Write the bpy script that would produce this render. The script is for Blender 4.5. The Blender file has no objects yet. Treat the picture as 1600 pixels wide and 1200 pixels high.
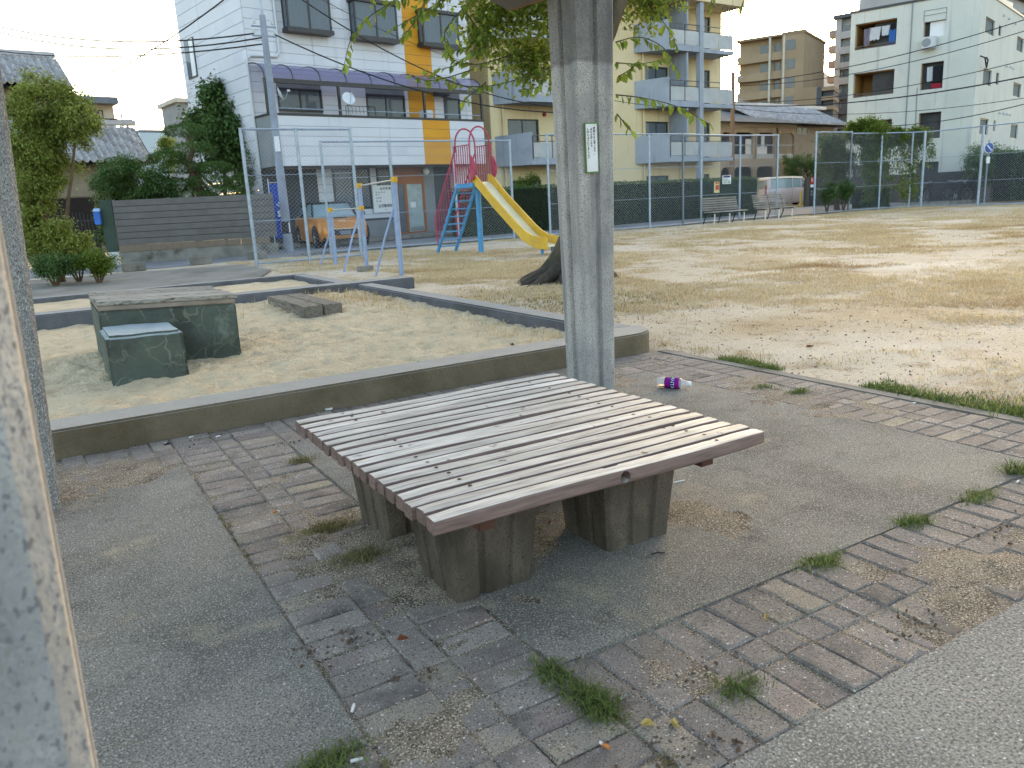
import bpy, bmesh, math, random
import numpy as np
from mathutils import Vector, Matrix, Euler, noise
R = math.radians
rng = random.Random(7)
nr = np.random.default_rng(11)
S = bpy.context.scene
COL = S.collection

# ------------------------------------------------------------------ camera
H = 1.15                                   # eye height, metres
FPX, PITCH, ROLL, YAW = 1226.8, R(13.094), R(2.999), R(30.589)
_f = Vector((math.sin(YAW)*math.cos(PITCH), math.cos(YAW)*math.cos(PITCH), -math.sin(PITCH)))
_r = Vector((math.cos(YAW), -math.sin(YAW), 0)); _d = _f.cross(_r)
CR = math.cos(ROLL)*_r + math.sin(ROLL)*_d
CD = -math.sin(ROLL)*_r + math.cos(ROLL)*_d
cam = bpy.data.cameras.new('camera'); camo = bpy.data.objects.new('camera', cam); COL.objects.link(camo)
cam.sensor_width = 36; cam.lens = FPX/1600*36; cam.clip_start = .05; cam.clip_end = 2500
mw = Matrix.Identity(4)
for i in range(3):
    mw[i][0] = CR[i]; mw[i][1] = -CD[i]; mw[i][2] = -_f[i]
mw[2][3] = H
camo.matrix_world = mw
cam.dof.use_dof = True; cam.dof.focus_distance = 4.5; cam.dof.aperture_fstop = 9
S.camera = camo

# ------------------------------------------------------------------ sky, sun, exposure
SUN_AZ, SUN_EL = R(44.6), R(7.9)           # azimuth from +y towards +x, behind the flats' corner
w = bpy.data.worlds.new('World'); S.world = w; w.use_nodes = True
nt = w.node_tree; bg = nt.nodes['Background']
sky = nt.nodes.new('ShaderNodeTexSky'); sky.sky_type = 'NISHITA'; sky.sun_disc = False
sky.sun_elevation = SUN_EL; sky.sun_rotation = SUN_AZ
sky.air_density = .8; sky.dust_density = 2.4; sky.ozone_density = 0; sky.altitude = 20
nt.links.new(sky.outputs[0], bg.inputs[0]); bg.inputs[1].default_value = .15
sl = bpy.data.lights.new('sun', 'SUN'); sl.energy = 1.2; sl.angle = R(3); sl.color = (1, .87, .70)
so = bpy.data.objects.new('sun', sl); COL.objects.link(so)
sd = Vector((math.sin(SUN_AZ)*math.cos(SUN_EL), math.cos(SUN_AZ)*math.cos(SUN_EL), math.sin(SUN_EL)))
so.rotation_euler = sd.to_track_quat('Z', 'Y').to_euler(); so.location = sd*60
vs = S.view_settings; vs.view_transform = 'Standard'; vs.look = 'None'; vs.gamma = 1; vs.use_curve_mapping = False
vs.exposure = 2.72
S.cycles.use_denoising = True; S.cycles.max_bounces = 8; S.cycles.transparent_max_bounces = 24
S.cycles.sample_clamp_indirect = 8

# ------------------------------------------------------------------ pixel -> direction helpers (photograph is 1600 x 1200)
def ray(x, y):
    return CR*((x-800)/FPX) + CD*((y-600)/FPX) + _f
def gp(x, y, z=0.0):
    d = ray(x, y); t = (z-H)/d.z
    return Vector((d.x*t, d.y*t, z))
def at(x, y, depth):
    d = ray(x, y); return d*depth + Vector((0, 0, H))
def on_y(x, y, Y):
    d = ray(x, y); t = Y/d.y; return Vector((d.x*t, Y, H+d.z*t))
def ground_at(x, depth):
    """ground point below/above pixel column x at a depth along the view axis"""
    lo, hi = 0, 1200
    d = ray(x, 330)*depth
    return Vector((d.x, d.y, 0))
class Facade:
    """vertical plane; local x along it, local y into the building, z up"""
    def __init__(s, p0, ang):
        s.p = Vector((p0[0], p0[1], 0)); s.a = R(ang)
        s.d = Vector((math.cos(s.a), math.sin(s.a), 0)); s.n = Vector((-s.d.y, s.d.x, 0))
    def __call__(s, x, y, dep=0):
        r = ray(x, y); t = (s.p.dot(s.n)+dep)/(r.x*s.n.x+r.y*s.n.y)
        q = r*t; return ((q-s.p).dot(s.d), q.z+H)
    def s(s_, x, y, dep=0): return s_(x, y, dep)[0]
    def z(s_, x, y, dep=0): return s_(x, y, dep)[1]

# ------------------------------------------------------------------ objects
def lin(h):
    if not isinstance(h, str): return tuple(h)
    c = [int(h[i:i+2], 16)/255 for i in (0, 2, 4)]
    return tuple(v/12.92 if v <= .04045 else ((v+.055)/1.055)**2.4 for v in c)
XF = {}
def tag(o, label=None, cat=None, group=None, kind=None):
    if label: o['label'] = label
    if cat: o['category'] = cat
    if group: o['group'] = group
    if kind: o['kind'] = kind
    return o
def thing(name, label, cat, loc=(0, 0, 0), rz=0, group=None):
    o = bpy.data.objects.new(name, None); COL.objects.link(o)
    o.empty_display_size = .1
    o.location = loc; o.rotation_euler = (0, 0, rz)
    XF[o.name] = Matrix.Translation(loc) @ Matrix.Rotation(rz, 4, 'Z')
    return tag(o, label, cat, group)
def link(o, parent=None, local=False):
    COL.objects.link(o)
    if parent is not None:
        o.parent = parent
        if parent.name in XF and not local:
            o.matrix_parent_inverse = XF[parent.name].inverted()
    return o
def copy_tree(root, loc, rz=0, label=None, group=None, scale=None):
    r = root.copy(); COL.objects.link(r); r.location = loc; r.rotation_euler = (0, 0, rz)
    if scale: r.scale = scale
    if label: r['label'] = label
    if group: r['group'] = group
    for ch in list(root.children):
        c = ch.copy(); COL.objects.link(c); c.parent = r
        for gch in ch.children:
            d = gch.copy(); COL.objects.link(d); d.parent = c
    return r

class MB:
    """collects faces, builds ONE mesh object"""
    def __init__(s): s.v = []; s.f = []; s.m = []; s.cur = 0
    def _a(s, pts, faces):
        b = len(s.v); s.v += [tuple(p) for p in pts]
        for f in faces: s.f.append([b+i for i in f]); s.m.append(s.cur)
        return s
    BF = [(0, 3, 2, 1), (4, 5, 6, 7), (0, 1, 5, 4), (1, 2, 6, 5), (2, 3, 7, 6), (3, 0, 4, 7)]
    def box(s, x0, y0, z0, x1, y1, z1, M=None):
        x0, x1 = min(x0, x1), max(x0, x1); y0, y1 = min(y0, y1), max(y0, y1); z0, z1 = min(z0, z1), max(z0, z1)
        p = [Vector(q) for q in ((x0, y0, z0), (x1, y0, z0), (x1, y1, z0), (x0, y1, z0), (x0, y0, z1), (x1, y0, z1), (x1, y1, z1), (x0, y1, z1))]
        if M is not None: p = [M @ q for q in p]
        return s._a(p, s.BF)
    def hexa(s, p): return s._a(p, s.BF)      # 4 bottom ccw, 4 top ccw
    def bar(s, a, b, w, h=None, up=(0, 0, 1)):
        """rectangular bar from a to b"""
        a, b = Vector(a), Vector(b); h = h or w; d = (b-a).normalized(); u = Vector(up)
        if abs(d.dot(u)) > .98: u = Vector((0, 1, 0))
        sx = d.cross(u).normalized(); u = sx.cross(d).normalized()
        sx *= w/2; u *= h/2
        return s._a([a-sx-u, a+sx-u, a+sx+u, a-sx+u, b-sx-u, b+sx-u, b+sx+u, b-sx+u], [(0, 1, 2, 3), (7, 6, 5, 4), (0, 4, 5, 1), (1, 5, 6, 2), (2, 6, 7, 3), (3, 7, 4, 0)])
    def cyl(s, a, b, r0, r1=None, n=8, caps=True):
        a, b = Vector(a), Vector(b); r1 = r0 if r1 is None else r1
        d = (b-a).normalized(); u = Vector((0, 0, 1)) if abs(d.z) < .95 else Vector((1, 0, 0))
        e1 = d.cross(u).normalized(); e2 = d.cross(e1)
        p = []
        for c, r in ((a, r0), (b, r1)):
            for i in range(n):
                t = 2*math.pi*i/n; p.append(c+e1*(r*math.cos(t))+e2*(r*math.sin(t)))
        f = [(i, (i+1) % n, n+(i+1) % n, n+i) for i in range(n)]
        if caps: f += [tuple(range(n))[::-1], tuple(range(n, 2*n))]
        return s._a(p, f)
    def tube(s, pts, r, n=6, closed=False):
        pts = [Vector(p) for p in pts]; k = len(pts); rs = r if isinstance(r, (list, tuple)) else [r]*k
        ring = []; up = None
        for i in range(k):
            d = (pts[min(i+1, k-1)]-pts[max(i-1, 0)])
            if closed: d = pts[(i+1) % k]-pts[i-1]
            d.normalize()
            if up is None: up = Vector((0, 0, 1)) if abs(d.z) < .9 else Vector((1, 0, 0))
            e1 = d.cross(up)
            if e1.length < 1e-4: e1 = d.orthogonal()
            e1.normalize(); up = e1.cross(d).normalized()
            ring += [pts[i]+e1*(rs[i]*math.cos(2*math.pi*j/n))+up*(rs[i]*math.sin(2*math.pi*j/n)) for j in range(n)]
        f = []
        for i in range(k if closed else k-1):
            for j in range(n):
                a = i*n+j; b = i*n+(j+1) % n; i2 = (i+1) % k
                f.append((a, b, i2*n+(j+1) % n, i2*n+j))
        if not closed: f += [tuple(range(n))[::-1], tuple(range((k-1)*n, k*n))]
        return s._a(ring, f)
    def prism(s, poly, z0, z1):
        n = len(poly)
        p = [(q[0], q[1], z0) for q in poly]+[(q[0], q[1], z1) for q in poly]
        f = [(i, (i+1) % n, n+(i+1) % n, n+i) for i in range(n)]+[tuple(range(n))[::-1], tuple(range(n, 2*n))]
        return s._a(p, f)
    def prism3(s, poly, off):
        """planar 3-D polygon extruded by vector off"""
        n = len(poly); off = Vector(off)
        p = [Vector(q) for q in poly]; p += [q+off for q in p]
        return s._a(p, [(i, (i+1) % n, n+(i+1) % n, n+i) for i in range(n)]+[tuple(range(n))[::-1], tuple(range(n, 2*n))])
    def quad(s, *p): return s._a(p, [tuple(range(len(p)))])
    def lathe(s, prof, c, axis=(0, 0, 1), n=16):
        ax = Vector(axis).normalized(); e1 = ax.orthogonal().normalized(); e2 = ax.cross(e1); c = Vector(c); p = []
        for r, h in prof:
            for i in range(n):
                t = 2*math.pi*i/n; p.append(c+ax*h+e1*(r*math.cos(t))+e2*(r*math.sin(t)))
        f = [(k*n+i, k*n+(i+1) % n, (k+1)*n+(i+1) % n, (k+1)*n+i) for k in range(len(prof)-1) for i in range(n)]
        if prof[0][0] > 1e-4: f.append(tuple(range(n))[::-1])
        if prof[-1][0] > 1e-4: f.append(tuple(range((len(prof)-1)*n, len(prof)*n)))
        return s._a(p, f)
    def mesh(s, name, mats, smooth=False, bevel=0, segs=2, fix=True):
        me = bpy.data.meshes.new(name); me.from_pydata(s.v, [], s.f)
        for m in (mats if isinstance(mats, (list, tuple)) else [mats]): me.materials.append(m)
        if any(s.m): me.polygons.foreach_set('material_index', s.m)
        bm = bmesh.new(); bm.from_mesh(me)
        if fix: bmesh.ops.recalc_face_normals(bm, faces=bm.faces)
        if bevel:
            ed = [e for e in bm.edges if len(e.link_faces) == 2 and e.calc_face_angle(0) > .5]
            bmesh.ops.bevel(bm, geom=ed, offset=bevel, segments=segs, affect='EDGES', clamp_overlap=True)
        bm.to_mesh(me); bm.free()
        if smooth:
            me.polygons.foreach_set('use_smooth', [True]*len(me.polygons))
            if smooth != 'all':
                me.set_sharp_from_angle(angle=R(40))
        me.update(); return me
    def obj(s, name, mats, parent=None, local=False, smooth=False, bevel=0, segs=2, fix=True):
        return link(bpy.data.objects.new(name, s.mesh(name, mats, smooth, bevel, segs, fix)), parent, local)

def np_obj(name, V, F, mats, parent=None, smooth=False, local=False):
    """V (n,3), F (m,k) constant k"""
    me = bpy.data.meshes.new(name); k = F.shape[1]
    me.vertices.add(len(V)); me.vertices.foreach_set('co', np.ascontiguousarray(V, dtype=np.float32).ravel())
    me.loops.add(F.size); me.loops.foreach_set('vertex_index', np.ascontiguousarray(F, dtype=np.int32).ravel())
    me.polygons.add(len(F)); me.polygons.foreach_set('loop_start', np.arange(0, F.size, k, dtype=np.int32))
    me.polygons.foreach_set('loop_total', np.full(len(F), k, dtype=np.int32))
    if smooth: me.polygons.foreach_set('use_smooth', np.ones(len(F), dtype=bool))
    for m in (mats if isinstance(mats, (list, tuple)) else [mats]): me.materials.append(m)
    me.update(calc_edges=True); me.validate()
    return link(bpy.data.objects.new(name, me), parent, local)

# ------------------------------------------------------------------ materials
def mat(name, c, c2=None, scale=4, rough=.8, bump=0, bscale=40, spec=.3, metal=0, detail=5, rand=0, isl=0, speck=None,
        stain=None, trans=0, lo=.35, hi=.65, stretch=None, alpha=1, emit=0, sub=0, streak=None):
    m = bpy.data.materials.new(name); m.use_nodes = True; t = m.node_tree; L = t.links.new; N = t.nodes.new
    b = t.nodes['Principled BSDF']; b.inputs['Roughness'].default_value = rough
    b.inputs['Specular IOR Level'].default_value = spec; b.inputs['Metallic'].default_value = metal
    c = lin(c); tc = N('ShaderNodeTexCoord'); co = tc.outputs['Object']
    if stretch:
        mp = N('ShaderNodeMapping'); mp.inputs['Scale'].default_value = stretch; L(co, mp.inputs[0]); co = mp.outputs[0]
    if rand or isl:
        oi = N('ShaderNodeObjectInfo')
        ad = N('ShaderNodeVectorMath'); ad.operation = 'MULTIPLY_ADD'
        L(oi.outputs['Random'], ad.inputs[0]); ad.inputs[1].default_value = (13, 17, 19); L(co, ad.inputs[2]); co = ad.outputs[0]
    def nz(sc, det=detail, ro=.55):
        n = N('ShaderNodeTexNoise'); n.inputs['Scale'].default_value = sc; n.inputs['Detail'].default_value = det
        n.inputs['Roughness'].default_value = ro; L(co, n.inputs['Vector']); return n.outputs['Fac']
    def ramp(fac, a, bb):
        r = N('ShaderNodeMapRange'); r.inputs['From Min'].default_value = a; r.inputs['From Max'].default_value = bb; r.clamp = True
        L(fac, r.inputs['Value']); return r.outputs[0]
    def mix(fac, a, bcol, mode='MIX'):
        x = N('ShaderNodeMix'); x.data_type = 'RGBA'; x.blend_type = mode
        if isinstance(fac, float): x.inputs[0].default_value = fac
        else: L(fac, x.inputs[0])
        for i, q in ((6, a), (7, bcol)):
            if isinstance(q, tuple): x.inputs[i].default_value = (*q[:3], 1)
            else: L(q, x.inputs[i])
        return x.outputs[2]
    col = c
    if c2 is not None: col = mix(ramp(nz(scale), lo, hi), c, lin(c2))
    for st in ([stain] if isinstance(stain, tuple) else (stain or [])):      # (colour, scale, lo, hi)
        col = mix(ramp(nz(st[1], 6, .62), st[2], st[3]), col, lin(st[0]))
    for sk in ([streak] if isinstance(streak, tuple) else (streak or [])):   # rain streaks (colour, scale, lo, hi)
        ms_ = N('ShaderNodeMapping'); ms_.inputs['Scale'].default_value = (1, 1, .05); L(tc.outputs['Object'], ms_.inputs[0])
        n_ = N('ShaderNodeTexNoise'); n_.inputs['Scale'].default_value = sk[1]; n_.inputs['Detail'].default_value = 5; L(ms_.outputs[0], n_.inputs['Vector'])
        col = mix(ramp(n_.outputs['Fac'], sk[2], sk[3]), col, lin(sk[0]))
    for sp in ([speck] if isinstance(speck, tuple) else (speck or [])):      # (colour, scale, radius)
        th = .74-sp[2]*.55
        col = mix(ramp(nz(sp[1]*2.2, 2, .5), th-.03, th+.03), col, lin(sp[0]))
    if rand:
        hs = N('ShaderNodeHueSaturation'); hs.inputs['Saturation'].default_value = 1
        rr = N('ShaderNodeMapRange'); rr.inputs['To Min'].default_value = 1-rand; rr.inputs['To Max'].default_value = 1+rand
        L(oi.outputs['Random'], rr.inputs['Value']); L(rr.outputs[0], hs.inputs['Value'])
        if isinstance(col, tuple): hs.inputs['Color'].default_value = (*col, 1)
        else: L(col, hs.inputs['Color'])
        col = hs.outputs[0]
    if isl:
        ge = N('ShaderNodeNewGeometry'); hs = N('ShaderNodeHueSaturation')
        rr = N('ShaderNodeMapRange'); rr.inputs['To Min'].default_value = 1-isl; rr.inputs['To Max'].default_value = 1+isl
        L(ge.outputs['Random Per Island'], rr.inputs['Value']); L(rr.outputs[0], hs.inputs['Value'])
        rh = N('ShaderNodeMapRange'); rh.inputs['To Min'].default_value = .5-.03*isl; rh.inputs['To Max'].default_value = .5+.03*isl
        L(ge.outputs['Random Per Island'], rh.inputs['Value']); L(rh.outputs[0], hs.inputs['Hue'])
        if isinstance(col, tuple): hs.inputs['Color'].default_value = (*col, 1)
        else: L(col, hs.inputs['Color'])
        col = hs.outputs[0]
    if isinstance(col, tuple): b.inputs['Base Color'].default_value = (*col[:3], 1)
    else: L(col, b.inputs['Base Color'])
    if bump:
        bp = N('ShaderNodeBump'); bp.inputs['Strength'].default_value = min(1, bump); bp.inputs['Distance'].default_value = .02*max(1, bump)/max(1, bscale/40)
        L(nz(bscale, 6, .6), bp.inputs['Height']); L(bp.outputs[0], b.inputs['Normal'])
    if trans:
        tr = N('ShaderNodeBsdfTranslucent'); ms = N('ShaderNodeMixShader'); ms.inputs[0].default_value = trans
        if isinstance(col, tuple): tr.inputs[0].default_value = (*col[:3], 1)
        else: L(col, tr.inputs[0])
        L(b.outputs[0], ms.inputs[1]); L(tr.outputs[0], ms.inputs[2]); L(ms.outputs[0], t.nodes['Material Output'].inputs[0])
    if alpha < 1: b.inputs['Alpha'].default_value = alpha
    if emit:
        b.inputs['Emission Strength'].default_value = emit
        b.inputs["Emission Color"].default_value = (*c, 1)
    return m
def glass_mat(name, tint, rough=.05, trans=.75):
    """window glass: a tinted see-through sheet with a mirror-like coat"""
    m = bpy.data.materials.new(name); m.use_nodes = True; t = m.node_tree; b = t.nodes['Principled BSDF']
    b.inputs['Base Color'].default_value = (*lin(tint), 1); b.inputs['Roughness'].default_value = rough
    b.inputs['Specular IOR Level'].default_value = .6
    tr = t.nodes.new('ShaderNodeBsdfTransparent'); tr.inputs[0].default_value = (*[min(1, v*1.2+.3) for v in lin(tint)], 1)
    ms = t.nodes.new('ShaderNodeMixShader'); ms.inputs[0].default_value = trans
    t.links.new(b.outputs[0], ms.inputs[1]); t.links.new(tr.outputs[0], ms.inputs[2])
    t.links.new(ms.outputs[0], t.nodes['Material Output'].inputs[0]); return m
# ================================================================== materials used by several things
M_agg = mat('exposed aggregate concrete', '76746e', '8e8a7f', 1.6, .92, 1.4, 130, .25, lo=.3, hi=.7,
            stain=[('4d4a46', 1.3, .47, .64), ('a79c86', 2.6, .57, .70), ('5b5751', 6, .56, .7)], speck=[('a09b92', 80, .3), ('55524d', 95, .3), ('d0cdc6', 60, .09)])
M_asph = mat('worn grey path surface', '7d7b75', '96938b', 2.2, .93, 1.0, 75, .25, stain=('5f5d58', .9, .5, .7),
             speck=[('a5a199', 70, .32), ('65625d', 60, .32), ('dddad3', 45, .1)])
M_paver = mat('grey red concrete paver', '7d756f', '8f867d', 7, .9, .8, 90, .25, rand=.13,
              stain=[('85706b', 3.1, .58, .74), ('55514d', 5, .54, .7), ('a1967f', 2.1, .56, .74)], speck=[('938b82', 110, .28), ('4f4945', 110, .28), ('d6d2ca', 60, .09)])
M_bed = mat('dark joint soil', '4a4238', '6a5f50', 14, .98, 1, 70, .1)
M_dust = mat('sandy dust', '7a6f60', '8c8070', 6, .97, 1, 120, .1, stain=('554b40', 7, .5, .66), speck=[('bdb3a2', 90, .28), ('4a4138', 80, .28)])
M_conc = mat('weathered concrete', '86837c', '6b6963', 3, .9, .6, 60, .25, stain=[('4d4a43', 2.2, .55, .72)], speck=('3f3e3b', 110, .17))
M_pillar = mat('speckled cast concrete pillar', 'bcb8b3', 'a29e99', 3, .85, 1, 150, .3, stretch=(1, 1, .6), streak=[('7d7c7c', 13, .54, .68), ('cbc5bb', 9, .58, .72)],
               stain=[('bcb8b2', 1.7, .52, .66), ('7b7b7d', 2.6, .52, .70), ('8f8b84', 9, .56, .7)], speck=[('89898b', 130, .33), ('6d6d70', 80, .22)])
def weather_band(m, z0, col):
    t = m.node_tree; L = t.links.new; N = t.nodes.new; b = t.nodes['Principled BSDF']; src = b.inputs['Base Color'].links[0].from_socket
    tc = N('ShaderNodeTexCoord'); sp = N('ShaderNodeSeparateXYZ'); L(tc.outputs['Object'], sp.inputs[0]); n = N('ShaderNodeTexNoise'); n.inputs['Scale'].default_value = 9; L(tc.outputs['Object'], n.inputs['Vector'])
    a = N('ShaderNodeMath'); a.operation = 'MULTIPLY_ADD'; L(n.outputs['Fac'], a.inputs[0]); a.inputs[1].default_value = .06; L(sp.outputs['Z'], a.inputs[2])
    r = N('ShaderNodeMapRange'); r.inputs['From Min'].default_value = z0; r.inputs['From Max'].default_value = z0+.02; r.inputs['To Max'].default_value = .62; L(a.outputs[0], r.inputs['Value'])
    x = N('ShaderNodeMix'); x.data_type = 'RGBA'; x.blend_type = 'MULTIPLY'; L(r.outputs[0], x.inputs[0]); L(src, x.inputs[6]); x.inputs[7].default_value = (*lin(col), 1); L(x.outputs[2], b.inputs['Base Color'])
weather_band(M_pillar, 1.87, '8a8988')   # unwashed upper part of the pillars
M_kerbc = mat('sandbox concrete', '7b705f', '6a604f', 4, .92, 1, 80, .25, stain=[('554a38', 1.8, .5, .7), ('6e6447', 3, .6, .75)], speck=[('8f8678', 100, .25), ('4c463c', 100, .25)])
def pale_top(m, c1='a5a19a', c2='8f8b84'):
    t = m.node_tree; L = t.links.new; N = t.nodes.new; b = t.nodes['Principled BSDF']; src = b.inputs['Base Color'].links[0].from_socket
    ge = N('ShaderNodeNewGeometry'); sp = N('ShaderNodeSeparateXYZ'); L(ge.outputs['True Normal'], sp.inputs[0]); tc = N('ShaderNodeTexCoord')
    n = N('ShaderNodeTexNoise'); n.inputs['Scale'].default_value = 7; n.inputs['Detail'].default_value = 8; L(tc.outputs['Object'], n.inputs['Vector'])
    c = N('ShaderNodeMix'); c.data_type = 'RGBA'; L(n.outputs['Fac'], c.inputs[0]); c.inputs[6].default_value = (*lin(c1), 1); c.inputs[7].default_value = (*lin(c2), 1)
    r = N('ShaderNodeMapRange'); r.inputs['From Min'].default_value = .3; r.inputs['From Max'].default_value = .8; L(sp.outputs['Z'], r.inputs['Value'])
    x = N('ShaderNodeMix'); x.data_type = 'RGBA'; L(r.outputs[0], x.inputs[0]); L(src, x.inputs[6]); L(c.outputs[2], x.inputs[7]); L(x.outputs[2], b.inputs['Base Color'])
pale_top(M_kerbc)  # skylight on the tops painted in as paler colour; brown sides are soil
M_sand = mat('play sand', 'c2ae8e', 'd1bf9f', 3, .97, 2, 35, .15, stain=('a8977b', 5, .54, .72), speck=[('93836b', 60, .28), ('d2c4ab', 60, .25)])
M_brownpaint = mat('brown painted timber', '4d322a', '5d3f34', 6, .7, .3, 60)

def wood_top():
    m = bpy.data.materials.new('weathered grey timber'); m.use_nodes = True; t = m.node_tree; L = t.links.new; N = t.nodes.new
    b = t.nodes['Principled BSDF']; b.inputs['Roughness'].default_value = .6; b.inputs['Specular IOR Level'].default_value = .45
    tc = N('ShaderNodeTexCoord'); oi = N('ShaderNodeObjectInfo')
    ad = N('ShaderNodeVectorMath'); ad.operation = 'MULTIPLY_ADD'; L(oi.outputs['Random'], ad.inputs[0]); ad.inputs[1].default_value = (31, 17, 23); L(tc.outputs['Object'], ad.inputs[2])
    mp = N('ShaderNodeMapping'); mp.inputs['Scale'].default_value = (.07, 1, 1); L(ad.outputs[0], mp.inputs[0])
    def nz(sc, vec, d=6, r=.6):
        n = N('ShaderNodeTexNoise'); n.inputs['Scale'].default_value = sc; n.inputs['Detail'].default_value = d; n.inputs['Roughness'].default_value = r; L(vec, n.inputs['Vector']); return n.outputs['Fac']
    def rm(f, a, c):
        r = N('ShaderNodeMapRange'); r.inputs['From Min'].default_value = a; r.inputs['From Max'].default_value = c; L(f, r.inputs['Value']); return r.outputs[0]
    def mx(f, a, c):
        x = N('ShaderNodeMix'); x.data_type = 'RGBA'; L(f, x.inputs[0])
        for i, q in ((6, a), (7, c)):
            if isinstance(q, str): x.inputs[i].default_value = (*lin(q), 1)
            else: L(q, x.inputs[i])
        return x.outputs[2]
    grain = nz(90, mp.outputs[0], 4); big = nz(7, mp.outputs[0]); knots = nz(16, ad.outputs[0], 3, .5)
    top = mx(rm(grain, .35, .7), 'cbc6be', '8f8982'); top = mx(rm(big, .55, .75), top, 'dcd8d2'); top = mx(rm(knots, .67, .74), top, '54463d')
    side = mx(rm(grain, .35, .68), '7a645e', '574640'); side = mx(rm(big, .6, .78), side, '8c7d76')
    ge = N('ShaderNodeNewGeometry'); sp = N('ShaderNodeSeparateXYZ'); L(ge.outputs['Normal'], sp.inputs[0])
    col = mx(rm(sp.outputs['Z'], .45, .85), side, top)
    hs = N('ShaderNodeHueSaturation'); rr = N('ShaderNodeMapRange'); rr.inputs['To Min'].default_value = .76; rr.inputs['To Max'].default_value = 1.1
    L(oi.outputs['Random'], rr.inputs['Value']); L(rr.outputs[0], hs.inputs['Value']); L(col, hs.inputs['Color']); L(hs.outputs[0], b.inputs['Base Color'])
    bp = N('ShaderNodeBump'); bp.inputs['Strength'].default_value = .5; bp.inputs['Distance'].default_value = .004; L(grain, bp.inputs['Height']); L(bp.outputs[0], b.inputs['Normal'])
    return m
M_wood = wood_top()
M_pillar2 = mat('darker grey cast concrete pillar', '8b8988', '737271', 3, .88, 1, 150, .3, stretch=(1, 1, .45), stain=[('5d5d60', 2.0, .52, .68), ('9b9996', 2.6, .6, .75)], speck=[('58585b', 120, .32), ('a5a3a0', 110, .28)])  # darker grey variant for the pillar by the sandbox

# ================================================================== ground sheets
def fbm(x, y, s, seed=0, o=4):
    return noise.fractal(Vector((x*s+seed*7.3, y*s-seed*3.1, seed*1.7)), 1.0, 2.0, o)
MS_ground = mat('bare ground', '8d8069', '776b57', .3, .97)
g_ = MB().quad((-600, -600, -.06), (600, -600, -.06), (600, 600, -.06), (-600, 600, -.06)).obj('ground', MS_ground); tag(g_, kind='structure')

def field_mat():
    m = mat('dry park field', 'b7a994', 'c8bca8', .5, .97, 1.6, 45, .12, lo=.3, hi=.7,
            stain=[('ab9878', .35, .5, .62), ('9a8264', 2.2, .56, .68), ('8b785e', 7, .57, .68), ('d3c9b9', .22, .55, .7)], speck=[('75634d', 20, .15), ('6a5845', 45, .27), ('d8cdbb', 45, .25)])
    return m
M_field = field_mat()
FX0, FX1, FY0, FY1 = -14., 33.2, -8., 21.2
def field_z(x, y):
    z = .016*fbm(x, y, .45, 3)+.008*fbm(x, y, 2.3, 5, 3)
    if y < 4.7 and x < 4.6 and x > 3.9: z = min(z, .0)-.012*max(0, 1-(x-3.97)/.4)
    if (x < 3.9 and y < 13.7) : z = -.05
    return z
def grid(name, xs, ys, zf, m, **k):
    V = np.array([(x, y, zf(x, y)) for y in ys for x in xs]); nx = len(xs)
    i = np.arange(len(ys)-1)[:, None]*nx+np.arange(nx-1)[None, :]; i = i.ravel()
    F = np.stack([i, i+1, i+1+nx, i+nx], 1)
    return np_obj(name, V, F, m, smooth=True, **k)
xs = list(np.arange(FX0, 3.5, .5))+list(np.arange(3.5, 9, .09))+list(np.arange(9, 20, .2))+list(np.arange(20, FX1+.3, .4))
ys = list(np.arange(FY0, 0, .5))+list(np.arange(0, 10, .12))+list(np.arange(10, FY1+.1, .22))
tag(grid('field', xs, ys, field_z, M_field), kind='structure')

tag(MB().box(-5, -4, -.05, 9, .992, 0).obj('path', M_asph), kind='structure')
tag(MB().box(-3.5, 1.482, -.05, .466, 3.936, .001).obj('concrete_floor', M_agg, bevel=.006), kind='structure')
tag(MB().box(.962, 1.482, -.05, 3.388, 3.936, .001).obj('concrete_floor', M_agg, bevel=.006), kind='structure')
edg = tag(MB().box(3.884, -4, -.06, 3.975, 4.42, .004).obj('edging_kerb', M_conc, bevel=.008), kind='structure')

# ---- pavers: every one its own piece
def paver_mesh(name, lx, ly, chip=0):
    b = MB(); c = .006; h = .03
    x, y = lx/2, ly/2
    P = [(-x, -y, -h), (x, -y, -h), (x, y, -h), (-x, y, -h), (-x, -y, -c), (x, -y, -c), (x, y, -c), (-x, y, -c)]
    k = [c, c, c, c]
    if chip: k[chip % 4] = .016
    P += [(-x+k[0], -y+k[0], 0), (x-k[1], -y+k[1], 0), (x-k[2], y-k[2], 0), (-x+k[3], y-k[3], 0)]
    b._a(P, [(0, 1, 5, 4), (1, 2, 6, 5), (2, 3, 7, 6), (3, 0, 4, 7), (4, 5, 9, 8), (5, 6, 10, 9), (6, 7, 11, 10), (7, 4, 8, 11), (8, 9, 10, 11)])
    return b.mesh(name, M_paver)
PV = {(o, c): paver_mesh('paver', *d, chip=c) for o, d in {'lx': (.1925, .0943), 'ly': (.0943, .1925), 'q': (.0943, .0985)}.items() for c in (0, 1, 2, 3)}
pav1 = tag(MB().box(-.7, .994, -.055, 1.9, 4.44, -.012).obj('pavement', M_bed), kind='structure')
pav1.data.transform(Matrix.Identity(4))
pav2 = tag(MB().box(1.902, .994, -.055, 3.882, 4.44, -.012).obj('pavement', M_bed), kind='structure')
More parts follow.
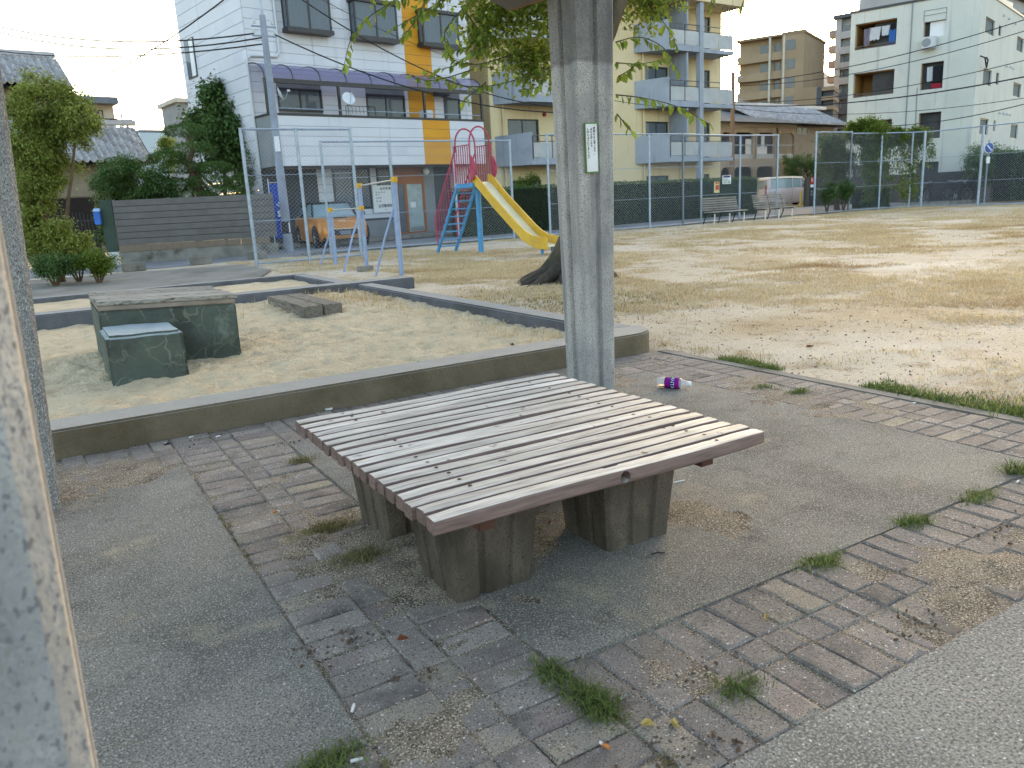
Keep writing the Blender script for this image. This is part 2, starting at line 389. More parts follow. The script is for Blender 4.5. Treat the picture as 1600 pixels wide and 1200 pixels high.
def paver(x, y, kind, z=0):
    p = pav1 if x < 1.9 else pav2
    o = bpy.data.objects.new('paver', PV[(kind, rng.choice((0, 0, 0, 1, 2, 3)))]); COL.objects.link(o); o.parent = p
    s = 2.2 if y < 1.6 or x < 1.0 else 1.0
    o.location = (x+rng.uniform(-.0015, .0015), y+rng.uniform(-.0015, .0015), z+rng.uniform(-.0035, .003)*s/1.6)
    o.rotation_euler = (rng.uniform(-.012, .012)*s, rng.uniform(-.012, .012)*s, rng.uniform(-.012, .012))
pit = .0978
def course_y(x0, x1, y0):               # band along x, three courses from y0
    n = int((x1-x0)/pit)
    for i in range(n):
        x = x0+(i+.5)*(x1-x0)/n
        paver(x, y0+.0965, 'ly'); paver(x, y0+.243, 'q'); paver(x, y0+.389, 'ly')
def course_x(x0, y0, y1):
    n = int((y1-y0)/pit)
    for i in range(n):
        y = y0+(i+.5)*(y1-y0)/n
        paver(x0+.0965, y, 'lx'); paver(x0+.243, y, 'q'); paver(x0+.391, y, 'lx')
course_x(.470, .996, 4.435); course_x(3.394, .996, 4.435)
course_y(.962, 3.388, .996); course_y(-.55, .468, .996)
course_y(.962, 3.388, 3.946); course_y(-.45, .468, 3.946)
# dust and soil lying in the joints and drifted over the paving
def dust_z(x, y):
    n = fbm(x, y, 2.2, 9, 5); z = -.0058+.003*fbm(x, y, 30, 4, 2)+max(0, n-.3)*.008
    for (cx, cy, r, h) in ((1.95, 1.95, .2, .010), (1.25, 2.4, .4, .013), (.95, 2.35, .28, .013), (1.1, 1.8, .16, .006), (.78, 2.6, .16, .012), (.58, 1.42, .1, .010), (.72, 1.5, .06, .012), (2.3, 1.02, .35, .012), (3.45, 2.75, .5, .009), (3.0, 4.05, .6, .009), (-.1, 3.95, .3, .012), (.3, 3.9, .25, .010)):
        d = ((x-cx)**2+(y-cy)**2)/r**2
        if d < 5: z += h*.8*math.exp(-d)*(.7+.9*fbm(x, y, 6, 2, 3)+.2)
    return z
tag(grid('dust', np.arange(-.6, 3.88, .024), np.arange(.99, 4.44, .024), dust_z, M_dust), 'pale sandy dust drifted over the pavers', 'dust', kind='stuff')

# ================================================================== slatted platform table
tb = thing('slatted_table', 'low square table with weathered grey slats on four concrete legs', 'table', (1.367, 2.33, 0))
ZT = .37; SL = .0555; NS = 18
slat_meshes = []
for v in range(4):
    b = MB(); n = 14; L0, L1 = -.6025, .6025
    sec = [(-.030, .006), (-.030, .036), (-.0265, .0425), (-.017, .045), (.017, .045), (.0265, .0425), (.030, .036), (.030, .006), (.024, 0), (-.024, 0)]
    pts = []
    for i in range(n+1):
        x = L0+(L1-L0)*i/n
        e = .004 if i in (0, n) else 0
        for (yy, zz) in sec:
            sc = 1-(.10 if i in (0, n) else 0)
            pts.append((x+rng.uniform(-.002, .002)*(i in (0, n)), yy*sc+.0022*math.sin(i*.5+v*1.9), (zz-.02)*sc+.02+.002*math.sin(i*.45+2*v)))
    k = len(sec)
    pts2 = pts[:k]
    allp = [(p[0]-.005 if i == 0 else p[0], p[1], p[2]) for i, p in enumerate(pts)]
    f = [(i*k+j, i*k+(j+1) % k, (i+1)*k+(j+1) % k, (i+1)*k+j) for i in range(n) for j in range(k)]+[tuple(range(k))[::-1], tuple(range(n*k, (n+1)*k))]
    b._a(pts, f); slat_meshes.append(b.mesh('slat', M_wood, smooth=True))
for i in range(NS):
    y = 1.738+i*(2.922-1.738)/(NS-1)
    o = bpy.data.objects.new('slat', slat_meshes[i % 4]); link(o, tb)
    o.location = (1.367+rng.uniform(-.004, .004), y, ZT-.045+rng.uniform(-.002, .002)); o.rotation_euler = (rng.uniform(-.02, .02), 0, rng.uniform(-.003, .003)+(math.pi if rng.random() < .5 and i else 0))
    if i == 0:                            # the front slat has a drilled hole
        hx = gp(967, 742, .345).x-1.367; cut = MB().cyl((hx, -.06, .021), (hx, .014, .021), .0185, n=20); cut.box(hx-.045, .014, .036, hx+.01, .05, .06)
        co = cut.obj('cutter', M_brownpaint); o.data = o.data.copy(); co.matrix_world = Matrix.Identity(4)
        lo, ro = o.location.copy(), o.rotation_euler.copy(); o.location = (0, 0, 0); o.rotation_euler = (0, 0, 0); o.parent = None
        md = o.modifiers.new('b', 'BOOLEAN'); md.object = co; md.operation = 'DIFFERENCE'; md.solver = 'EXACT'
        dg = bpy.context.evaluated_depsgraph_get(); me = bpy.data.meshes.new_from_object(o.evaluated_get(dg)); o.modifiers.clear()
        o.data = me; bpy.data.objects.remove(co); o.parent = tb; o.matrix_parent_inverse = XF[tb.name].inverted(); o.location = lo; o.rotation_euler = (0, 0, 0)
M_plug = mat('brown timber plug', '5a4034', '453027', 60, .8)
plug_mesh = MB().cyl((0, 0, 0), (0, 0, .0012), .0065, n=10).mesh('plug', M_plug)
for i in range(NS):
    for x in (.955, 1.79):
        o = bpy.data.objects.new('plug', plug_mesh); link(o, tb); o.location = (x+rng.uniform(-.012, .012), 1.738+i*(2.922-1.738)/(NS-1)+rng.uniform(-.006, .006), ZT-.0003+rng.uniform(0, .0012))
for x in (.955, 1.79):
    MB().box(x-.027, 1.79, .268, x+.027, 2.88, .3235).obj('support_beam', M_brownpaint, tb, bevel=.003)
def ribbed(cx, cy, a0, a1, z1, nb=3, g=.014, gd=.011, zs=1, b0=None, b1=None, sh=(0, 0)):
    """tapered cast block with upright grooves; a = side at the foot / top"""
    b0 = b0 or a0; b1 = b1 or a1
    def ring(ax, ay, z, ox, oy):
        pts = []
        for side in range(4):
            L = ax if side % 2 == 0 else ay; W = ay if side % 2 == 0 else ax
            q = []
            xs_ = [-L/2+.012]
            for i in range(1, nb):
                c = -L/2+L*i/nb; q += [(c-g, 0), (c-g*.5, gd), (c+g*.5, gd), (c+g, 0)]
            q = [(-L/2+.014, 0)]+q+[(L/2-.014, 0)]
            for (s_, d_) in q:
                x, y = s_, -W/2+d_
                for _ in range(side): x, y = -y, x
                pts.append((cx+ox+x, cy+oy+y, z))
        return pts
    b = MB(); n = None; rows = 8
    allp = []
    for r in range(rows+1):
        t = r/rows; rg = ring(a0+(a1-a0)*t, b0+(b1-b0)*t, z1*t-(.02 if r == 0 else 0), sh[0]*t, sh[1]*t); n = len(rg); allp += rg
    f = [(r*n+i, r*n+(i+1) % n, (r+1)*n+(i+1) % n, (r+1)*n+i) for r in range(rows) for i in range(n)]
    f += [tuple(range(n))[::-1], tuple(range(rows*n, (rows+1)*n))]
    return b._a(allp, f)
M_leg = mat('dark brown cast concrete legs', '6a6056', '554d45', 4, .92, 1.2, 90, .2, stretch=(1, 1, .6), stain=[('3a342e', 2.5, .5, .66), ('7d7263', 3, .6, .75)], speck=[('80786c', 110, .2), ('403a34', 110, .25)])  # browner, darker concrete than the pillars
for x in (1.042, 1.605):
    for y in (2.05, 2.59):
        ribbed(x, y, .262, .308, .262).obj('leg', M_leg, tb)

# ================================================================== shelter: pillars and roof
sh = thing('park_shelter', 'open park shelter on speckled grey ribbed concrete pillars around the table', 'shelter', (1.3, 2.2, 0))
def pillar(*a, lab, m=None, **k):
    o = ribbed(*a, **k).obj('pillar', m or M_pillar, sh); o['label'] = lab; return o
pillar(2.762, 3.735, .22, .290, 2.72, b0=.20, b1=.262, g=.02, gd=.02, nb=2, lab='pillar behind the table with the notice on it')
pillar(-.176, 3.72, .226, .38, 2.72, b0=.2, b1=.262, g=.018, gd=.02, nb=2, sh=(.04, 0), m=M_pillar2, lab='left pillar standing by the sandbox kerb')
pillar(-.147, .73, .226, .30, 2.72, b0=.2, b1=.262, g=.018, gd=.02, nb=2, lab='out of focus pillar nearest the viewer')
pillar(2.76, .73, .226, .29, 2.72, b0=.2, b1=.262, g=.018, gd=.02, nb=2, lab='pillar nearest the path')
M_roof = mat('grey brown roof boards', '6b5f52', '54493e', 3, .85, .4, 50, rand=.1)
for i in range(16):                         # roof boards out of view, gaps shaped to let sky light in
    x0 = -.95+i*.235
    MB().box(x0, -.2, 2.83, x0+.11, 4.28, 2.87).obj('roof_board', M_roof, sh)
for y in (.72, 3.72): MB().box(-.7, y-.07, 2.722, 2.95, y+.07, 2.828).obj('beam', M_conc, sh, bevel=.008)
T = Vector((2.64, 4.29)); d1 = Vector((.18, -.98)); d2 = Vector((-.79, -.61))
po = [T, T+d1*.64, T+d1*.64+Vector((-.3, 0)), T+d2*.3]
MB().prism([(p.x, p.y) for p in po], 2.25, 2.40).obj('arm', M_conc, sh, bevel=.006)
MB().prism([(T.x+.004, T.y), (T.x+.034, T.y-.005), (po[1].x+.034, po[1].y), (po[1].x+.004, po[1].y)], 2.252, 2.33).obj('arm_board', mat('light brown board', '8d6b49', '6d5238', 9, .8), sh)

# notice on the pillar
def text(name, body, size, m, M, parent=None, ext=.0008, align='LEFT', local=False):
    cu = bpy.data.curves.new(name, 'FONT'); cu.body = body; cu.size = size; cu.extrude = ext; cu.align_x = align; cu.resolution_u = 2; cu.offset = size*.022
    o = bpy.data.objects.new(name, cu); COL.objects.link(o)
    dg = bpy.context.evaluated_depsgraph_get(); me = bpy.data.meshes.new_from_object(o.evaluated_get(dg)); bpy.data.objects.remove(o)
    me.materials.clear(); me.materials.append(m); me.transform(M); me.name = name
    return link(bpy.data.objects.new(name, me), parent, local)
M_white = mat('white plate', 'd9dade', 'c8cacf', 6, .45, spec=.4)
M_black = mat('black print', '1b1c20', rough=.6)
M_green = mat('green print', '6f8f3f', '4f7a3a', 30, .6)
sg = thing('notice_sign', 'tall narrow white notice plate with green border on the pillar', 'sign', (2.723, 3.608, 1.28))
SY = 3.606
tilt = Matrix.Translation((2.72, SY, 1.28)) @ Matrix.Rotation(R(-1.0), 4, 'Y') @ Matrix.Rotation(R(.6), 4, 'X')
bb = MB(); bb.box(-.042, .0, -.002, .042, .004, .264, tilt); bb.obj('backing', M_green, sg)
bb = MB(); bb.box(-.037, -.0025, .006, .037, -.0002, .257, tilt); bb.obj('plate', M_white, sg)
RX = tilt @ Matrix.Translation((0, -.003, 0)) @ Matrix.Rotation(R(90), 4, 'X')
for cx, tx, z0, st in ((.018, '屋根によじ登ったり、', .244, .0148), (-.003, 'ぶらさがったり', .240, .0148), (-.024, 'しないようにしましょう', .240, .0148)):
    for i, ch in enumerate(tx):
        text('lettering', ch, .0148, M_black, RX @ Matrix.Translation((cx-.0075, z0-(i+1)*st, 0)), sg, .0004)

# ================================================================== sandbox
M_kerbd = mat('dark weathered kerb concrete', '65656a', '54545a', 4, .9, 1, 80, .25, stain=[('44433f', 1.8, .52, .7)], speck=[('7d7d80', 100, .25), ('3f3f41', 100, .25)]); pale_top(M_kerbd, '9b9a96', '7f7e7b')  # upward faces paler: light on top put into the colour
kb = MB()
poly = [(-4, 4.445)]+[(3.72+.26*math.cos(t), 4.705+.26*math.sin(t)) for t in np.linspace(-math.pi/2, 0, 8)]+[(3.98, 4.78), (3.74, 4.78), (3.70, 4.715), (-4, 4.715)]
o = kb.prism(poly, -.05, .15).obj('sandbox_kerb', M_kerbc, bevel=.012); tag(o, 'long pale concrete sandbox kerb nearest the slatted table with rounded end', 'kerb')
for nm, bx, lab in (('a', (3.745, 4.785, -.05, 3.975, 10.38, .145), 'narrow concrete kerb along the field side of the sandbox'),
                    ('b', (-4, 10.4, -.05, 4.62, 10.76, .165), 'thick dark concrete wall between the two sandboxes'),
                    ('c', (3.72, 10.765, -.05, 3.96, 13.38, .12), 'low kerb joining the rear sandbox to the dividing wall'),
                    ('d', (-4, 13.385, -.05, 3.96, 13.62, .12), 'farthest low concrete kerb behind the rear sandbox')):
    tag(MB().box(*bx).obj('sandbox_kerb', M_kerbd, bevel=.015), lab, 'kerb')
def sand_z(x, y):
    b = -.03+.075*max(0, min(1, (x+.2)/4)) + .03*max(0, min(1, (y-6)/4))
    r = .022*fbm(x, y, 2.2, 1, 3)+.022*fbm(x, y*1.2, 6.5, 2, 4)+.010*fbm(x, y, 15, 3, 2)
    c = noise.voronoi(Vector((x*5.5+.6*fbm(x, y, 3, 8, 2), y*7.0, 0)))[0][0]
    r -= .040*max(0, 1-c/.5)**1.3
    for (cx, cy, rr, h) in ((.6, 6.2, .5, .035), (1.3, 7.0, .5, .03)):
        r += h*math.exp(-((x-cx)**2+(y-cy)**2)/rr**2)*.5
    return min(b+r, .12)
tag(grid('sand', np.arange(-1.2, 3.8, .028), np.arange(4.68, 10.44, .03), sand_z, M_sand), 'pale trampled play sand filling the near sandbox', 'sand', kind='stuff')
tag(grid('sand', np.arange(-3, 3.8, .1), np.arange(10.7, 13.45, .1), lambda x, y: .045+.02*fbm(x, y, 3, 6), M_sand), 'pale sand in the rear sandbox', 'sand', kind='stuff')
# green concrete play table and step
def green_mat():
    m = mat('green painted cracked concrete', '474e48', '535c54', 3.2, .85, .5, 40, .3, stain=[('3c3f3a', 2.6, .48, .66), ('7b857b', 4.2, .6, .74), ('6d6a58', 5, .62, .76)])
    t = m.node_tree; L = t.links.new; N = t.nodes.new; b = t.nodes['Principled BSDF']
    src = b.inputs['Base Color'].links[0].from_socket
    tc = N('ShaderNodeTexCoord'); nz_ = N('ShaderNodeTexNoise'); nz_.inputs['Scale'].default_value = 5; L(tc.outputs['Object'], nz_.inputs['Vector'])
    va = N('ShaderNodeVectorMath'); va.operation = 'MULTIPLY_ADD'; L(nz_.outputs['Color'], va.inputs[0]); va.inputs[1].default_value = (.16, .16, .16); L(tc.outputs['Object'], va.inputs[2])
    v = N('ShaderNodeTexVoronoi'); v.feature = 'DISTANCE_TO_EDGE'; v.inputs['Scale'].default_value = 5.2; L(va.outputs[0], v.inputs['Vector'])
    r = N('ShaderNodeMapRange'); r.inputs['From Min'].default_value = .026; r.inputs['From Max'].default_value = .008; L(v.outputs['Distance'], r.inputs['Value'])
    n2 = N('ShaderNodeTexNoise'); n2.inputs['Scale'].default_value = 2.3; L(tc.outputs['Object'], n2.inputs['Vector'])
    r2 = N('ShaderNodeMapRange'); r2.inputs['From Min'].default_value = .42; r2.inputs['From Max'].default_value = .56; L(n2.outputs['Fac'], r2.inputs['Value'])
    mu = N('ShaderNodeMath'); mu.operation = 'MULTIPLY'; L(r.outputs[0], mu.inputs[0]); L(r2.outputs[0], mu.inputs[1]); r2.inputs['To Max'].default_value = .75
    x = N('ShaderNodeMix'); x.data_type = 'RGBA'; L(mu.outputs[0], x.inputs[0]); L(src, x.inputs[6]); x.inputs[7].default_value = (*lin('6f7365'), 1)
    L(x.outputs[2], b.inputs['Base Color']); return m
M_grn = green_mat()
def roughen(o, amp, cuts, sc):
    bm = bmesh.new(); bm.from_mesh(o.data); bmesh.ops.subdivide_edges(bm, edges=[e for e in bm.edges if e.calc_length() > .1], cuts=cuts, use_grid_fill=True); bm.normal_update()
    for v in bm.verts: v.co += v.normal*(noise.noise(v.co*sc)*amp+noise.noise(v.co*sc*3.1)*amp*.5)
    bm.to_mesh(o.data); bm.free(); return o
NL, NR, FR, FL = (.375, 7.02), (1.375, 6.75), (1.385, 7.8), (.385, 8.2)
pt = thing('play_table', 'green cracked concrete play table with rough plank top in the sandbox', 'table', (.88, 7.4, 0))
z_ = (.465, .445, .45, .47)
MB().hexa([(*p, -.1) for p in (NL, NR, FR, FL)]+[(p[0], p[1], z-.0) for p, z in zip((NL, NR, FR, FL), z_)]).obj('body', M_grn, pt, bevel=.014)
roughen(pt.children[-1], .008, 9, 6)
M_band = mat('pinkish bare concrete band', '8f8378', '7a7066', 8, .9, .4, 70)
def lerp(a, b, t): return (a[0]+(b[0]-a[0])*t, a[1]+(b[1]-a[1])*t)
MB().hexa([(p[0], p[1], z+.002) for p, z in zip((NL, NR, FR, FL), z_)]+[(p[0], p[1], z+.04) for p, z in zip((NL, NR, FR, FL), z_)]).obj('band', M_band, pt, bevel=.006)
M_oldwood2 = mat('old pale streaked plank', '8a847b', 'b0aba2', 6, .9, .8, 55, .2, stretch=(1.0, 14, 12), rand=.15, stain=('4a443d', 4, .55, .68))
M_oldwood = mat('old grey plank', '6f675d', '8d867b', 5, .9, .8, 55, .2, stretch=(12, 1.2, 12), rand=.18, stain=('3f3933', 3, .55, .7))
for i in range(8):
    a, c = i/8+.003, (i+1)/8-.008
    p = [lerp(NL, FL, a), lerp(NR, FR, a), lerp(NR, FR, c), lerp(NL, FL, c)]
    e0_, e1_ = rng.uniform(-.015, .02), rng.uniform(-.02, .025); za = .507+rng.uniform(-.003, .004)
    p[0] = (p[0][0]-e0_, p[0][1]-(.012 if i == 0 else 0)); p[3] = (p[3][0]-e0_, p[3][1]); p[1] = (p[1][0]+e1_, p[1][1]-(.012 if i == 0 else 0)); p[2] = (p[2][0]+e1_, p[2][1])
    MB().hexa([(p[0][0], p[0][1], za), (p[1][0], p[1][1], za-.02), (p[2][0], p[2][1], za-.02), (p[3][0], p[3][1], za)]+[(p[0][0], p[0][1], za+.032), (p[1][0], p[1][1], za+.012), (p[2][0], p[2][1], za+.012), (p[3][0], p[3][1], za+.032)]).obj('plank', M_oldwood2, pt, bevel=.004)
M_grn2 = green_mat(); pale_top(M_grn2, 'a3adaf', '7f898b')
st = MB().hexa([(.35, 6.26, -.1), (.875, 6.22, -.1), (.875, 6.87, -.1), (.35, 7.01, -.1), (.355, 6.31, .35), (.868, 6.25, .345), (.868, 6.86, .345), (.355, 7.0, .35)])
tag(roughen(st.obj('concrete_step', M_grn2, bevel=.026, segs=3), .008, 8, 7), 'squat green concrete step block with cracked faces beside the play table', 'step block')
pb = thing('plank_seat', 'low seat of two old timbers lying in the sand', 'seat', (2.63, 9.15, 0))
for x in (2.42, 2.64): MB().box(x, 8.42, -.03, x+.205, 9.97, .15).obj('timber', M_oldwood, pb, bevel=.008)
# ================================================================== galvanised chain-link fences
M_galv = mat('galvanised steel', '9aa6b4', '8794a3', 9, .45, 0, spec=.5, metal=.35)
M_wire = mat('galvanised wire', '99a3ae', rough=.5, spec=.5, metal=.3)
M_dkwire = mat('dark weathered wire', '5d6266', rough=.6, metal=.2)
def mesh_panel(a, b, z0, z1, pitch, r, m, parent):
    """two families of straight slanting wires clipped to the panel between ground points a and b"""
    a, b = Vector((*a[:2], 0)), Vector((*b[:2], 0)); W = (b-a).length; d = (b-a)/W; Hh = z1-z0; k = .9
    V = []; F = []; n = Vector((-d.y, d.x, 0))
    def wire(s0, t0, s1, t1, off):
        p = a+d*s0+Vector((0, 0, z0+t0))+n*off; q = a+d*s1+Vector((0, 0, z0+t1))+n*off
        ax = (q-p).normalized(); e1 = ax.cross(n).normalized(); bi = len(V)
        for c in (p, q):
            for (u, v) in ((1, 0), (-.5, .87), (-.5, -.87)): V.append(c+e1*(r*u)+n*(r*v))
        F.extend([(bi, bi+1, bi+4, bi+3), (bi+1, bi+2, bi+5, bi+4), (bi+2, bi, bi+3, bi+5)])
    L = W+Hh/k; c = 0.0
    while c < L:
        s0, t0, s1, t1 = c-Hh/k, Hh, c, 0.0                # falling to the right
        if s0 < 0: t0 = Hh+s0*k; s0 = 0
        if s1 > W: t1 = (s1-W)*k; s1 = W
        if t0 > t1: wire(s0, t0, s1, t1, .003); wire(W-s0, t0, W-s1, t1, -.003)
        c += pitch
    return np_obj('wire_mesh', np.array([tuple(v) for v in V]), np.array(F), m, parent)
def fence(pts, h, label, pitch=.085, r=.0024, mids=(1.0, 2.0), m=M_wire, pr=.038, low=.06, hs=None):
    pts = [Vector((p[0], p[1], 0)) for p in pts]
    f = thing('chain_link_fence', label, 'fence', pts[0])
    for p in pts: MB().cyl(p+Vector((0, 0, -.05)), p+Vector((0, 0, h)), pr, n=10).obj('post', M_galv, f, smooth=True)
    for a, b in zip(pts, pts[1:]):
        u = (b-a).normalized()*pr
        for z, rr in ((h-.03, .024), (low, .02)): MB().cyl(a+u+Vector((0, 0, z)), b-u+Vector((0, 0, z)), rr, n=8).obj('rail', M_galv, f, smooth=True)
        for z in mids: MB().cyl(a+u+Vector((0, 0, z)), b-u+Vector((0, 0, z)), .008, n=5).obj('tie_rail', M_galv, f)
        mesh_panel(a+u, b-u, low+.01, h-.05, pitch, r, m, f)
    return f
def X(px, py, Y): return (on_y(px, py, Y).x, Y)
fence([X(375, 200, 18.5), X(462, 203, 18.5), X(547, 205, 18.5)], 3.02, 'tall freestanding chain-link fence panel behind the chin-up bars', pitch=.1)
fence([X(500, 222, 21.2), X(607, 221, 21.2), X(707, 220, 21.2), X(796, 220, 21.2)], 2.97, 'chain-link fence in front of the white and yellow house behind the slide', pitch=.1)
fence([X(854, 210, 21.0), X(935, 209, 21.0), X(1014, 208, 21.0), X(1067, 207, 21.0)], 3.12, 'chain-link fence behind the tree trunk and concrete pillar', pitch=.1)
fence([X(1067, 207, 21.0), X(1096, 215, 21.3), X(1157, 215, 21.6), X(1216, 214, 21.6)], 3.12, 'chain-link fence behind the two park benches', pitch=.1)
fence([X(1276, 207, 21.3), X(1331, 207, 21.3)], 3.2, 'fence panel of dense dark mesh beside the park entrance', pitch=.07, m=M_dkwire, r=.0045)
FC = [X(1331, 207, 21.3), X(1379, 206, 21.2), X(1427, 205, 20.9), X(1446, 205, 20.5)]
fence(FC, 3.15, 'fence stretch overgrown with hanging vines', pitch=.1)
fence([FC[-1], (33.0, 18.1), (33.3, 14.6), (33.6, 11)], 3.12, 'tall chain-link fence along the right edge before the white flats', pitch=.1, pr=.05)
tag(MB().box(FC[0][0], 21.45, -.05, 60, 21.6, .1).obj('kerb', M_conc), kind='structure')

# ================================================================== chin-up bars
M_bluep = mat('pale blue painted steel', '7889ab', '8696b4', 8, .5, .1, 60, .5, stain=('8a5d3f', 9, .68, .78))
M_yel = mat('yellow painted clamp', 'c9a02c', 'b58a20', 12, .5)
M_steel = mat('bare steel bar', 'b9b6b0', rough=.35, metal=.8)
hb = thing('chin_up_bars', 'pale blue chin-up bars with yellow clamps at two heights', 'exercise bars', (5.5, 14.5, 0))
P1, P2, P3 = gp(628, 430), gp(573, 416.5), gp(525, 414.5)
tops = (1.62, 1.62, 1.18)
for p, h in zip((P1, P2, P3), tops):
    MB().cyl(p-Vector((0, 0, .05)), p+Vector((0, 0, h)), .042, n=12).obj('post', M_bluep, hb, smooth=True)
    MB().cyl(p+Vector((0, 0, h-.06)), p+Vector((0, 0, h+.03)), .056, n=12).obj('clamp', M_yel, hb, smooth=True)
MB().cyl(P2+Vector((0, 0, 1.12)), P2+Vector((0, 0, 1.21)), .056, n=12).obj('clamp', M_yel, hb, smooth=True)
MB().cyl(P1+Vector((0, 0, 1.6)), P2+Vector((0, 0, 1.6)), .014, n=8).obj('bar', M_steel, hb, smooth=True)
MB().cyl(P2+Vector((0, 0, 1.165)), P3+Vector((0, 0, 1.165)), .014, n=8).obj('bar', M_steel, hb, smooth=True)
for p, q, h in ((P1, (586, 432), 1.28), (P2, (536, 425), 1.2), (P3, (499, 416), .82)):
    MB().tube([gp(*q)-Vector((0, 0, .05)), (gp(*q)+p)*.5+Vector((0, 0, h*.52)), p+Vector((0, 0, h-.03)), p+Vector((0, 0, h+.02))], .02, 8).obj('brace', M_bluep, hb, smooth=True)
tag(MB().box(-.14, -.08, 0, .14, .08, .1, Matrix.Translation(gp(571, 424)) @ Matrix.Rotation(R(8), 4, 'Z')).obj('concrete_block', M_conc, bevel=.012), 'loose pale concrete block beside the foot of the chin-up bars', 'block')

# ================================================================== slide
M_red = mat('crimson painted steel', '96304a', 'a8465c', 6, .55, 0, spec=.4, stain=('7c5b52', 9, .62, .74))
M_slblue = mat('sky blue painted steel', '3b82b5', '4a8fbd', 6, .5, .1, 50, .5, stain=('7d6a55', 8, .68, .8))
M_slyel = mat('yellow fibreglass', 'd2ab3c', 'c39a30', 3, .5, 0, spec=.4, stain=('b3965a', 2.5, .58, .75), streak=('a98f52', 14, .62, .76))
M_cream = mat('cream slide bed', 'dcd5b8', 'cfc6a6', 3, .35, spec=.5)
so_ = Vector((8.87, 17.87, 0)); sdv = Vector((.16, -.987, 0)).normalized(); sn = Vector((-.987, -.16, 0)).normalized()
def SP(s, n, z): return so_+sdv*s+sn*n+Vector((0, 0, z))
sld = thing('slide', 'playground slide with yellow chute, crimson guard rails and blue ladder', 'slide', SP(1.35, 0, 0))
ZP = 1.60; s0p, s1p = 1.0, 1.58
MB().cyl(SP(1.4, 0, -.05), SP(1.4, 0, ZP-.1), .065, n=14).obj('post', M_slblue, sld, smooth=True)
b = MB(); b.hexa([SP(s0p-.03, .31, ZP-.1), SP(s0p-.03, -.31, ZP-.1), SP(s1p+.05, -.31, ZP-.1), SP(s1p+.05, .31, ZP-.1), SP(s0p-.03, .31, ZP), SP(s0p-.03, -.31, ZP), SP(s1p+.05, -.31, ZP), SP(s1p+.05, .31, ZP)])
b.obj('platform', M_slblue, sld, bevel=.01)
for n in (.28, -.28): MB().bar(SP(0, n, 0), SP(s0p-.02, n, ZP-.05), .045, .07).obj('ladder_rail', M_slblue, sld)
for i in range(1, 9):
    t = i/9; MB().bar(SP(s0p*t, .255, ZP*t-.03), SP(s0p*t, -.255, ZP*t-.03), .1, .03).obj('step', M_slblue, sld)
for n in (.31, -.31):
    b = MB(); b.tube([SP(.08, n, .25), SP(.05, n, .85), SP(s0p*.55, n, ZP*.55+.75), SP(s0p+.0, n, ZP+.72)], .018, 6).obj('handrail', M_red, sld, smooth=True)
    for i in range(8):
        t = .1+i*.115; MB().cyl(SP(s0p*t, n, ZP*t), SP(s0p*t, n, ZP*t+.72), .011, n=5).obj('baluster', M_red, sld)
    b = MB(); b.tube([SP(s0p, n, ZP+.02), SP(s0p, n, ZP+.84), SP(s1p, n, ZP+.84), SP(s1p, n, ZP+.02)], .019, 6).obj('guard_frame', M_red, sld, smooth=True)
    for i in range(1, 7):
        s = s0p+(s1p-s0p)*i/7; MB().cyl(SP(s, n, ZP), SP(s, n, ZP+.84), .012, n=5).obj('baluster', M_red, sld)
    tp = [SP(s1p+.02, n, ZP+.62)]+[SP(s1p+.06+.19*math.sin(math.pi*t)**.8*(.5+.5*t), n, ZP+.62-.55*t) for t in np.linspace(.1, .95, 9)]+[SP(s1p+.02, n, ZP+.05)]
    MB().prism3(tp, sn*.02).obj('side_plate', M_red, sld)
for s in (s0p+.02, s1p-.02):
    pts = [SP(s, -.29, ZP+.7)]+[SP(s, -.29*math.cos(t), ZP+.88+.36*math.sin(t)) for t in np.linspace(0, math.pi, 13)]+[SP(s, .29, ZP+.7)]
    MB().tube(pts, .02, 8).obj('hoop', M_red, sld, smooth=True)
# chute profile along s
prof = [(s1p-.05, ZP+.02), (s1p+.06, ZP), (s1p+.16, ZP-.07), (2.2, 1.14), (2.75, .72), (3.1, .455), (3.3, .33), (3.5, .25), (3.75, .21), (3.95, .2)]
def chute(n0, n1, zo, th):
    b = MB(); P = []
    for (s, z) in prof: P += [SP(s, n0, z+zo), SP(s, n1, z+zo), SP(s, n1, z+zo-th), SP(s, n0, z+zo-th)]
    k = len(prof); f = [(i*4+j, i*4+(j+1) % 4, i*4+4+(j+1) % 4, i*4+4+j) for i in range(k-1) for j in range(4)]+[(3, 2, 1, 0), tuple(range(4*k-4, 4*k))]
    return b._a(P, f)
chute(-.2, .2, 0, .03).obj('slide_bed', M_cream, sld, smooth=True)
for sg_ in (1, -1):
    chute(.203*sg_, .262*sg_, .17, .25).obj('side_wall', M_slyel, sld, bevel=.012, smooth=True)
for n in (.15, -.15): MB().bar(SP(3.7, n, .15), SP(3.7, n, -.05), .05).obj('foot', M_slblue, sld)

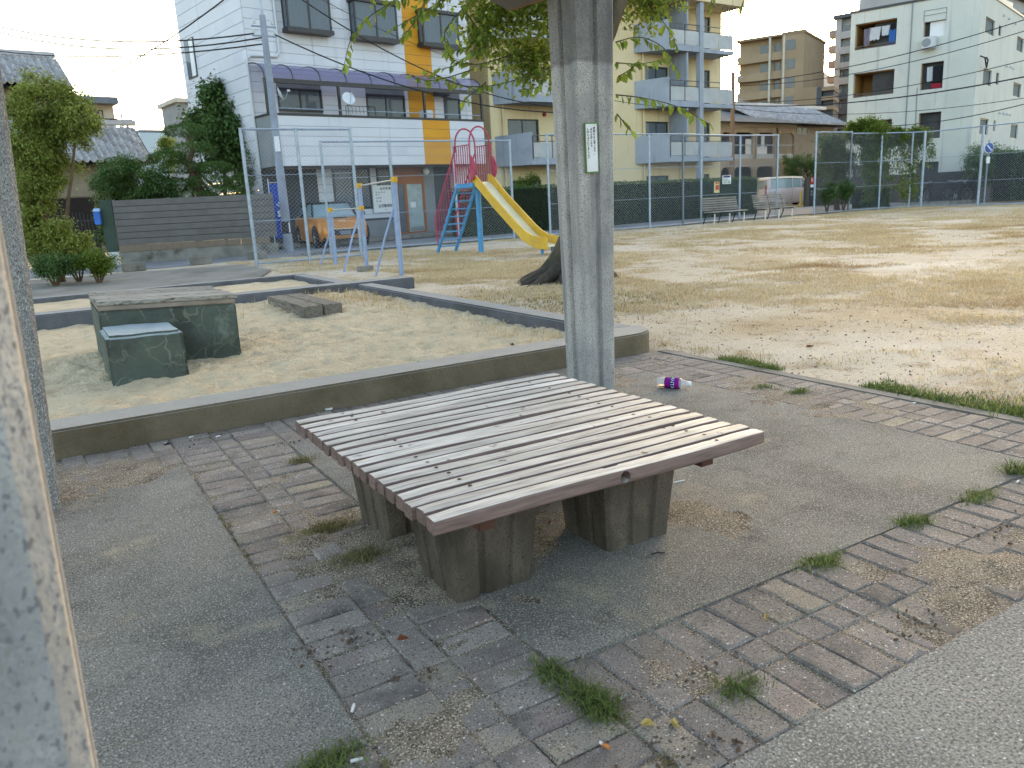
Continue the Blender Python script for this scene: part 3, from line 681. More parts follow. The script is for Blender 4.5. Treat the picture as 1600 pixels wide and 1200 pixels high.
# ================================================================== park benches by the fence
M_bslat = mat('greying bench slat', '7f7a75', '95908a', 8, .85, .4, 60, rand=.12, stretch=(.2, 1, 1))
M_cast = mat('dark cast iron', '26272a', '303237', 12, .55, .2, 50)
M_ivory = mat('ivory painted leg', 'c9c5b5', rough=.6)
def bench(c, label):
    t = thing('park_bench', label, 'bench', c, R(2), 'benches by the fence'); L = .9
    for i in range(4): MB().box(-L, -.42+i*.105, .40, L, -.33+i*.105, .435).obj('seat_slat', M_bslat, t, True, bevel=.006)
    for i in range(6):
        z = .47+i*.078; y = .02+i*.022; MB().box(-L, y, z, L, y+.03, z+.05).obj('back_slat', M_bslat, t, True, bevel=.006)
    for x in (-.75, 0, .75):
        MB().tube([(x, -.36, 0), (x, -.38, .3), (x, -.36, .395)], .022, 6).obj('front_leg', M_ivory, t, True)
        MB().tube([(x, .16, 0), (x, .03, .3), (x, .07, .47), (x, .19, .9)], .02, 6).obj('rear_leg', M_cast, t, True)
        MB().box(x-.02, -.4, .36, x+.02, .02, .397).obj('bearer', M_cast, t, True)
    return t
bench((21.15, 20.55, 0), 'left one of the two grey slatted park benches, below the fence notices')
bench((23.75, 20.6, 0), 'right one of the two grey slatted park benches, nearer the van')

# notices tied to the fence
def pt_on(px, py, Y): return on_y(px, py, Y)
def notice(px0, py0, px1, py1, Y, label, m, blocks, name='fence_notice', rot=0):
    a, c = pt_on(px0, py0, Y), pt_on(px1, py1, Y); w_, h_ = c.x-a.x, a.z-c.z
    t = thing(name, label, 'notice', (a.x, Y, c.z))
    MB().box(0, 0, 0, w_, .008, h_).obj('sheet', m, t, True)
    for (x0, z0, x1, z1, mm) in blocks: MB().box(x0*w_, -.006, z0*h_, x1*w_, -.001, z1*h_).obj('print', mm, t, True)
    return t
M_paper = mat('white laminated paper', 'd5d7da', rough=.4); M_navy = mat('navy print', '2a2f66', rough=.5); M_orange = mat('orange red print', 'b8402c', rough=.5); M_ltyel = mat('pale yellow card', 'd8c98a', rough=.5)
M_greyp = mat('grey print', '7f8688', rough=.6); M_greenp = mat('pale green print', '9cb58a', rough=.6)
notice(1129, 274, 1142, 287, 21.5, 'square white notice with navy heading on the fence', M_paper, [(.1, .72, .9, .95, M_navy), (.1, .5, .8, .56, M_greyp), (.1, .36, .9, .42, M_greyp), (.12, .1, .5, .3, M_greenp), (.6, .1, .9, .28, M_greyp)])
notice(1116, 284, 1124, 301, 21.5, 'narrow pale yellow card with red print on the fence', M_ltyel, [(.15, .8, .85, .95, M_orange), (.25, .25, .9, .7, M_orange)])

# ================================================================== the big tree
M_bark = mat('mossy bark', '5b5345', '3f3a32', 5, .95, 1.5, 22, .15, stretch=(1, 1, .3), stain=('6b6a35', 2, .56, .68))
M_bark2 = mat('dark root bark', '3a3530', '4d463e', 8, .95, 1.5, 26, .15, stain=('6a5f52', 3, .6, .72))
M_leaf = mat('broad green leaves', '64762f', '7f8c3a', 1.3, .55, spec=.35, isl=.4, trans=.58, stain=('8d8a38', .9, .58, .74))
TB = Vector((6.93, 9.38, 0))
tree = thing('broadleaf_tree', 'big broadleaf tree behind the concrete pillar, branches hanging over the slide', 'tree', TB)
def limb(pts, rad, n=10, jag=.06, seed=0):
    """smoothly interpolated tapered tube with lumpy bark"""
    P = [Vector(p) for p in pts]; out = []; rr = []
    for i in range(len(P)-1):
        p0 = P[max(i-1, 0)]; p1 = P[i]; p2 = P[i+1]; p3 = P[min(i+2, len(P)-1)]
        for k in range(5):
            t = k/5; t2 = t*t; t3 = t2*t
            out.append(.5*((2*p1)+(-p0+p2)*t+(2*p0-5*p1+4*p2-p3)*t2+(-p0+3*p1-3*p2+p3)*t3)); rr.append(rad[i]+(rad[i+1]-rad[i])*t)
    out.append(P[-1]); rr.append(rad[-1])
    b = MB(); b.tube(out, rr, n)
    b.v = [tuple(Vector(v)+Vector((noise.noise(Vector(v)*4+Vector((seed, 0, 0))), noise.noise(Vector(v)*4+Vector((0, 9, seed))), 0))*jag*.6) for v in b.v]
    return b
# trunk: flared fluted lathe
b = MB(); rows = [(-.08, .72), (.0, .62), (.08, .52), (.2, .43), (.4, .36), (.7, .31), (1.1, .30), (1.6, .285), (2.1, .29), (2.5, .31), (2.8, .25)]
n = 28; P = []
for z, r in rows:
    for i in range(n):
        a = 2*math.pi*i/n; fl = max(0, 1-z/1.0)
        k = 1+.62*fl*math.cos(a-R(158))+.2*fl*math.sin(5*a+.7)+.12*fl*math.sin(9*a)+.07*noise.noise(Vector((math.cos(a)*1.5, math.sin(a)*1.5, z*1.2)))*2
        P.append(TB+Vector((r*k*math.cos(a)+.03*z, r*k*math.sin(a), z)))
b._a(P, [(r*n+i, r*n+(i+1) % n, (r+1)*n+(i+1) % n, (r+1)*n+i) for r in range(len(rows)-1) for i in range(n)]+[tuple(range((len(rows)-1)*n, len(rows)*n))])
trunk = b.obj('trunk', M_bark, tree, smooth='all')
for i, (a, L, r) in enumerate(((165, 1.15, .12), (185, 1.25, .14), (140, 1.0, .11), (205, 1.1, .12), (230, .8, .1), (176, 1.3, .07))):
    d = Vector((math.cos(R(a)), math.sin(R(a)), 0)); e = Vector((-d.y, d.x, 0))
    limb([TB+d*.2+Vector((0, 0, .42)), TB+d*.42+Vector((0, 0, .2)), TB+d*(.5+.25*L)+e*.1+Vector((0, 0, .08)), TB+d*L+e*.18+Vector((0, 0, -.03))], [r*1.3, r, r*.7, r*.3], 9, .09, i).obj('root', M_bark2, tree, smooth='all')
TOP = TB+Vector((.08, 0, 2.6))
limbs = [([TOP, TOP+Vector((.2, -.1, .9)), TOP+Vector((.6, -.2, 2.0)), TOP+Vector((1.3, -.2, 3.0))], [.22, .16, .12, .06]),
         ([TOP, TOP+Vector((-.1, .3, 1.1)), TOP+Vector((-.2, .7, 2.4)), TOP+Vector((-.3, 1.0, 3.6))], [.2, .16, .11, .05]),
         ([TOP+Vector((.05, -.1, .2)), TOP+Vector((.3, -.25, .9)), TOP+Vector((.75, -.4, 1.7)), TOP+Vector((1.6, -.6, 2.3))], [.14, .10, .07, .04])]
for i, (p, r) in enumerate(limbs): limb(p, r, 9, .05, i).obj('limb', M_bark, tree, smooth='all')
def leaf_cloud(P, L, W, seed=0, droop=.5, jit=.4):
    """numpy leaves: folded kite of two quads (6 verts) per leaf, P (N,3)"""
    r = np.random.default_rng(seed); N = len(P)
    az = r.uniform(0, 2*np.pi, N); el = r.normal(-droop, .45, N)
    d = np.stack([np.cos(az)*np.cos(el), np.sin(az)*np.cos(el), np.sin(el)], 1)
    up = np.tile([0, 0, 1.], (N, 1))+r.normal(0, jit, (N, 3)); s = np.cross(d, up); s /= np.linalg.norm(s, axis=1)[:, None]+1e-9; u = np.cross(s, d)
    l = (L*r.uniform(.7, 1.25, N))[:, None]; w_ = (W*r.uniform(.75, 1.2, N))[:, None]
    base = P; mid = P+d*l*.42; tip = P+d*l
    v = np.stack([base, mid+s*w_*.5+u*w_*.18, tip, mid-s*w_*.5+u*w_*.18], 1).reshape(-1, 3)
    i = np.arange(N)[:, None]*4; F = np.concatenate([i+np.array([[0, 1, 2]]), i+np.array([[0, 2, 3]])], 1).reshape(-1, 3)
    return v, F
def ell_pts(c, r, n, seed, shell=.35):
    g = np.random.default_rng(seed); u = g.normal(size=(n, 3)); u /= np.linalg.norm(u, axis=1)[:, None]
    k = (1-shell*g.random((n, 1))**1.5)
    return np.array(c)+u*k*np.array(r)
def clump_pts(c, r, clumps, per, cr, seed, flat=.7, floor=None):
    """leaf points in small clumps spread over an ellipsoid"""
    g = np.random.default_rng(seed); C = ell_pts(c, r, clumps, seed+1, .6); out = []
    for q in C:
        k = cr*g.uniform(.6, 1.3); p = g.normal(size=(per, 3)); p /= np.linalg.norm(p, axis=1)[:, None]; p *= (g.random((per, 1))**.45)*k; p[:, 2] *= flat; out.append(q+p)
    P = np.concatenate(out)
    if floor is not None: P = P[P[:, 2] > floor]
    return P
PP = []
for (px, py, dep, rr, n_) in ((770, -10, 11.2, .55, 9), (830, 40, 11.3, .5, 13), (800, 80, 11.5, .38, 9), (850, 95, 11.6, .4, 10), (700, -25, 11, .5, 7), (760, 35, 11.3, .3, 6), (845, 10, 11.2, .5, 10), (985, 5, 11.4, .42, 8), (1020, -20, 11.6, .5, 8), (660, -45, 10.8, .5, 6), (900, -40, 11, .9, 12), (600, -60, 10.6, .5, 4), (820, -60, 11, .9, 14), (1070, -75, 11.6, .6, 6), (760, 60, 11.2, .3, 4)):
    c = at(px, py, dep); PP.append(clump_pts(c, (rr, rr, rr*.75), int(n_*1.15), 56, .36, int(px+py*3), .8))
for (c, r, n_, k) in (((-1.6, .4, 2.0), (2.2, 1.8, 1.0), 80, 1), ((1.2, .2, 2.8), (2.0, 1.8, 1.4), 80, 2), ((-.2, .6, 4.0), (2.4, 2.2, 1.3), 90, 3)):
    PP.append(clump_pts(TOP+Vector(c), r, n_, 45, .32, 70+k, .7, floor=4.3))
V, F = leaf_cloud(np.concatenate(PP), .11, .055, 5); fo = np_obj('foliage', V, F, M_leaf, tree); fo['kind'] = 'stuff'
# hanging sprays: single leaves
lm = MB(); 
for s_ in (1, -1): lm._a([(0, 0, 0), (.022*s_, .02, .006), (.026*s_, .045, .009), (.016*s_, .075, .006), (0, .1, -.004), (0, .05, -.002)], [(0, 1, 2, 5), (5, 2, 3, 4)] if s_ > 0 else [(5, 2, 1, 0), (4, 3, 2, 5)])
leaf_mesh = lm.mesh('leaf', M_leaf, fix=False)
M_leaf1 = mat('single green leaf', '5f7430', '76852f', 3, .5, spec=.4, trans=.42, rand=.35); leaf_mesh.materials.clear(); leaf_mesh.materials.append(M_leaf1)
sprays = [([(645, -12), (612, 4), (575, 28), (548, 62), (536, 112)], 10.6, 24), ([(668, -10), (655, 22), (640, 45), (624, 62)], 10.6, 14), ([(742, -5), (712, 25), (695, 52), (700, 84)], 10.8, 18),
          ([(868, 102), (815, 122), (765, 134), (715, 132), (662, 108)], 11.3, 34), ([(800, 85), (750, 100), (715, 96), (690, 80)], 11.2, 20), ([(720, 10), (745, 45), (735, 72), (700, 80)], 11.1, 18),
          ([(962, 66), (1000, 58), (1038, 76), (1062, 116)], 11.2, 22), ([(962, 148), (1010, 154), (1062, 168), (1112, 196)], 11, 24), ([(964, 178), (974, 190), (988, 206)], 11, 7), ([(962, 98), (1000, 100), (1040, 92)], 11.2, 14),
          ([(1000, -5), (1025, 20), (1050, 55), (1058, 78)], 11.3, 16), ([(966, 120), (985, 108), (1000, 92)], 11.2, 9), ([(850, 110), (842, 135), (812, 140)], 11.1, 8), ([(688, -12), (684, 12), (660, 18)], 10.7, 10), ([(1172, -10), (1162, 2), (1158, 12)], 11, 4), ([(1118, -12), (1112, 2), (1116, 12)], 11, 5), ([(760, 128), (735, 148), (722, 160)], 11.2, 6), ([(705, -10), (672, 12), (640, 30), (612, 46)], 10.7, 16), ([(765, 70), (730, 88), (705, 104), (676, 110)], 11.1, 16), ([(740, 108), (702, 120), (668, 126), (640, 116)], 11.1, 14)]
nl = 0
for (pp, dep, cnt) in sprays:
    pts = [at(x, y, dep+rng.uniform(-.15, .15)) for x, y in pp]
    tw = limb(pts, [.011]+[.007]*(len(pts)-2)+[.003], 5, 0); tw.obj('twig', M_bark, tree)
    cnt = min(cnt, 300-nl); nl += cnt
    for i in range(cnt):
        t = (i+rng.random()*.6)/cnt*(len(pts)-1); k = min(int(t), len(pts)-2); p = pts[k].lerp(pts[k+1], t-k); d = (pts[k+1]-pts[k]).normalized()
        sd_ = Vector((rng.uniform(-1, 1), rng.uniform(-1, 1), -.9)).normalized(); dirv = (d*.5+sd_).normalized()
        q = dirv.to_track_quat('Y', 'Z'); q.rotate(Euler((0, 0, 0)))
        o = bpy.data.objects.new('leaf', leaf_mesh); link(o, tree); o.location = p; o.rotation_mode = 'QUATERNION'
        from mathutils import Quaternion
        o.rotation_quaternion = q @ Quaternion((0, 1, 0), rng.uniform(-1.2, 1.2)); s_ = rng.uniform(.95, 1.6); o.scale = (s_, s_, s_)
# ================================================================== street behind the fences
M_road = mat('street asphalt', '6f7072', '7c7d7f', 1.2, .9, .4, 60, .3, stain=('5c5d5f', .5, .5, .7))
def quadroad(p, z, name='road', m=M_road): return tag(MB().quad(*[(x, y, z) for x, y in p]).obj(name, m), kind='structure')
quadroad([(-20, 20.2), (6.4, 21.0), (13, 21.9), (30, 22.2), (60, 24.5), (60, 37), (31, 28), (-20, 22.4+1.6)], .004)
quadroad([(-20, 14.3), (1.2, 14.2), (3.4, 14.6), (4.2, 16.6), (4.2, 19.4), (1.0, 19.9), (-20, 20.6)], .022, 'path', mat('grey gravel path', '7b766e', '8b857b', 1.5, .95, .8, 60, stain=('69645c', .8, .5, .68)))
tag(MB().box(6.3, 21.45, -.05, 27.0, 21.58, .06).obj('kerb', M_conc), kind='structure')
for i, (px, py) in enumerate(((210, 424), (315, 413.5), (402, 405), (470, 398), (548, 386), (700, 375), (768, 370), (1103, 344), (1252, 329))):
    p = gp(px, py)
    if i < 3: tag(MB().box(p.x-.25, p.y-.09, 0, p.x+.25, p.y+.09, .2).obj('kerb_stone', M_conc, bevel=.015),
        ('grey kerb stone on the street edge nearest the shrubs', 'grey kerb stone below the slatted wall', 'grey kerb stone beside the fence corner')[i], 'kerb stone')

M_siding = mat('white siding board', 'c0c2ca', 'c8cad1', .8, .55, .12, 120, .35, rand=.03, stain=('aeb4c2', .6, .6, .8), streak=('a6a9ae', 5, .60, .78))
M_yside = mat('yellow siding board', 'c08418', 'ca8f20', .8, .55, .12, 120, .35, rand=.03)
M_dkframe = mat('dark bronze frame', '1f1f24', '2a2a30', 8, .4, 0, spec=.5)
M_inside = mat('dim room interior', '3a3a3c', '2b2b2e', 1.5, .9)
M_glass = glass_mat('window glass', '7f8a93', .06, .55)
M_curtain = mat('pale curtain', '9a9d9c', 'b4b6b2', 3, .9, .4, 12, stretch=(9, 1, .2))
M_lilac = glass_mat('lilac awning sheet', '85819e', .25, .5)
M_gwall = mat('plain dark filler', '3d3f42', '4a4c4f', 2, .85)
M_greyw = mat('grey rendered wall', '84878a', '777a7d', 1.5, .88, .2, 60)
M_orng = mat('varnished orange wood', '9a5a14', '8a4d10', 4, .45, .2, 40, stretch=(1, 1, .2))
M_pipe = mat('white pvc pipe', 'b9bcc0', rough=.5)
def window(parent, x0, x1, z0, z1, y, n=2, fr=.05, frame=M_dkframe, prot=.03, curtain=.0, room=.7, part='window', pane=None):
    """recess-mounted sliding window in local facade coordinates, y = wall plane"""
    b = MB(); b.box(x0, y-prot, z0, x0+fr, y+.06, z1); b.box(x1-fr, y-prot, z0, x1, y+.06, z1); b.box(x0+fr, y-prot, z1-fr, x1-fr, y+.06, z1); b.box(x0+fr, y-prot, z0, x1-fr, y+.06, z0+fr)
    wd = (x1-x0-2*fr)/n
    for i in range(1, n): c = x0+fr+wd*i; b.box(c-fr*.45, y-prot*.6, z0+fr, c+fr*.45, y+.05, z1-fr)
    w_ = b.obj(part, frame, parent, True)
    for i in range(n): MB().box(x0+fr+wd*i+.004, y+.006+.012*(i % 2), z0+fr+.002, x0+fr+wd*(i+1)-.004, y+.012+.012*(i % 2), z1-fr-.002).obj('pane', pane or M_glass, w_, True)
    MB().box(x0+.01, y+.062, z0+.01, x1-.01, y+.068, z1-.01).obj('room_back', M_inside, w_, True)
    if curtain: 
        b = MB(); cw = (x1-x0)*curtain; k = 10
        P = [(x1-fr-cw+cw*i/k, y+.045+.008*math.sin(i*2.3), z0+fr) for i in range(k+1)]+[(x1-fr-cw*.9+cw*.9*i/k, y+.045+.008*math.sin(i*2.1), z1-fr) for i in range(k+1)]
        b._a(P, [(i, i+1, i+k+2, i+k+1) for i in range(k)]).obj('curtain', M_curtain, w_, True)
    return w_
def boards(parent, x0, x1, z0, z1, y, m, bh=.33, th=.018, holes=(), name='siding_board', joint=0, out=-1):
    """horizontal siding, each board its own piece, cut around holes (x0,x1,z0,z1)"""
    k = max(1, round((z1-z0)/bh)); bh = (z1-z0)/k
    for i in range(k):
        a, c = z0+i*bh, z0+(i+1)*bh-.012
        cuts = sorted([(h[0], h[1]) for h in holes if h[2] < c-.02 and h[3] > a+.02]); x = x0; segs = []
        for (h0, h1) in cuts:
            if h0 > x+.02: segs.append((x, min(h0, x1)))
            x = max(x, h1)
        if x < x1-.02: segs.append((x, x1))
        for (a0, a1) in segs: MB().box(a0, y+out*th, a, a1, y, c).obj(name, m, parent, True)

# ------------------------------------------------------------------ white and yellow house
F1 = Facade((8.3, 27.5), 10); DS = 1.25
h1 = thing('apartment_house', 'white house with yellow stripe, lilac balcony awning and dark bay windows', 'building', F1.p, F1.a)
xl = F1.s(427, 220); xr = F1.s(757, 220); zo = F1.z(600, 257.5); zp = F1.z(560, 180.5)
xm = xl+.02; xmr = F1.s(733, 100, DS); ZR = 12.2; DEP = 9.5
sfar = None
for dd in np.arange(3, 16, .05):
    p = F1.p+F1.d*xl+F1.n*dd; v = p-Vector((0, 0, H)); q = Vector((v.dot(CR), v.dot(CD), v.dot(_f)))
    vz = Vector((p.x, p.y, 5.0))-Vector((0, 0, H)); px = 800+FPX*vz.dot(CR)/vz.dot(_f)
    if px < 297: sfar = dd; break
sfar = sfar or 9
DEP = sfar-DS
ys0, ys1 = F1.s(662, 220), F1.s(704, 220)
b = MB(); b.box(xl+.02, DS+.022, zo+.02, xmr, DS+DEP, ZR); b.obj('wall', M_greyw, h1, True)
MB().box(xl-.1, DS-.1, ZR+.001, xmr+.1, DS+DEP, ZR+.2).obj('roof', M_greyw, h1, True)
# balcony box
b = MB(); b.box(xl, .02, zo, xr, .12, zp-.06); b.box(xl, .122, zo, xl+.1, DS, zp-.06); b.box(xr-.1, .122, zo, xr, DS, zp-.06); b.box(xl+.1, .122, zo, xr-.1, DS+.01, zo+.15); b.obj('balcony', M_greyw, h1, True)
boards(h1, xl, ys0, zo, zp-.07, .018, M_siding); boards(h1, ys0+.004, ys1, zo, zp-.07, .018, M_yside); boards(h1, ys1+.004, xr, zo, zp-.07, .018, M_siding)
MB().box(xl-.04, -.03, zp-.058, xr+.04, .16, zp).box(xl-.04, .162, zp-.058, xl+.14, DS, zp).obj('parapet_cap', M_dkframe, h1, True)
MB().cyl((xl+.3, .06, zp+.16), (xr-.1, .06, zp+.16), .02, n=6).obj('balcony_rail', M_galv, h1, True)
# main front: windows and boards
def rect(px0, py0, px1, py1, d=DS):
    a = F1(px0, (py0+py1)/2, d)[0]; c = F1(px1, (py0+py1)/2, d)[0]; mx_ = (px0+px1)/2
    return a, c, F1.z(mx_, py1, d), F1.z(mx_, py0, d)
wins = [rect(434, 138.5, 503, 174), rect(573, 148, 633, 186), rect(694, 154, 719, 188)]
bays = [rect(440, -8, 508, 47), rect(546, 8, 612, 60), rect(652, 24, 708, 70)]
holes = [(w_[0], w_[1], w_[2], w_[3]) for w_ in wins]+[(w_[0]+.02, w_[1]-.02, w_[2], w_[3]) for w_ in bays]
y3a, y3b = F1.s(632, 80, DS), F1.s(673, 80, DS)
def clip(hs, a, c): return [h for h in hs if h[1] > a and h[0] < c]
for (a, c, m) in ((xm, y3a, M_siding), (y3a+.004, y3b, M_yside), (y3b+.004, xmr, M_siding)):
    boards(h1, a, c, zo+.2, ZR, DS+.02, m, holes=clip(holes, a, c))
for i, w_ in enumerate(wins): window(h1, *w_, DS+.0, n=2 if i < 2 else 1, fr=.06, curtain=.3)
for w_ in bays:
    x0, x1, z0, z1 = w_; pr = .38
    b = MB()
    b.box(x0-.05, DS-pr-.05, z0-.16, x1+.05, DS+.02, z0-.02); b.box(x0-.06, DS-pr-.06, z1-.02, x1+.06, DS+.02, z1+.1)
    for (xx, yy) in ((x0, DS-pr), (x1-.06, DS-pr), ((x0+x1)/2-.03, DS-pr), (x0, DS-.08), (x1-.06, DS-.08)): b.box(xx, yy, z0-.018, xx+.06, yy+.06, z1-.022)
    bw = b.obj('bay_window', M_dkframe, h1, True)
    MB().box(x0+.062, DS-pr+.02, z0, (x0+x1)/2-.032, DS-pr+.03, z1-.03).obj('pane', M_glass, bw, True)
    MB().box((x0+x1)/2+.032, DS-pr+.02, z0, x1-.062, DS-pr+.03, z1-.03).obj('pane', M_glass, bw, True)
    for xx in (x0+.02, x1-.03): MB().box(xx, DS-pr+.062, z0, xx+.01, DS-.082, z1-.03).obj('pane', M_glass, bw, True)
    b = MB(); k = 8
    for (c0, c1) in ((x0+.08, x0+.45*(x1-x0)), (x0+.62*(x1-x0), x1-.1)):
        P = [(c0+(c1-c0)*i/k, DS-.05+.02*math.sin(i*2.5), z0) for i in range(k+1)]+[(c0+(c1-c0)*i/k, DS-.05+.02*math.sin(i*2.2), z1-.04) for i in range(k+1)]
        b._a(P, [(i, i+1, i+k+2, i+k+1) for i in range(k)])
    b.obj('curtain', M_curtain, bw, True)
    MB().box(x0+.06, DS+.003, z0, x1-.06, DS+.016, z1-.03).obj('room_back', M_inside, bw, True)
# side wall
for i in range(int((ZR-.3)/.42)):
    a = .3+i*.42
    for (y0, y1) in ((DS+.03, sfar*.5), (sfar*.5+.006, sfar)): MB().box(xl-.018+.02, y0, a, xl+.018, y1, a+.405).obj('siding_board', M_siding, h1, True)
b = MB(); wy0, wy1, wz0, wz1 = sfar*.80, sfar*.93, 6.35, 7.75
b.box(xl-.03, wy0, wz0, xl+.0, wy1, wz1); sw = b.obj('side_window', M_dkframe, h1, True)
MB().box(xl-.045, wy0+.05, wz0+.05, xl-.032, (wy0+wy1)/2-.02, wz1-.05).obj('pane', M_paper, sw, True)
MB().box(xl-.045, (wy0+wy1)/2+.02, wz0+.05, xl-.032, wy1-.05, wz1-.05).obj('pane', M_glass, sw, True)
# awning
zb = F1.z(540, 131, .1); zt = F1.z(540, 113.5, DS)
axl, axr = F1.s(411, 120, .1), F1.s(752, 146, .1)
def arc(t): return (DS-.05-(DS-.12)*math.sin(t*math.pi/2), zb+.05+(zt-zb)*math.cos(t*math.pi/2)**.9)
MB().box(axl, .05, zb-.1, axr, .16, zb+.04).obj('awning_beam', M_dkframe, h1, True)
nb = 9
for i in range(nb+1):
    x = axl+(axr-axl-.05)*i/nb; MB().tube([(x+.025, *arc(t)) for t in np.linspace(0, 1, 8)], .025, 5).obj('awning_rib', M_dkframe, h1, True)
for i in range(nb):
    x0 = axl+(axr-axl-.05)*i/nb+.05; x1 = axl+(axr-axl-.05)*(i+1)/nb; b = MB(); k = 8
    P = [(x0, *arc(t)) for t in np.linspace(0, 1, k)]+[(x1, *arc(t)) for t in np.linspace(0, 1, k)]
    b._a(P, [(j, j+1, k+j+1, k+j) for j in range(k-1)]).obj('awning_sheet', M_lilac, h1, True, smooth='all')
for px, py in ((416, 150), (530, 158), (663, 165), (752, 168)):
    x = F1.s(px, py, .1); MB().box(x-.04, .05, zp+.002, x+.04, .13, zb-.102).obj('awning_post', M_dkframe, h1, True)
MB().tube([(F1.s(426, 0, DS), DS-.06, ZR), (F1.s(426, 0, DS), DS-.06, zt+.5), (F1.s(431, 92, DS), DS-.06, zt+.35), (xl+.1, DS-.06, zt+.32), (xl-.05, DS-.06, zt+.2), (xl-.05, DS-.06, 2.6)], .045, 8).obj('downpipe', M_pipe, h1, True, smooth=True)
a = rect(661, 172, 676, 187, .5); MB().box(a[0], .45, a[2], a[1], .75, a[3]).obj('air_conditioner', M_pipe, h1, True, bevel=.02)
a = rect(676, 142, 696, 151, DS); MB().box(a[0], DS-.3, a[2], a[1], DS+.0, a[3]).obj('wall_lamp', M_dkframe, h1, True, bevel=.02)
# ground floor
GD = 1.3
gz = zo-.03
b = MB(); b.box(xl+.05, GD+.03, -.05, xr-.15, GD+.3, gz); b.obj('ground_floor_wall', M_gwall, h1, True)  # dark colour stands for shade in the garage and entrance openings
def gx(px, py=330): return F1.s(px, py, GD)
door0, door1 = gx(619, 320), gx(664, 320)
segs = [(gx(497, 290), gx(520, 290), .7, gz), (gx(520, 290), gx(616, 320), .78, 1.15), (gx(580, 290), gx(589, 290), 1.15, gz), (gx(612, 290), gx(618, 290), 1.15, gz)]
for (a, c, z0, z1) in segs: boards(h1, a, c, z0, z1, GD+.025, M_siding, bh=.28)
MB().box(gx(497, 290), GD+.002, -.04, gx(616, 320), GD+.028, .695).obj('plinth', M_greyw, h1, True)
window(h1, gx(522, 290), gx(579, 290), 1.18, gz-.02, GD+.0, n=2, fr=.05); window(h1, gx(590, 280), gx(611, 280), 1.75, gz-.02, GD, n=1, fr=.05)
# door of orange wood
b = MB(); zd = 2.02
b.box(door0, GD-.05, zd, door1, GD+.02, gz); b.box(door0, GD-.05, 0, door0+.1, GD+.02, zd-.002); b.box(door1-.1, GD-.05, 0, door1, GD+.02, zd-.002)
dm = door0+.34*(door1-door0); b.box(dm-.06, GD-.05, 0, dm+.06, GD+.02, zd-.002); b.box(door0+.1, GD-.048, 0, dm-.06, GD+.02, .16); b.box(dm+.06, GD-.048, 0, door1-.1, GD+.02, .16)
dr = b.obj('door', M_orng, h1, True)
M_frost = mat('frosted door glass', '8d9a9c', 'a5b1b2', 3, .35, spec=.5)
MB().box(door0+.1, GD-.01, .16, dm-.06, GD+.0, zd).obj('pane', M_glass, dr, True); MB().box(dm+.06, GD-.01, .16, door1-.1, GD+.0, zd).obj('pane', M_frost, dr, True)
MB().box(dm+.2, GD-.03, 1.1, dm+.45, GD-.015, 1.32).obj('paper_note', M_paper, dr, True)
MB().box(dm+.14, GD-.035, .2, door1-.16, GD-.015, .34).obj('letter_slot', M_greyp, dr, True)
MB().box(door1+.003, GD-.03, 0, gx(680, 320), GD+.02, gz).obj('pier', M_greyw, h1, True); 
MB().box(gx(706, 320), GD-.3, 0, xr-.15, GD+.02, gz).obj('pier', M_siding, h1, True)
MB().box(xl+.1, -.9, 0, xr+2.5, GD+.02, .10).obj('entrance_step', M_conc, h1, True)
lp = F1(666, 268, GD-.35)
MB().lathe([(.001, -.13)]+[(.13*math.cos(t), .13*math.sin(t)) for t in np.linspace(-1.3, 1.3, 8)]+[(.001, .13)], (lp[0], GD-.35, lp[1]), n=14).obj('globe_lamp', mat('opal lamp globe', 'dfe0dc', rough=.4), h1, True, smooth='all')
MB().box(lp[0]-.03, GD-.3, lp[1]-.03, lp[0]+.03, GD+.0, lp[1]+.03).obj('lamp_bracket', M_dkframe, h1, True)
# name board
nb_ = thing('name_board', 'white board with rows of black lettering beside the orange door', 'sign', F1.p+F1.d*gx(583)+F1.n*(GD-.09)+Vector((0, 0, .98)), F1.a)
bw_, bh_ = gx(616, 315)-gx(583, 315), 1.02
MB().box(0, 0, 0, bw_, .04, bh_).obj('board', M_paper, nb_, True)
RX90 = Matrix.Rotation(R(90), 4, 'X')
for (tx, s_, x, z) in (('診 療 時 間', .10, .34, .86), ('月・火・木・金', .06, .13, .74), ('水・土', .06, .13, .66), ('休 診 日', .07, .13, .53), ('日・祝', .07, .13, .40), ('立花整骨院', .13, .2, .20), ('TEL', .05, .5, .08)):
    text('lettering', tx, s_, M_black, Matrix.Translation((x, -.003, z)) @ RX90, nb_, .001, local=True)

# ------------------------------------------------------------------ satellite dishes on the balcony
def dish(px, py, label, aim):
    s_, z_ = F1(px, py, -.05); t = thing('satellite_dish', label, 'satellite dish', F1.p+F1.d*s_+F1.n*(-.05)+Vector((0, 0, z_)), F1.a, 'satellite dishes')
    ax = Vector(aim).normalized()
    MB().lathe([(.001, 0), (.08, .006), (.16, .025), (.23, .055), (.235, .06), (.23, .062), (.15, .03), (.001, .008)], (0, 0, 0), ax, 20).obj('dish', mat('pale dish', 'c2c6cc', rough=.5), t, True, smooth='all')
    MB().tube([Vector((0, 0, -.2)), ax*.2+Vector((0, 0, -.2)), ax*.33], .012, 5).obj('feed_arm', M_galv, t, True)
    MB().box(-.04, -.03, -.03, .04, .03, .03, Matrix.Translation(ax*.34)).obj('receiver', M_pipe, t, True)
    MB().tube([(0, 0, 0), -ax*.1, -ax*.1+Vector((0, 0, -.5))], .018, 6).obj('mount', M_galv, t, True)
dish(436, 148, 'satellite dish seen edge-on at the left end of the balcony', (.8, -.35, .35))
dish(544, 155, 'round satellite dish facing the park on the balcony', (-.15, -1, .45))
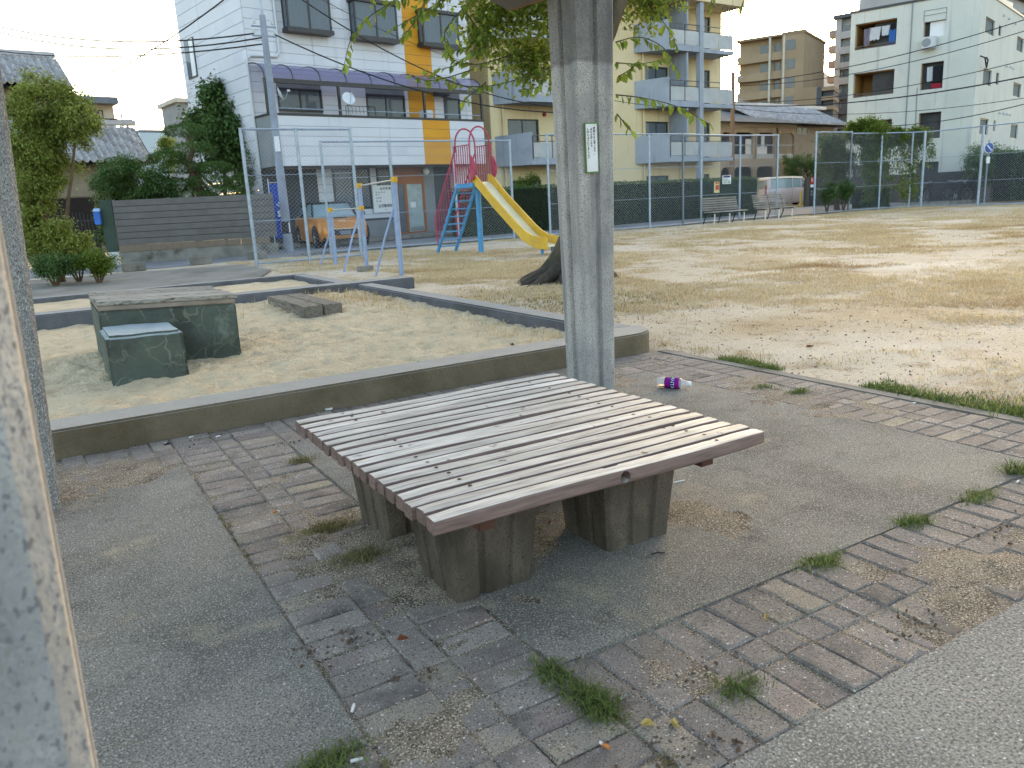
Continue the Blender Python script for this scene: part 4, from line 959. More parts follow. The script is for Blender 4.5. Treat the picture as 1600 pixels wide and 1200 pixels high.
lr = thing('laundry_hanger', 'row of hangers clipped to the balcony rail below the round dish', 'hangers', F1.p+F1.d*F1.s(560, 175)+Vector((0, 0, zp)), F1.a)
MB().cyl((-.55, -.1, .3), (.65, -.1, .3), .012, n=5).cyl((-.55, -.1, 0), (-.55, -.1, .3), .012, n=5).cyl((.65, -.1, 0), (.65, -.1, .3), .012, n=5).obj('rack', M_cast, lr, True)
for i in range(8):
    x = -.48+i*.15; MB().tube([(x, -.1, .3), (x+.02, -.14, .22), (x-.03, -.18, .12), (x+.05, -.1, .06)], .008, 4).obj('hanger', M_cast, lr, True)

# ------------------------------------------------------------------ utility pole and its wires
M_pole = mat('grey concrete pole', '8b93a3', '7b828f', 3, .7, .2, 50)
pb_ = gp(452, 394); up = thing('utility_pole', 'slim grey utility pole with striped guard at its foot before the white house', 'pole', pb_)
ptop = 6.6
MB().cyl(pb_-Vector((0, 0, .1)), pb_+Vector((0, 0, ptop)), .14, .085, n=14).obj('shaft', M_pole, up, smooth=True)
M_ybk = mat('black guard', '26272b', rough=.6); 
for i in range(3): MB().cyl(pb_+Vector((0, 0, .55+.0)), pb_+Vector((0, 0, .9)), .146+i*.0001, n=14).obj('guard', M_ybk, up, smooth=True) if i == 0 else None
for a in (20, 140, 250): MB().box(-.02, -.152, .58, .02, -.146, .87, Matrix.Translation(pb_) @ Matrix.Rotation(R(a), 4, 'Z')).obj('reflector', M_paper, up)
MB().box(-.07, -.02, 0, .07, .02, .42, Matrix.Translation(pb_+Vector((-.03, -.13, 2.9)))).obj('plate', M_paper, up)
for z in (6.05, 6.3): MB().cyl(pb_+Vector((-.35, 0, z)), pb_+Vector((.35, 0, z)), .025, n=6).obj('cross_arm', M_galv, up)
MB().cyl(pb_+Vector((0, 0, ptop)), pb_+Vector((0, 0, ptop+1.4)), .035, n=8).obj('extension', M_galv, up, smooth=True)
MB().cyl(pb_+Vector((-.4, 0, ptop+1.3)), pb_+Vector((.2, 0, ptop+1.3)), .02, n=6).obj('cross_arm', M_galv, up)
for dx, z in ((-.3, 6.1), (.3, 6.1), (-.25, 6.36), (.25, 6.36), (-.38, 7.85), (.18, 7.85)): MB().lathe([(.02, 0), (.045, .02), (.03, .06), (.045, .08), (.02, .13)], pb_+Vector((dx, 0, z)), n=8).obj('insulator', M_pipe, up, smooth='all')
MB().tube([pb_+Vector((-.2+.16*math.cos(t), -.05, ptop+.8+.16*math.sin(t))) for t in np.linspace(0, 12, 26)], .012, 4).obj('cable_coil', M_ybk, up)
M_cable = mat('black cable', '1d1d20', rough=.7)
def cable(a, b, sag, label, r=.022, name='overhead_cable', seg=16, group='overhead cables'):
    a, b = Vector(a), Vector(b)
    pts = [a.lerp(b, i/seg)-Vector((0, 0, 4*sag*(i/seg)*(1-i/seg))) for i in range(seg+1)]
    return tag(MB().tube(pts, r, 5).obj(name, M_cable), label, 'cable', group)
pt_ = lambda z, dx=0: pb_+Vector((dx, 0, z))
cable(pt_(6.1, -.3), at(-60, 26, 30), .5, 'upper cable of the pair crossing the cream sky at left')
cable(pt_(6.0, -.1), at(-60, 33, 30), .6, 'lower cable of the pair crossing the cream sky at left')
cable(pt_(5.85), at(-60, 71, 34), .4, 'thin single cable below the pair crossing the sky at left')
cable(pt_(7.6, -.1), at(106, 141, 36), .35, 'cable sloping down from the pole to the tiled house')
cable(pt_(7.75, .1), at(900, 168, 30), .9, 'cable running from the pole top past the yellow stripe', r=.02)
cable(pt_(7.9, .2), at(860, 118, 33), .7, 'faint upper cable crossing the white wall', r=.01)
cable(pt_(6.1, .3), at(880, 176, 26), .5, 'cable in front of the lilac awning', r=.02)

# ------------------------------------------------------------------ blue banner
bn = thing('blue_banner', 'tall royal blue banner flag behind the utility pole', 'banner', gp(455, 390)+Vector((.05, .9, 0)), R(0))
M_blue = mat('royal blue cloth', '1f3f9a', '1a3688', 3, .7)
b = MB(); k = 10
P = [(x_, .04*math.sin(i*.8+x_*4), .35+1.75*i/k) for i in range(k+1) for x_ in (-.28, -.1, .1, .28)]
b._a(P, [(i*4+j, i*4+j+1, i*4+5+j, i*4+4+j) for i in range(k) for j in range(3)]).obj('cloth', M_blue, bn, True, smooth='all')
MB().cyl((-.3, 0, 0), (-.3, 0, 2.25), .015, n=6).cyl((-.3, 0, 2.13), (.28, 0, 2.13), .01, n=5).obj('pole', M_pipe, bn, True)
MB().cyl((-.3, 0, 0), (-.3, 0, .08), .2, n=14).obj('base', M_ybk, bn, True)
text('lettering', 'SS', .26, M_paper, Matrix.Translation((-.13, -.06, 1.05)) @ RX90, bn, .002, local=True)
for r_ in (.1, .17): MB().tube([(.02+r_*math.cos(t), -.06, 1.55+r_*1.1*math.sin(t)) for t in np.linspace(-2.6, .5, 12)], .014, 4).obj('emblem', M_paper, bn, True)

# ------------------------------------------------------------------ orange hatchback under the overhang
M_car = mat('metallic orange paint', 'b9741d', 'c07c22', 4, .28, 0, spec=.6, metal=.25)
M_tyre = mat('tyre rubber', '17181a', rough=.8); M_rim = mat('alloy rim', 'a9adb2', rough=.35, metal=.7); M_chrome = mat('chrome trim', 'c9ccd0', rough=.2, metal=.9)
M_carglass = glass_mat('car glass', '7f959c', .05, .12); M_lens = mat('headlamp lens', 'c5ced4', 'aab4bb', 20, .15, spec=.7); M_blkp = mat('black trim', '141518', rough=.5)  # car glass tint lightened to carry a bright sky reflection
M_plate = mat('plain number plate', '6a7484', rough=.5)
def loft(secs, mats, name, parent, smooth=True, cap=True):
    """secs: list of rings (equal length) of points"""
    b = MB(); k = len(secs[0]); P = [p for s in secs for p in s]
    f = [(i*k+j, i*k+(j+1) % k, (i+1)*k+(j+1) % k, (i+1)*k+j) for i in range(len(secs)-1) for j in range(k)]
    if cap: f += [tuple(range(k))[::-1], tuple(range((len(secs)-1)*k, len(secs)*k))]
    return b._a(P, f).obj(name, mats, parent, True, smooth=smooth)
def body_ring(y, hw, z0, z1, tum=.06, r=.12):
    """closed car-body section at station y (local: x across, y along)"""
    return [(-hw+.06, y, z0), (hw-.06, y, z0), (hw, y, z0+.12), (hw, y, z1-.28 if z1-z0 > .5 else z0+.2), (hw-tum*.5, y, z1-r), (hw-tum-r*.6, y, z1), (-hw+tum+r*.6, y, z1), (-hw+tum*.5, y, z1-r), (-hw, y, z1-.28 if z1-z0 > .5 else z0+.2), (-hw, y, z0+.12)]
def wheel(parent, x, y, r, w_=.19):
    sgn = 1 if x > 0 else -1
    t = MB().lathe([(r*.62, -w_/2), (r*.95, -w_/2), (r, -w_/2+.03), (r, w_/2-.03), (r*.95, w_/2), (r*.62, w_/2)], (x, y, r), (1, 0, 0), 24).obj('wheel', M_tyre, parent, True, smooth=True)
    b = MB(); b.lathe([(.001, 0), (r*.6, 0), (r*.64, .02)], (x+sgn*w_*.36, y, r), (sgn, 0, 0), 20)
    b.obj('hub_disc', M_blkp, t, True)
    for i in range(5):
        a = 2*math.pi*i/5+.3; c, s_ = math.cos(a), math.sin(a); MB().bar((x+sgn*w_*.44, y+c*.03, r+s_*.03), (x+sgn*w_*.42, y+c*r*.6, r+s_*r*.6), .05, .03, up=(1, 0, 0)).obj('spoke', M_rim, t, True)
    return t
ca = thing('orange_car', 'orange hatchback with dark roof parked under the white house', 'car', (8.60, 24.85, 0), R(-5))
st_ = [(-.52, .62, .28, .62), (-.40, .76, .24, .78), (-.2, .82, .2, .86), (.35, .84, .18, .93), (.75, .85, .18, .97), (1.4, .85, .18, .99), (2.3, .85, .18, 1.0), (2.9, .84, .2, 1.0), (3.12, .80, .28, .95), (3.2, .72, .35, .85)]
loft([body_ring(y, hw, z0, z1, .05, .07) for (y, hw, z0, z1) in st_], M_car, 'body', ca)
def cab_ring(y, hw0, hw1, z0, z1): return [(-hw0, y, z0), (hw0, y, z0), (hw1, y, z1-.05), (hw1-.08, y, z1), (-hw1+.08, y, z1), (-hw1, y, z1-.05)]
loft([cab_ring(.62, .76, .72, .93, .98), cab_ring(1.0, .77, .64, .93, 1.36), cab_ring(1.3, .78, .63, .93, 1.41), cab_ring(2.5, .78, .62, .93, 1.40), cab_ring(3.0, .75, .6, .93, 1.33), cab_ring(3.1, .74, .66, .93, 1.1)], M_carglass, 'cabin_glass', ca)
loft([[(-.62, y, z), (.62, y, z), (.6, y, z+.035), (-.6, y, z+.035)] for (y, z) in ((1.02, 1.375), (1.4, 1.412), (2.5, 1.405), (3.02, 1.34))], M_blkp, 'roof', ca)
for sx in (-1, 1):
    MB().bar((sx*.73, .6, .96), (sx*.63, 1.02, 1.38), .05).obj('pillar', M_blkp, ca, True)
    MB().bar((sx*.79, 1.75, .98), (sx*.64, 1.75, 1.39), .06).obj('pillar', M_blkp, ca, True)
    MB().lathe([(.001, -.07), (.09, -.06), (.135, 0), (.125, .03), (.001, .06)], (sx*.56, -.36, .66), (sx*.35, -1, .35), 18).obj('headlight', M_lens, ca, True, smooth='all')
    MB().lathe([(.14, -.01), (.16, .0), (.14, .02)], (sx*.56, -.37, .66), (sx*.35, -1, .35), 18).obj('headlight_ring', M_chrome, ca, True, smooth='all')
    MB().lathe([(.001, -.1), (.07, -.07), (.09, 0), (.07, .07), (.001, .1)], (sx*.98, .78, 1.02), (1, 0, 0), 10).obj('mirror', M_blkp, ca, True, smooth='all')
    wheel(ca, sx*.76, .05, .31); wheel(ca, sx*.76, 2.55, .31)
    for y_c in (.05, 2.55):
        b = MB(); b.lathe([(.36, -.02), (.40, -.02), (.40, .03), (.36, .03)], (sx*.83, y_c, .31), (1, 0, 0), 22); b.v = [(x_, y_, max(z_, .3)) for x_, y_, z_ in b.v]; b.obj('arch_trim', M_blkp, ca, True)
MB().box(-.42, -.56, .38, .42, -.47, .56).obj('grille', M_blkp, ca, True, bevel=.03); MB().box(-.44, -.565, .565, .44, -.5, .59).obj('grille_trim', M_chrome, ca, True)
MB().box(-.7, -.5, .22, .7, -.42, .32).obj('bumper_intake', M_blkp, ca, True, bevel=.02)
MB().box(-.17, -.60, .4, .17, -.575, .52).obj('number_plate', M_plate, ca, True)
MB().box(-.28, .15, .9, .28, .3, .945).obj('bonnet_scoop', M_blkp, ca, True, bevel=.01); MB().box(-.1, -.32, .81, .1, -.28, .84).obj('badge', M_chrome, ca, True)
MB().box(-.8, .58, .93, .8, .63, .955).obj('scuttle_trim', M_chrome, ca, True)

# ------------------------------------------------------------------ slatted garden wall, green gate post
wa, wb = gp(190, 413), Vector((6.2, 23.45, 0))
wd = (wb-wa); WL = wd.length; wang = math.atan2(wd.y, wd.x)
M_slatw = mat('grey brown slat', '5d5a58', '666361', 3, .7, .1, 60, rand=.05)
M_brick = mat('tan ribbed block', '6f6355', '7d7062', 3, .9, .4, 40, stretch=(30, 1, 1))
gw = thing('slat_wall', 'grey horizontal slat garden fence on a low block base', 'fence', wa, wang)
MB().box(0, 0, -.05, WL, .15, .32).obj('base', M_conc, gw, True, bevel=.01)
for i in range(int(WL/.4)): MB().box(i*.4+.003, -.004, .325, i*.4+.397, .14, .5).obj('block', M_brick, gw, True)
for i in range(7): MB().box(0, .04, .506+i*.175, WL, .065, .506+i*.175+.162).obj('slat', M_slatw, gw, True, bevel=.004)
MB().box(.01, .075, .505, WL-.01, .08, 1.72).obj('gap_shade_sheet', M_gwall, gw, True)  # added dark sheet so the gaps between slats look shaded
for i in range(4): MB().box(i*(WL-.08)/3, .082, .325+.18, i*(WL-.08)/3+.07, .13, 1.74).obj('post', M_slatw, gw, True)
gpv = gp(181, 413.5)
po_ = thing('gate_post', 'dark green gate post on a white foot at the end of the slat fence', 'gate post', gpv, wang)
MB().box(-.17, -.02, .35, .14, .3, 1.75).obj('pillar', mat('dark green panel', '2f3f35', '37473c', 4, .6), po_, True, bevel=.01)
MB().box(-.14, -.01, -.05, .12, .28, .345).obj('foot', M_pipe, po_, True)
ml = thing('letter_box', 'bright blue letter box on the green gate post', 'letter box', gpv+Vector((-.26, -.05, 1.1)), wang)
MB().box(-.08, -.1, 0, .08, .1, .34).obj('box', mat('bright blue plastic', '2a5fae', '3a6fbe', 5, .4), ml, True, bevel=.02)
MB().hexa([(-.09, -.11, .345), (.09, -.11, .345), (.09, .11, .345), (-.09, .11, .345), (-.06, -.06, .43), (.09, -.06, .43), (.09, .08, .43), (-.06, .08, .43)]).obj('lid', mat('pale blue lid', '8fa9c9', rough=.4), ml, True, bevel=.01)
gt = thing('iron_gate', 'dark wrought iron gate left of the green post', 'gate', gpv+Vector((-1.35, .55, 0)), wang)
for i in range(13): MB().cyl((i*.09, 0, .08), (i*.09, 0, 1.35+.1*math.sin(i*math.pi/12)), .012, n=5).obj('bar', M_cast, gt, True)
for z in (.15, .7, 1.2): MB().box(-.02, -.015, z, 1.1, .015, z+.04).obj('rail', M_cast, gt, True)

# ------------------------------------------------------------------ tiled house at left
M_tile = mat('silver grey roof tile', 'a3a3a6', '8a8a8e', 2.5, .3, 0, spec=.6, isl=.25)
M_beige = mat('beige plaster', '8f8778', '7f7769', 1.5, .9, .2, 50)
M_dktim = mat('dark stained timber', '2b2422', '241f1e', 4, .8)
def tile_roof(parent, x0, x1, ye, ze, yr, zr, tw=.27, th=.24, name='roof_tiles'):
    """wavy clay tiles in courses, eave (ye,ze) to ridge (yr,zr), local coordinates"""
    n = int((x1-x0)/tw); L = math.hypot(yr-ye, zr-ze); k = int(L/th); sy, sz = (yr-ye)/L, (zr-ze)/L
    prof = [(0, .0), (.1, .06), (.22, .085), (.34, .06), (.45, .01), (.7, -.03), (1.0, .0)]
    V = []; F = []
    for r in range(k):
        for c in range(n):
            b_ = len(V)
            for (dl, lift) in ((-.03, .06), (th+.02, .0)):
                for (px_, pz_) in prof:
                    l = r*th+dl; V.append((x0+(c+px_)*tw, ye+sy*l-sz*(pz_+lift), ze+sz*l+sy*(pz_+lift)))
            m_ = len(prof)
            for j in range(m_-1): F.append((b_+j, b_+j+1, b_+m_+j+1, b_+m_+j))
            for j in range(m_-1):
                pass
            b2 = len(V)
            for (px_, pz_) in prof: V.append((x0+(c+px_)*tw, ye+sy*(r*th-.03)-sz*(pz_-.03), ze+sz*(r*th-.03)+sy*(pz_-.03)))
            for j in range(m_-1): F.append((b_+j+1, b_+j, b2+j, b2+j+1))
    o = np_obj(name, np.array(V), np.array(F), M_tile, parent, local=True); o['kind'] = 'stuff'; return o
FH = Facade((ground_at(180, 32.5).x, ground_at(180, 32.5).y), 8)
hs = thing('tiled_house', 'beige house with two silver grey tiled roofs behind the left trees', 'house', FH.p, FH.a)
e0 = FH.z(200, 251); rz_ = FH.z(190, 195, 2.2); xr0, xr1 = FH.s(30, 240), FH.s(246, 252)
MB().box(xr0-6, .9, -.05, xr1-.7, 8, e0+.1).obj('wall', M_beige, hs, True)
MB().box(xr0, .86, .0, FH.s(148, 320, .86), .895, 2.2).obj('dark_door', M_dktim, hs, True); MB().box(FH.s(95, 290, .86), .85, 2.25, FH.s(160, 290, .86), .89, 2.45).obj('lintel', M_beige, hs, True)
tile_roof(hs, xr0-6, xr1, 0, e0, 2.3, rz_)
MB().box(xr0-6, 2.2, rz_-.02, FH.s(212, 195, 2.3), 2.5, rz_+.2).obj('ridge', M_tile, hs, True, bevel=.03)
MB().prism3([(xr0-6, .05, e0-.12), (xr0-6, 2.3, rz_-.12), (xr0-6, 4.6, e0-.12)], (xr1-xr0+5.9, 0, 0)).obj('roof_frame', M_dktim, hs, True)
D2 = 3.4; e1 = FH.z(60, 131, D2); r1 = FH.z(60, 88, D2+2.2); xu = FH.s(119, 132, D2)
MB().box(xr0-6, D2+.7, e0, xu-.8, D2+7, e1+.1).obj('upper_wall', M_beige, hs, True)
tile_roof(hs, xr0-6, xu, D2, e1, D2+2.3, r1)
MB().box(xr0-6, D2+2.2, r1-.02, FH.s(85, 86, D2+2.3), D2+2.5, r1+.22).obj('ridge', M_tile, hs, True, bevel=.03)
MB().prism3([(xr0-6, D2+.05, e1-.14), (xr0-6, D2+2.3, r1-.14), (xr0-6, D2+4.6, e1-.14)], (xu-xr0+5.9, 0, 0)).obj('roof_frame', M_dktim, hs, True)
# far houses between
def far_block(px0, py0, px1, py1, dep, name, label, m, deepness=6, cat='building', ang=8):
    f = Facade((ground_at((px0+px1)/2, dep).x, ground_at((px0+px1)/2, dep).y), ang)
    a, zt_ = f(px0, py0); c, _ = f(px1, py0); t = thing(name, label, cat, f.p, f.a)
    MB().box(a, 0, -.05, c, deepness, zt_).obj('wall', m, t, True)
    return t, f, a, c, zt_
M_palew = mat('pale wall', 'b3b0a6', 'a5a298', 1, .85); M_slate = mat('slate blue roof', '5b6470', '666f7a', 3, .7)
t, f, a, c, z1 = far_block(112, 163, 176, 250, 45, 'house', 'pale house with slate roof edge peeping over the tiled roof', M_palew, cat='house')
MB().box(a-.5, -.9, z1+.002, c+.1, 6.2, z1+.35).obj('roof', M_slate, t, True); window(t, f.s(147, 178), f.s(161, 178), f.z(150, 186), f.z(150, 172), -.01, n=2)
MB().cyl((f.s(160, 190), -.6, f.z(165, 188)), (c, -.6, f.z(165, 188)), .04, n=5).obj('balcony_rail', M_dkframe, t, True)
t, f, a, c, z1 = far_block(277, 160, 305, 250, 60, 'stair_tower', 'narrow grey stair tower beside the white house', M_greyw, 4)
MB().box(a-.25, -.3, z1+.002, c+.25, 4.2, z1+.3).obj('roof', M_palew, t, True); MB().prism3([(f.s(281, 185), -.05, f.z(284, 190)), (f.s(284, 185), -.05, f.z(284, 190)), (f.s(296, 170), -.05, f.z(292, 168)), (f.s(292, 170), -.05, f.z(292, 168))], (0, .04, 0)).obj('stair', M_palew, t, True)
t, f, a, c, z1 = far_block(218, 207, 286, 240, 75, 'warehouse', 'low pale blue warehouse under the sky', mat('pale blue sheet', 'a5b4bd', rough=.6), 10)
MB().box(a, -.02, z1+.002, c, 10, z1+.25).obj('roof', M_slate, t, True)
pp_ = ground_at(213, 90); tp = thing('utility_pole', 'tiny utility pole with cross arm against the cream sky', 'pole', pp_)
zz = at(213, 178, 90).z
MB().cyl(pp_, pp_+Vector((0, 0, zz)), .14, .1, n=6).obj('shaft', M_pole, tp); MB().cyl(pp_+Vector((-1.3, .5, zz-.9)), pp_+Vector((1.0, -.4, zz-.9)), .07, n=5).obj('cross_arm', M_pole, tp)
# ================================================================== yellow flats
M_yw = mat('pale yellow render', 'cab893', 'd2c19d', .9, .88, .25, 70, .2, stain=('bba883', .7, .58, .78), streak=('a8987a', 4, .58, .76))
M_bgrey = mat('pale grey balcony render', '9aa0ab', '8f959f', 1.2, .8, .15, 60, .2, stain=('7f858f', .8, .58, .78), streak=('757a82', 6, .58, .74))
M_frosted = mat('frosted balcony panel', 'a5a7aa', '989a9d', 2, .35, spec=.5)
M_railm = mat('brown metal rail', '5a5450', rough=.5, metal=.3)
F2 = Facade((17.8, 30.1), 4); BD = 1.35
yf = thing('yellow_flats', 'pale yellow block of flats with grey balconies behind the hedge', 'building', F2.p, F2.a)
LV = [2.69, 5.34, 7.97, 10.32]; ZT2 = 10.75
wl, wr_ = F2.s(767, 200, BD), F2.s(1126, 190, BD)
# wall with openings
def wall_holes(parent, x0, x1, z0, z1, y, th, holes, m, name='wall'):
    xs_ = sorted(set([x0, x1]+[h[0] for h in holes]+[h[1] for h in holes])); xs_ = [x for x in xs_ if x0 <= x <= x1]; b = MB()
    for a, c in zip(xs_, xs_[1:]):
        mid = (a+c)/2; cuts = sorted([(h[2], h[3]) for h in holes if h[0] < mid < h[1]]); z = z0
        for (h0, h1_) in cuts:
            if h0 > z+.001: b.box(a, y, z, c, y+th, h0)
            z = max(z, h1_)
        if z < z1-.001: b.box(a, y, z, c, y+th, z1)
    return b.obj(name, m, parent, True)
bays2 = [(F2.s(793, 190, BD), F2.s(842, 190, BD)), (F2.s(880, 190, BD), F2.s(925, 190, BD)), (F2.s(1009, 200, BD), F2.s(1045, 200, BD)), (F2.s(1100, 200, BD), F2.s(1109, 200, BD))]
holes = []
for fl in [0.0]+LV[:3]:
    for (a, c) in bays2: holes.append((a, c, fl+.12, fl+2.05))
wall_holes(yf, wl, wr_, -.05, ZT2, BD, .2, holes, M_yw)
MB().box(wl, BD+.202, -.05, wr_, BD+9, ZT2-.02).obj('inner_block', M_inside, yf, True)
MB().box(wl-.004, BD+.21, -.05, wl+.15, BD+9, ZT2).obj('side_wall', M_yw, yf, True); MB().box(wr_-.15, BD+.21, -.05, wr_+.004, BD+9, ZT2).obj('side_wall', M_yw, yf, True)
for (a, c, z0, z1) in holes: window(yf, a+.01, c-.01, z0, z1, BD+.1, n=2 if c-a > .8 else 1, fr=.05, curtain=.35)
def balcony(chx0, fx0, fx1, zb_, label=None, colx=None):
    """slab, splayed solid end, frosted railing; chx0 at the wall, fx0..fx1 along the front"""
    poly = [(chx0, BD), (fx0, 0), (fx1, 0), (fx1, BD)]
    MB().prism(poly, zb_-.02, zb_+.16).obj('balcony_slab', M_bgrey, yf, True)
    d = Vector((fx0-chx0, -BD)).normalized(); nrm = Vector((d.y, -d.x))*-.12
    P = [(chx0, BD), (fx0, 0), (fx0+nrm.x+.1, .12), (chx0+nrm.x+.1, BD)]
    b = MB(); b.hexa([(*p, zb_+.162) for p in P]+[(*p, zb_+h_) for p, h_ in zip(P, (1.28, 1.36, 1.36, 1.28))]); b.obj('balcony_end', M_bgrey, yf, True)
    MB().box(fx0+.1, .0, zb_+.162, fx1, .1, zb_+.26).obj('balcony_curb', M_bgrey, yf, True)
    k = max(2, round((fx1-fx0)/1.2)); x0 = fx0+.12; wdt = (fx1-x0)/k
    for i in range(k):
        MB().box(x0+i*wdt+.03, .03, zb_+.28, x0+(i+1)*wdt-.03, .045, zb_+.92).obj('balcony_panel', M_frosted, yf, True)
        MB().box(x0+i*wdt-.02, .02, zb_+.262, x0+i*wdt+.02, .06, zb_+1.2).obj('rail_post', M_railm, yf, True)
    for z in (.95, 1.2): MB().box(x0, .022, zb_+z, fx1, .058, zb_+z+.035).obj('handrail', M_railm, yf, True)
cx = F2.s(1096, 150)
for fl in LV[:3]:
    balcony(F2.s(779, 220, BD*.9)-.1, F2.s(830, 220), F2.s(948, 220), fl)
    balcony(F2.s(998, 220, BD*.8), F2.s(1046, 220), cx-.14, fl); 
    MB().box(cx+.14, .0, fl-.02, F2.s(1145, 250), BD, fl+.16).obj('balcony_slab', M_bgrey, yf, True)
    for z in (.95, 1.2): MB().box(cx+.14, .022, fl+z, F2.s(1145, 250), .058, fl+z+.035).obj('handrail', M_railm, yf, True)
    for i in range(2):
        w2 = (F2.s(1145, 250)-cx-.14)/2; MB().box(cx+.16+i*w2, .03, fl+.2, cx+.1+(i+1)*w2, .045, fl+.92).obj('balcony_panel', M_frosted, yf, True)
    MB().box(F2.s(1062, 200, .6), .12, fl+.162, F2.s(1062, 200, .6)+.12, BD-.02, fl+2.6).obj('partition', M_bgrey, yf, True)
    MB().cyl((F2.s(1058, 200, BD), BD-.08, fl+.3), (F2.s(1058, 200, BD), BD-.08, fl+2.4), .05, n=6).obj('downpipe', M_yw, yf, True)
MB().box(cx-.13, -.02, -.05, cx+.13, .24, ZT2).obj('column', M_bgrey, yf, True)
MB().box(F2.s(779, 100, BD), -.1, LV[3]-.02, F2.s(1162, 15, 0), BD, LV[3]+.5).obj('roof_fascia', M_yw, yf, True)
MB().box(wl-.2, BD, ZT2+.002, wr_+.2, BD+9.2, ZT2+.25).obj('roof', M_bgrey, yf, True)
for px in (785, 1004): MB().cyl((F2.s(px, 200, BD), BD-.09, .2), (F2.s(px, 200, BD), BD-.09, LV[3]), .05, n=6).obj('downpipe', M_yw, yf, True)
MB().lathe([(.001, 0), (.1, 0), (.09, .06), (.001, .08)], (F2.s(850, 179, BD), BD-.002, F2.z(850, 179, BD)), (0, -1, 0), 12).obj('alarm_bell', mat('red bell', '8c2020', rough=.4), yf, True)
fs = F2(1127, 14, -.1); text('lettering', 'ハイネス田村', .3, M_ybk, Matrix.Translation((fs[0], -.11, fs[1]-.1)) @ RX90, yf, .003, local=True)
MB().box(wl-1.5, BD+1.5, -.05, wl-.006, BD+9, ZT2-.6).obj('recessed_wing', M_yw, yf, True)

# ================================================================== two-storey flats with arched verandas
M_brn = mat('brownish beige render', 'a09280', '938571', 1, .88, .2, 50); M_sash = mat('pale sash', '9aa0a6', rough=.5)
FA = Facade((ground_at(1185, 57).x, ground_at(1185, 57).y), 6)
af = thing('arcade_flats', 'two-storey brown flats with arched verandas beyond the van', 'building', FA.p, FA.a)
za, zb2 = FA.z(1185, 250), FA.z(1185, 199)
x0, x1 = FA.s(1095, 230), FA.s(1243, 230)
MB().box(x0, 1.6, -.05, x1, 9, zb2).obj('inner_wall', M_dktim, af, True)  # dark colour stands in for the shade inside the verandas
def arch_row(z0, z1, edges):
    for (a, c) in edges:
        r_ = .45; k = 6; n_ = 2*k+2
        # frame as four pieces around a round-shouldered opening
        P = [(a, z0), (a, z1-r_)]+[(a+r_-r_*math.cos(t), z1-r_+r_*math.sin(t)) for t in np.linspace(0, math.pi/2, k)][1:]+[(c-r_+r_*math.sin(t), z1-r_+r_*math.cos(t)) for t in np.linspace(0, math.pi/2, k)]+[(c, z0)]
        yield P
pxs = [(1097, 1122), (1127, 1143), (1147, 1178), (1183, 1211), (1217, 1241)]
for (zlo, zhi, zf) in ((za+.1, zb2-.35, 'u'), (.0, za-.45, 'l')):
    edges = [(FA.s(p, 230), FA.s(q, 230)) for p, q in pxs]
    for P in arch_row(zlo, zhi, edges):
        b = MB(); a, c = P[0][0]-.13, P[-1][0]+.13; top = zhi+.35
        out = [(a, zlo), (a, top)]; n_ = len(P)
        V_ = [(x, 0, z) for x, z in P]+[(a+(c-a)*i/(n_-1) if 0 < i < n_-1 else (a if i == 0 else c), 0, top if 0 < i < n_-1 else zlo) for i in range(n_)]
        V_[n_+1] = (a, 0, top); V_[2*n_-2] = (c, 0, top)
        V2 = V_+[(x, .2, z) for x, _, z in V_]; m_ = 2*n_
        f_ = [(i, i+1, n_+i+1, n_+i) for i in range(n_-1)]+[(m_+i+1, m_+i, m_+n_+i, m_+n_+i+1) for i in range(n_-1)]+[(i+1, i, m_+i, m_+i+1) for i in range(n_-1)]
        b._a(V2, f_).obj('arch', M_brn, af, True)
    for (a, c) in edges:
        if zf == 'u':
            MB().box(a, .08, za+.1, c, .1, za+.42).obj('veranda_panel', M_frosted, af, True)
            MB().box(a, .05, za+1.0, c, .1, za+1.06).obj('handrail', M_sash, af, True)
MB().box(x0, -.05, za-.3, x1, 1.6, za+.098).obj('floor_band', M_brn, af, True)
MB().box(x0, -.06, zb2-.01, x1, 1.6, zb2+.25).obj('eaves_band', M_brn, af, True)
rf = MB(); zr_ = FA.z(1140, 173, 4)
rf.hexa([(x0-.4, -.8, zb2+.26), (x1+.5, -.8, zb2+.26), (x1+.5, 9.8, zb2+.26), (x0-.4, 9.8, zb2+.26), (x0-.4, 4.2, zr_), (x1-3.5, 4.2, zr_), (x1-3.5, 4.8, zr_), (x0-.4, 4.8, zr_)])
rf.obj('roof', mat('grey green slate', '525b60', '5f686c', 5, .95, .4, 30, spec=.05), af, True)
for i, (px, wd_, hh) in enumerate(((1170, .9, 1.3), (1188, 1.2, .8), (1196, .35, 1.6))): MB().box(FA.s(px, 240), .25+i*.05, za+.15, FA.s(px, 240)+wd_, .3+i*.05, za+.15+hh).obj('hanging_cloth', M_paper, af, True)
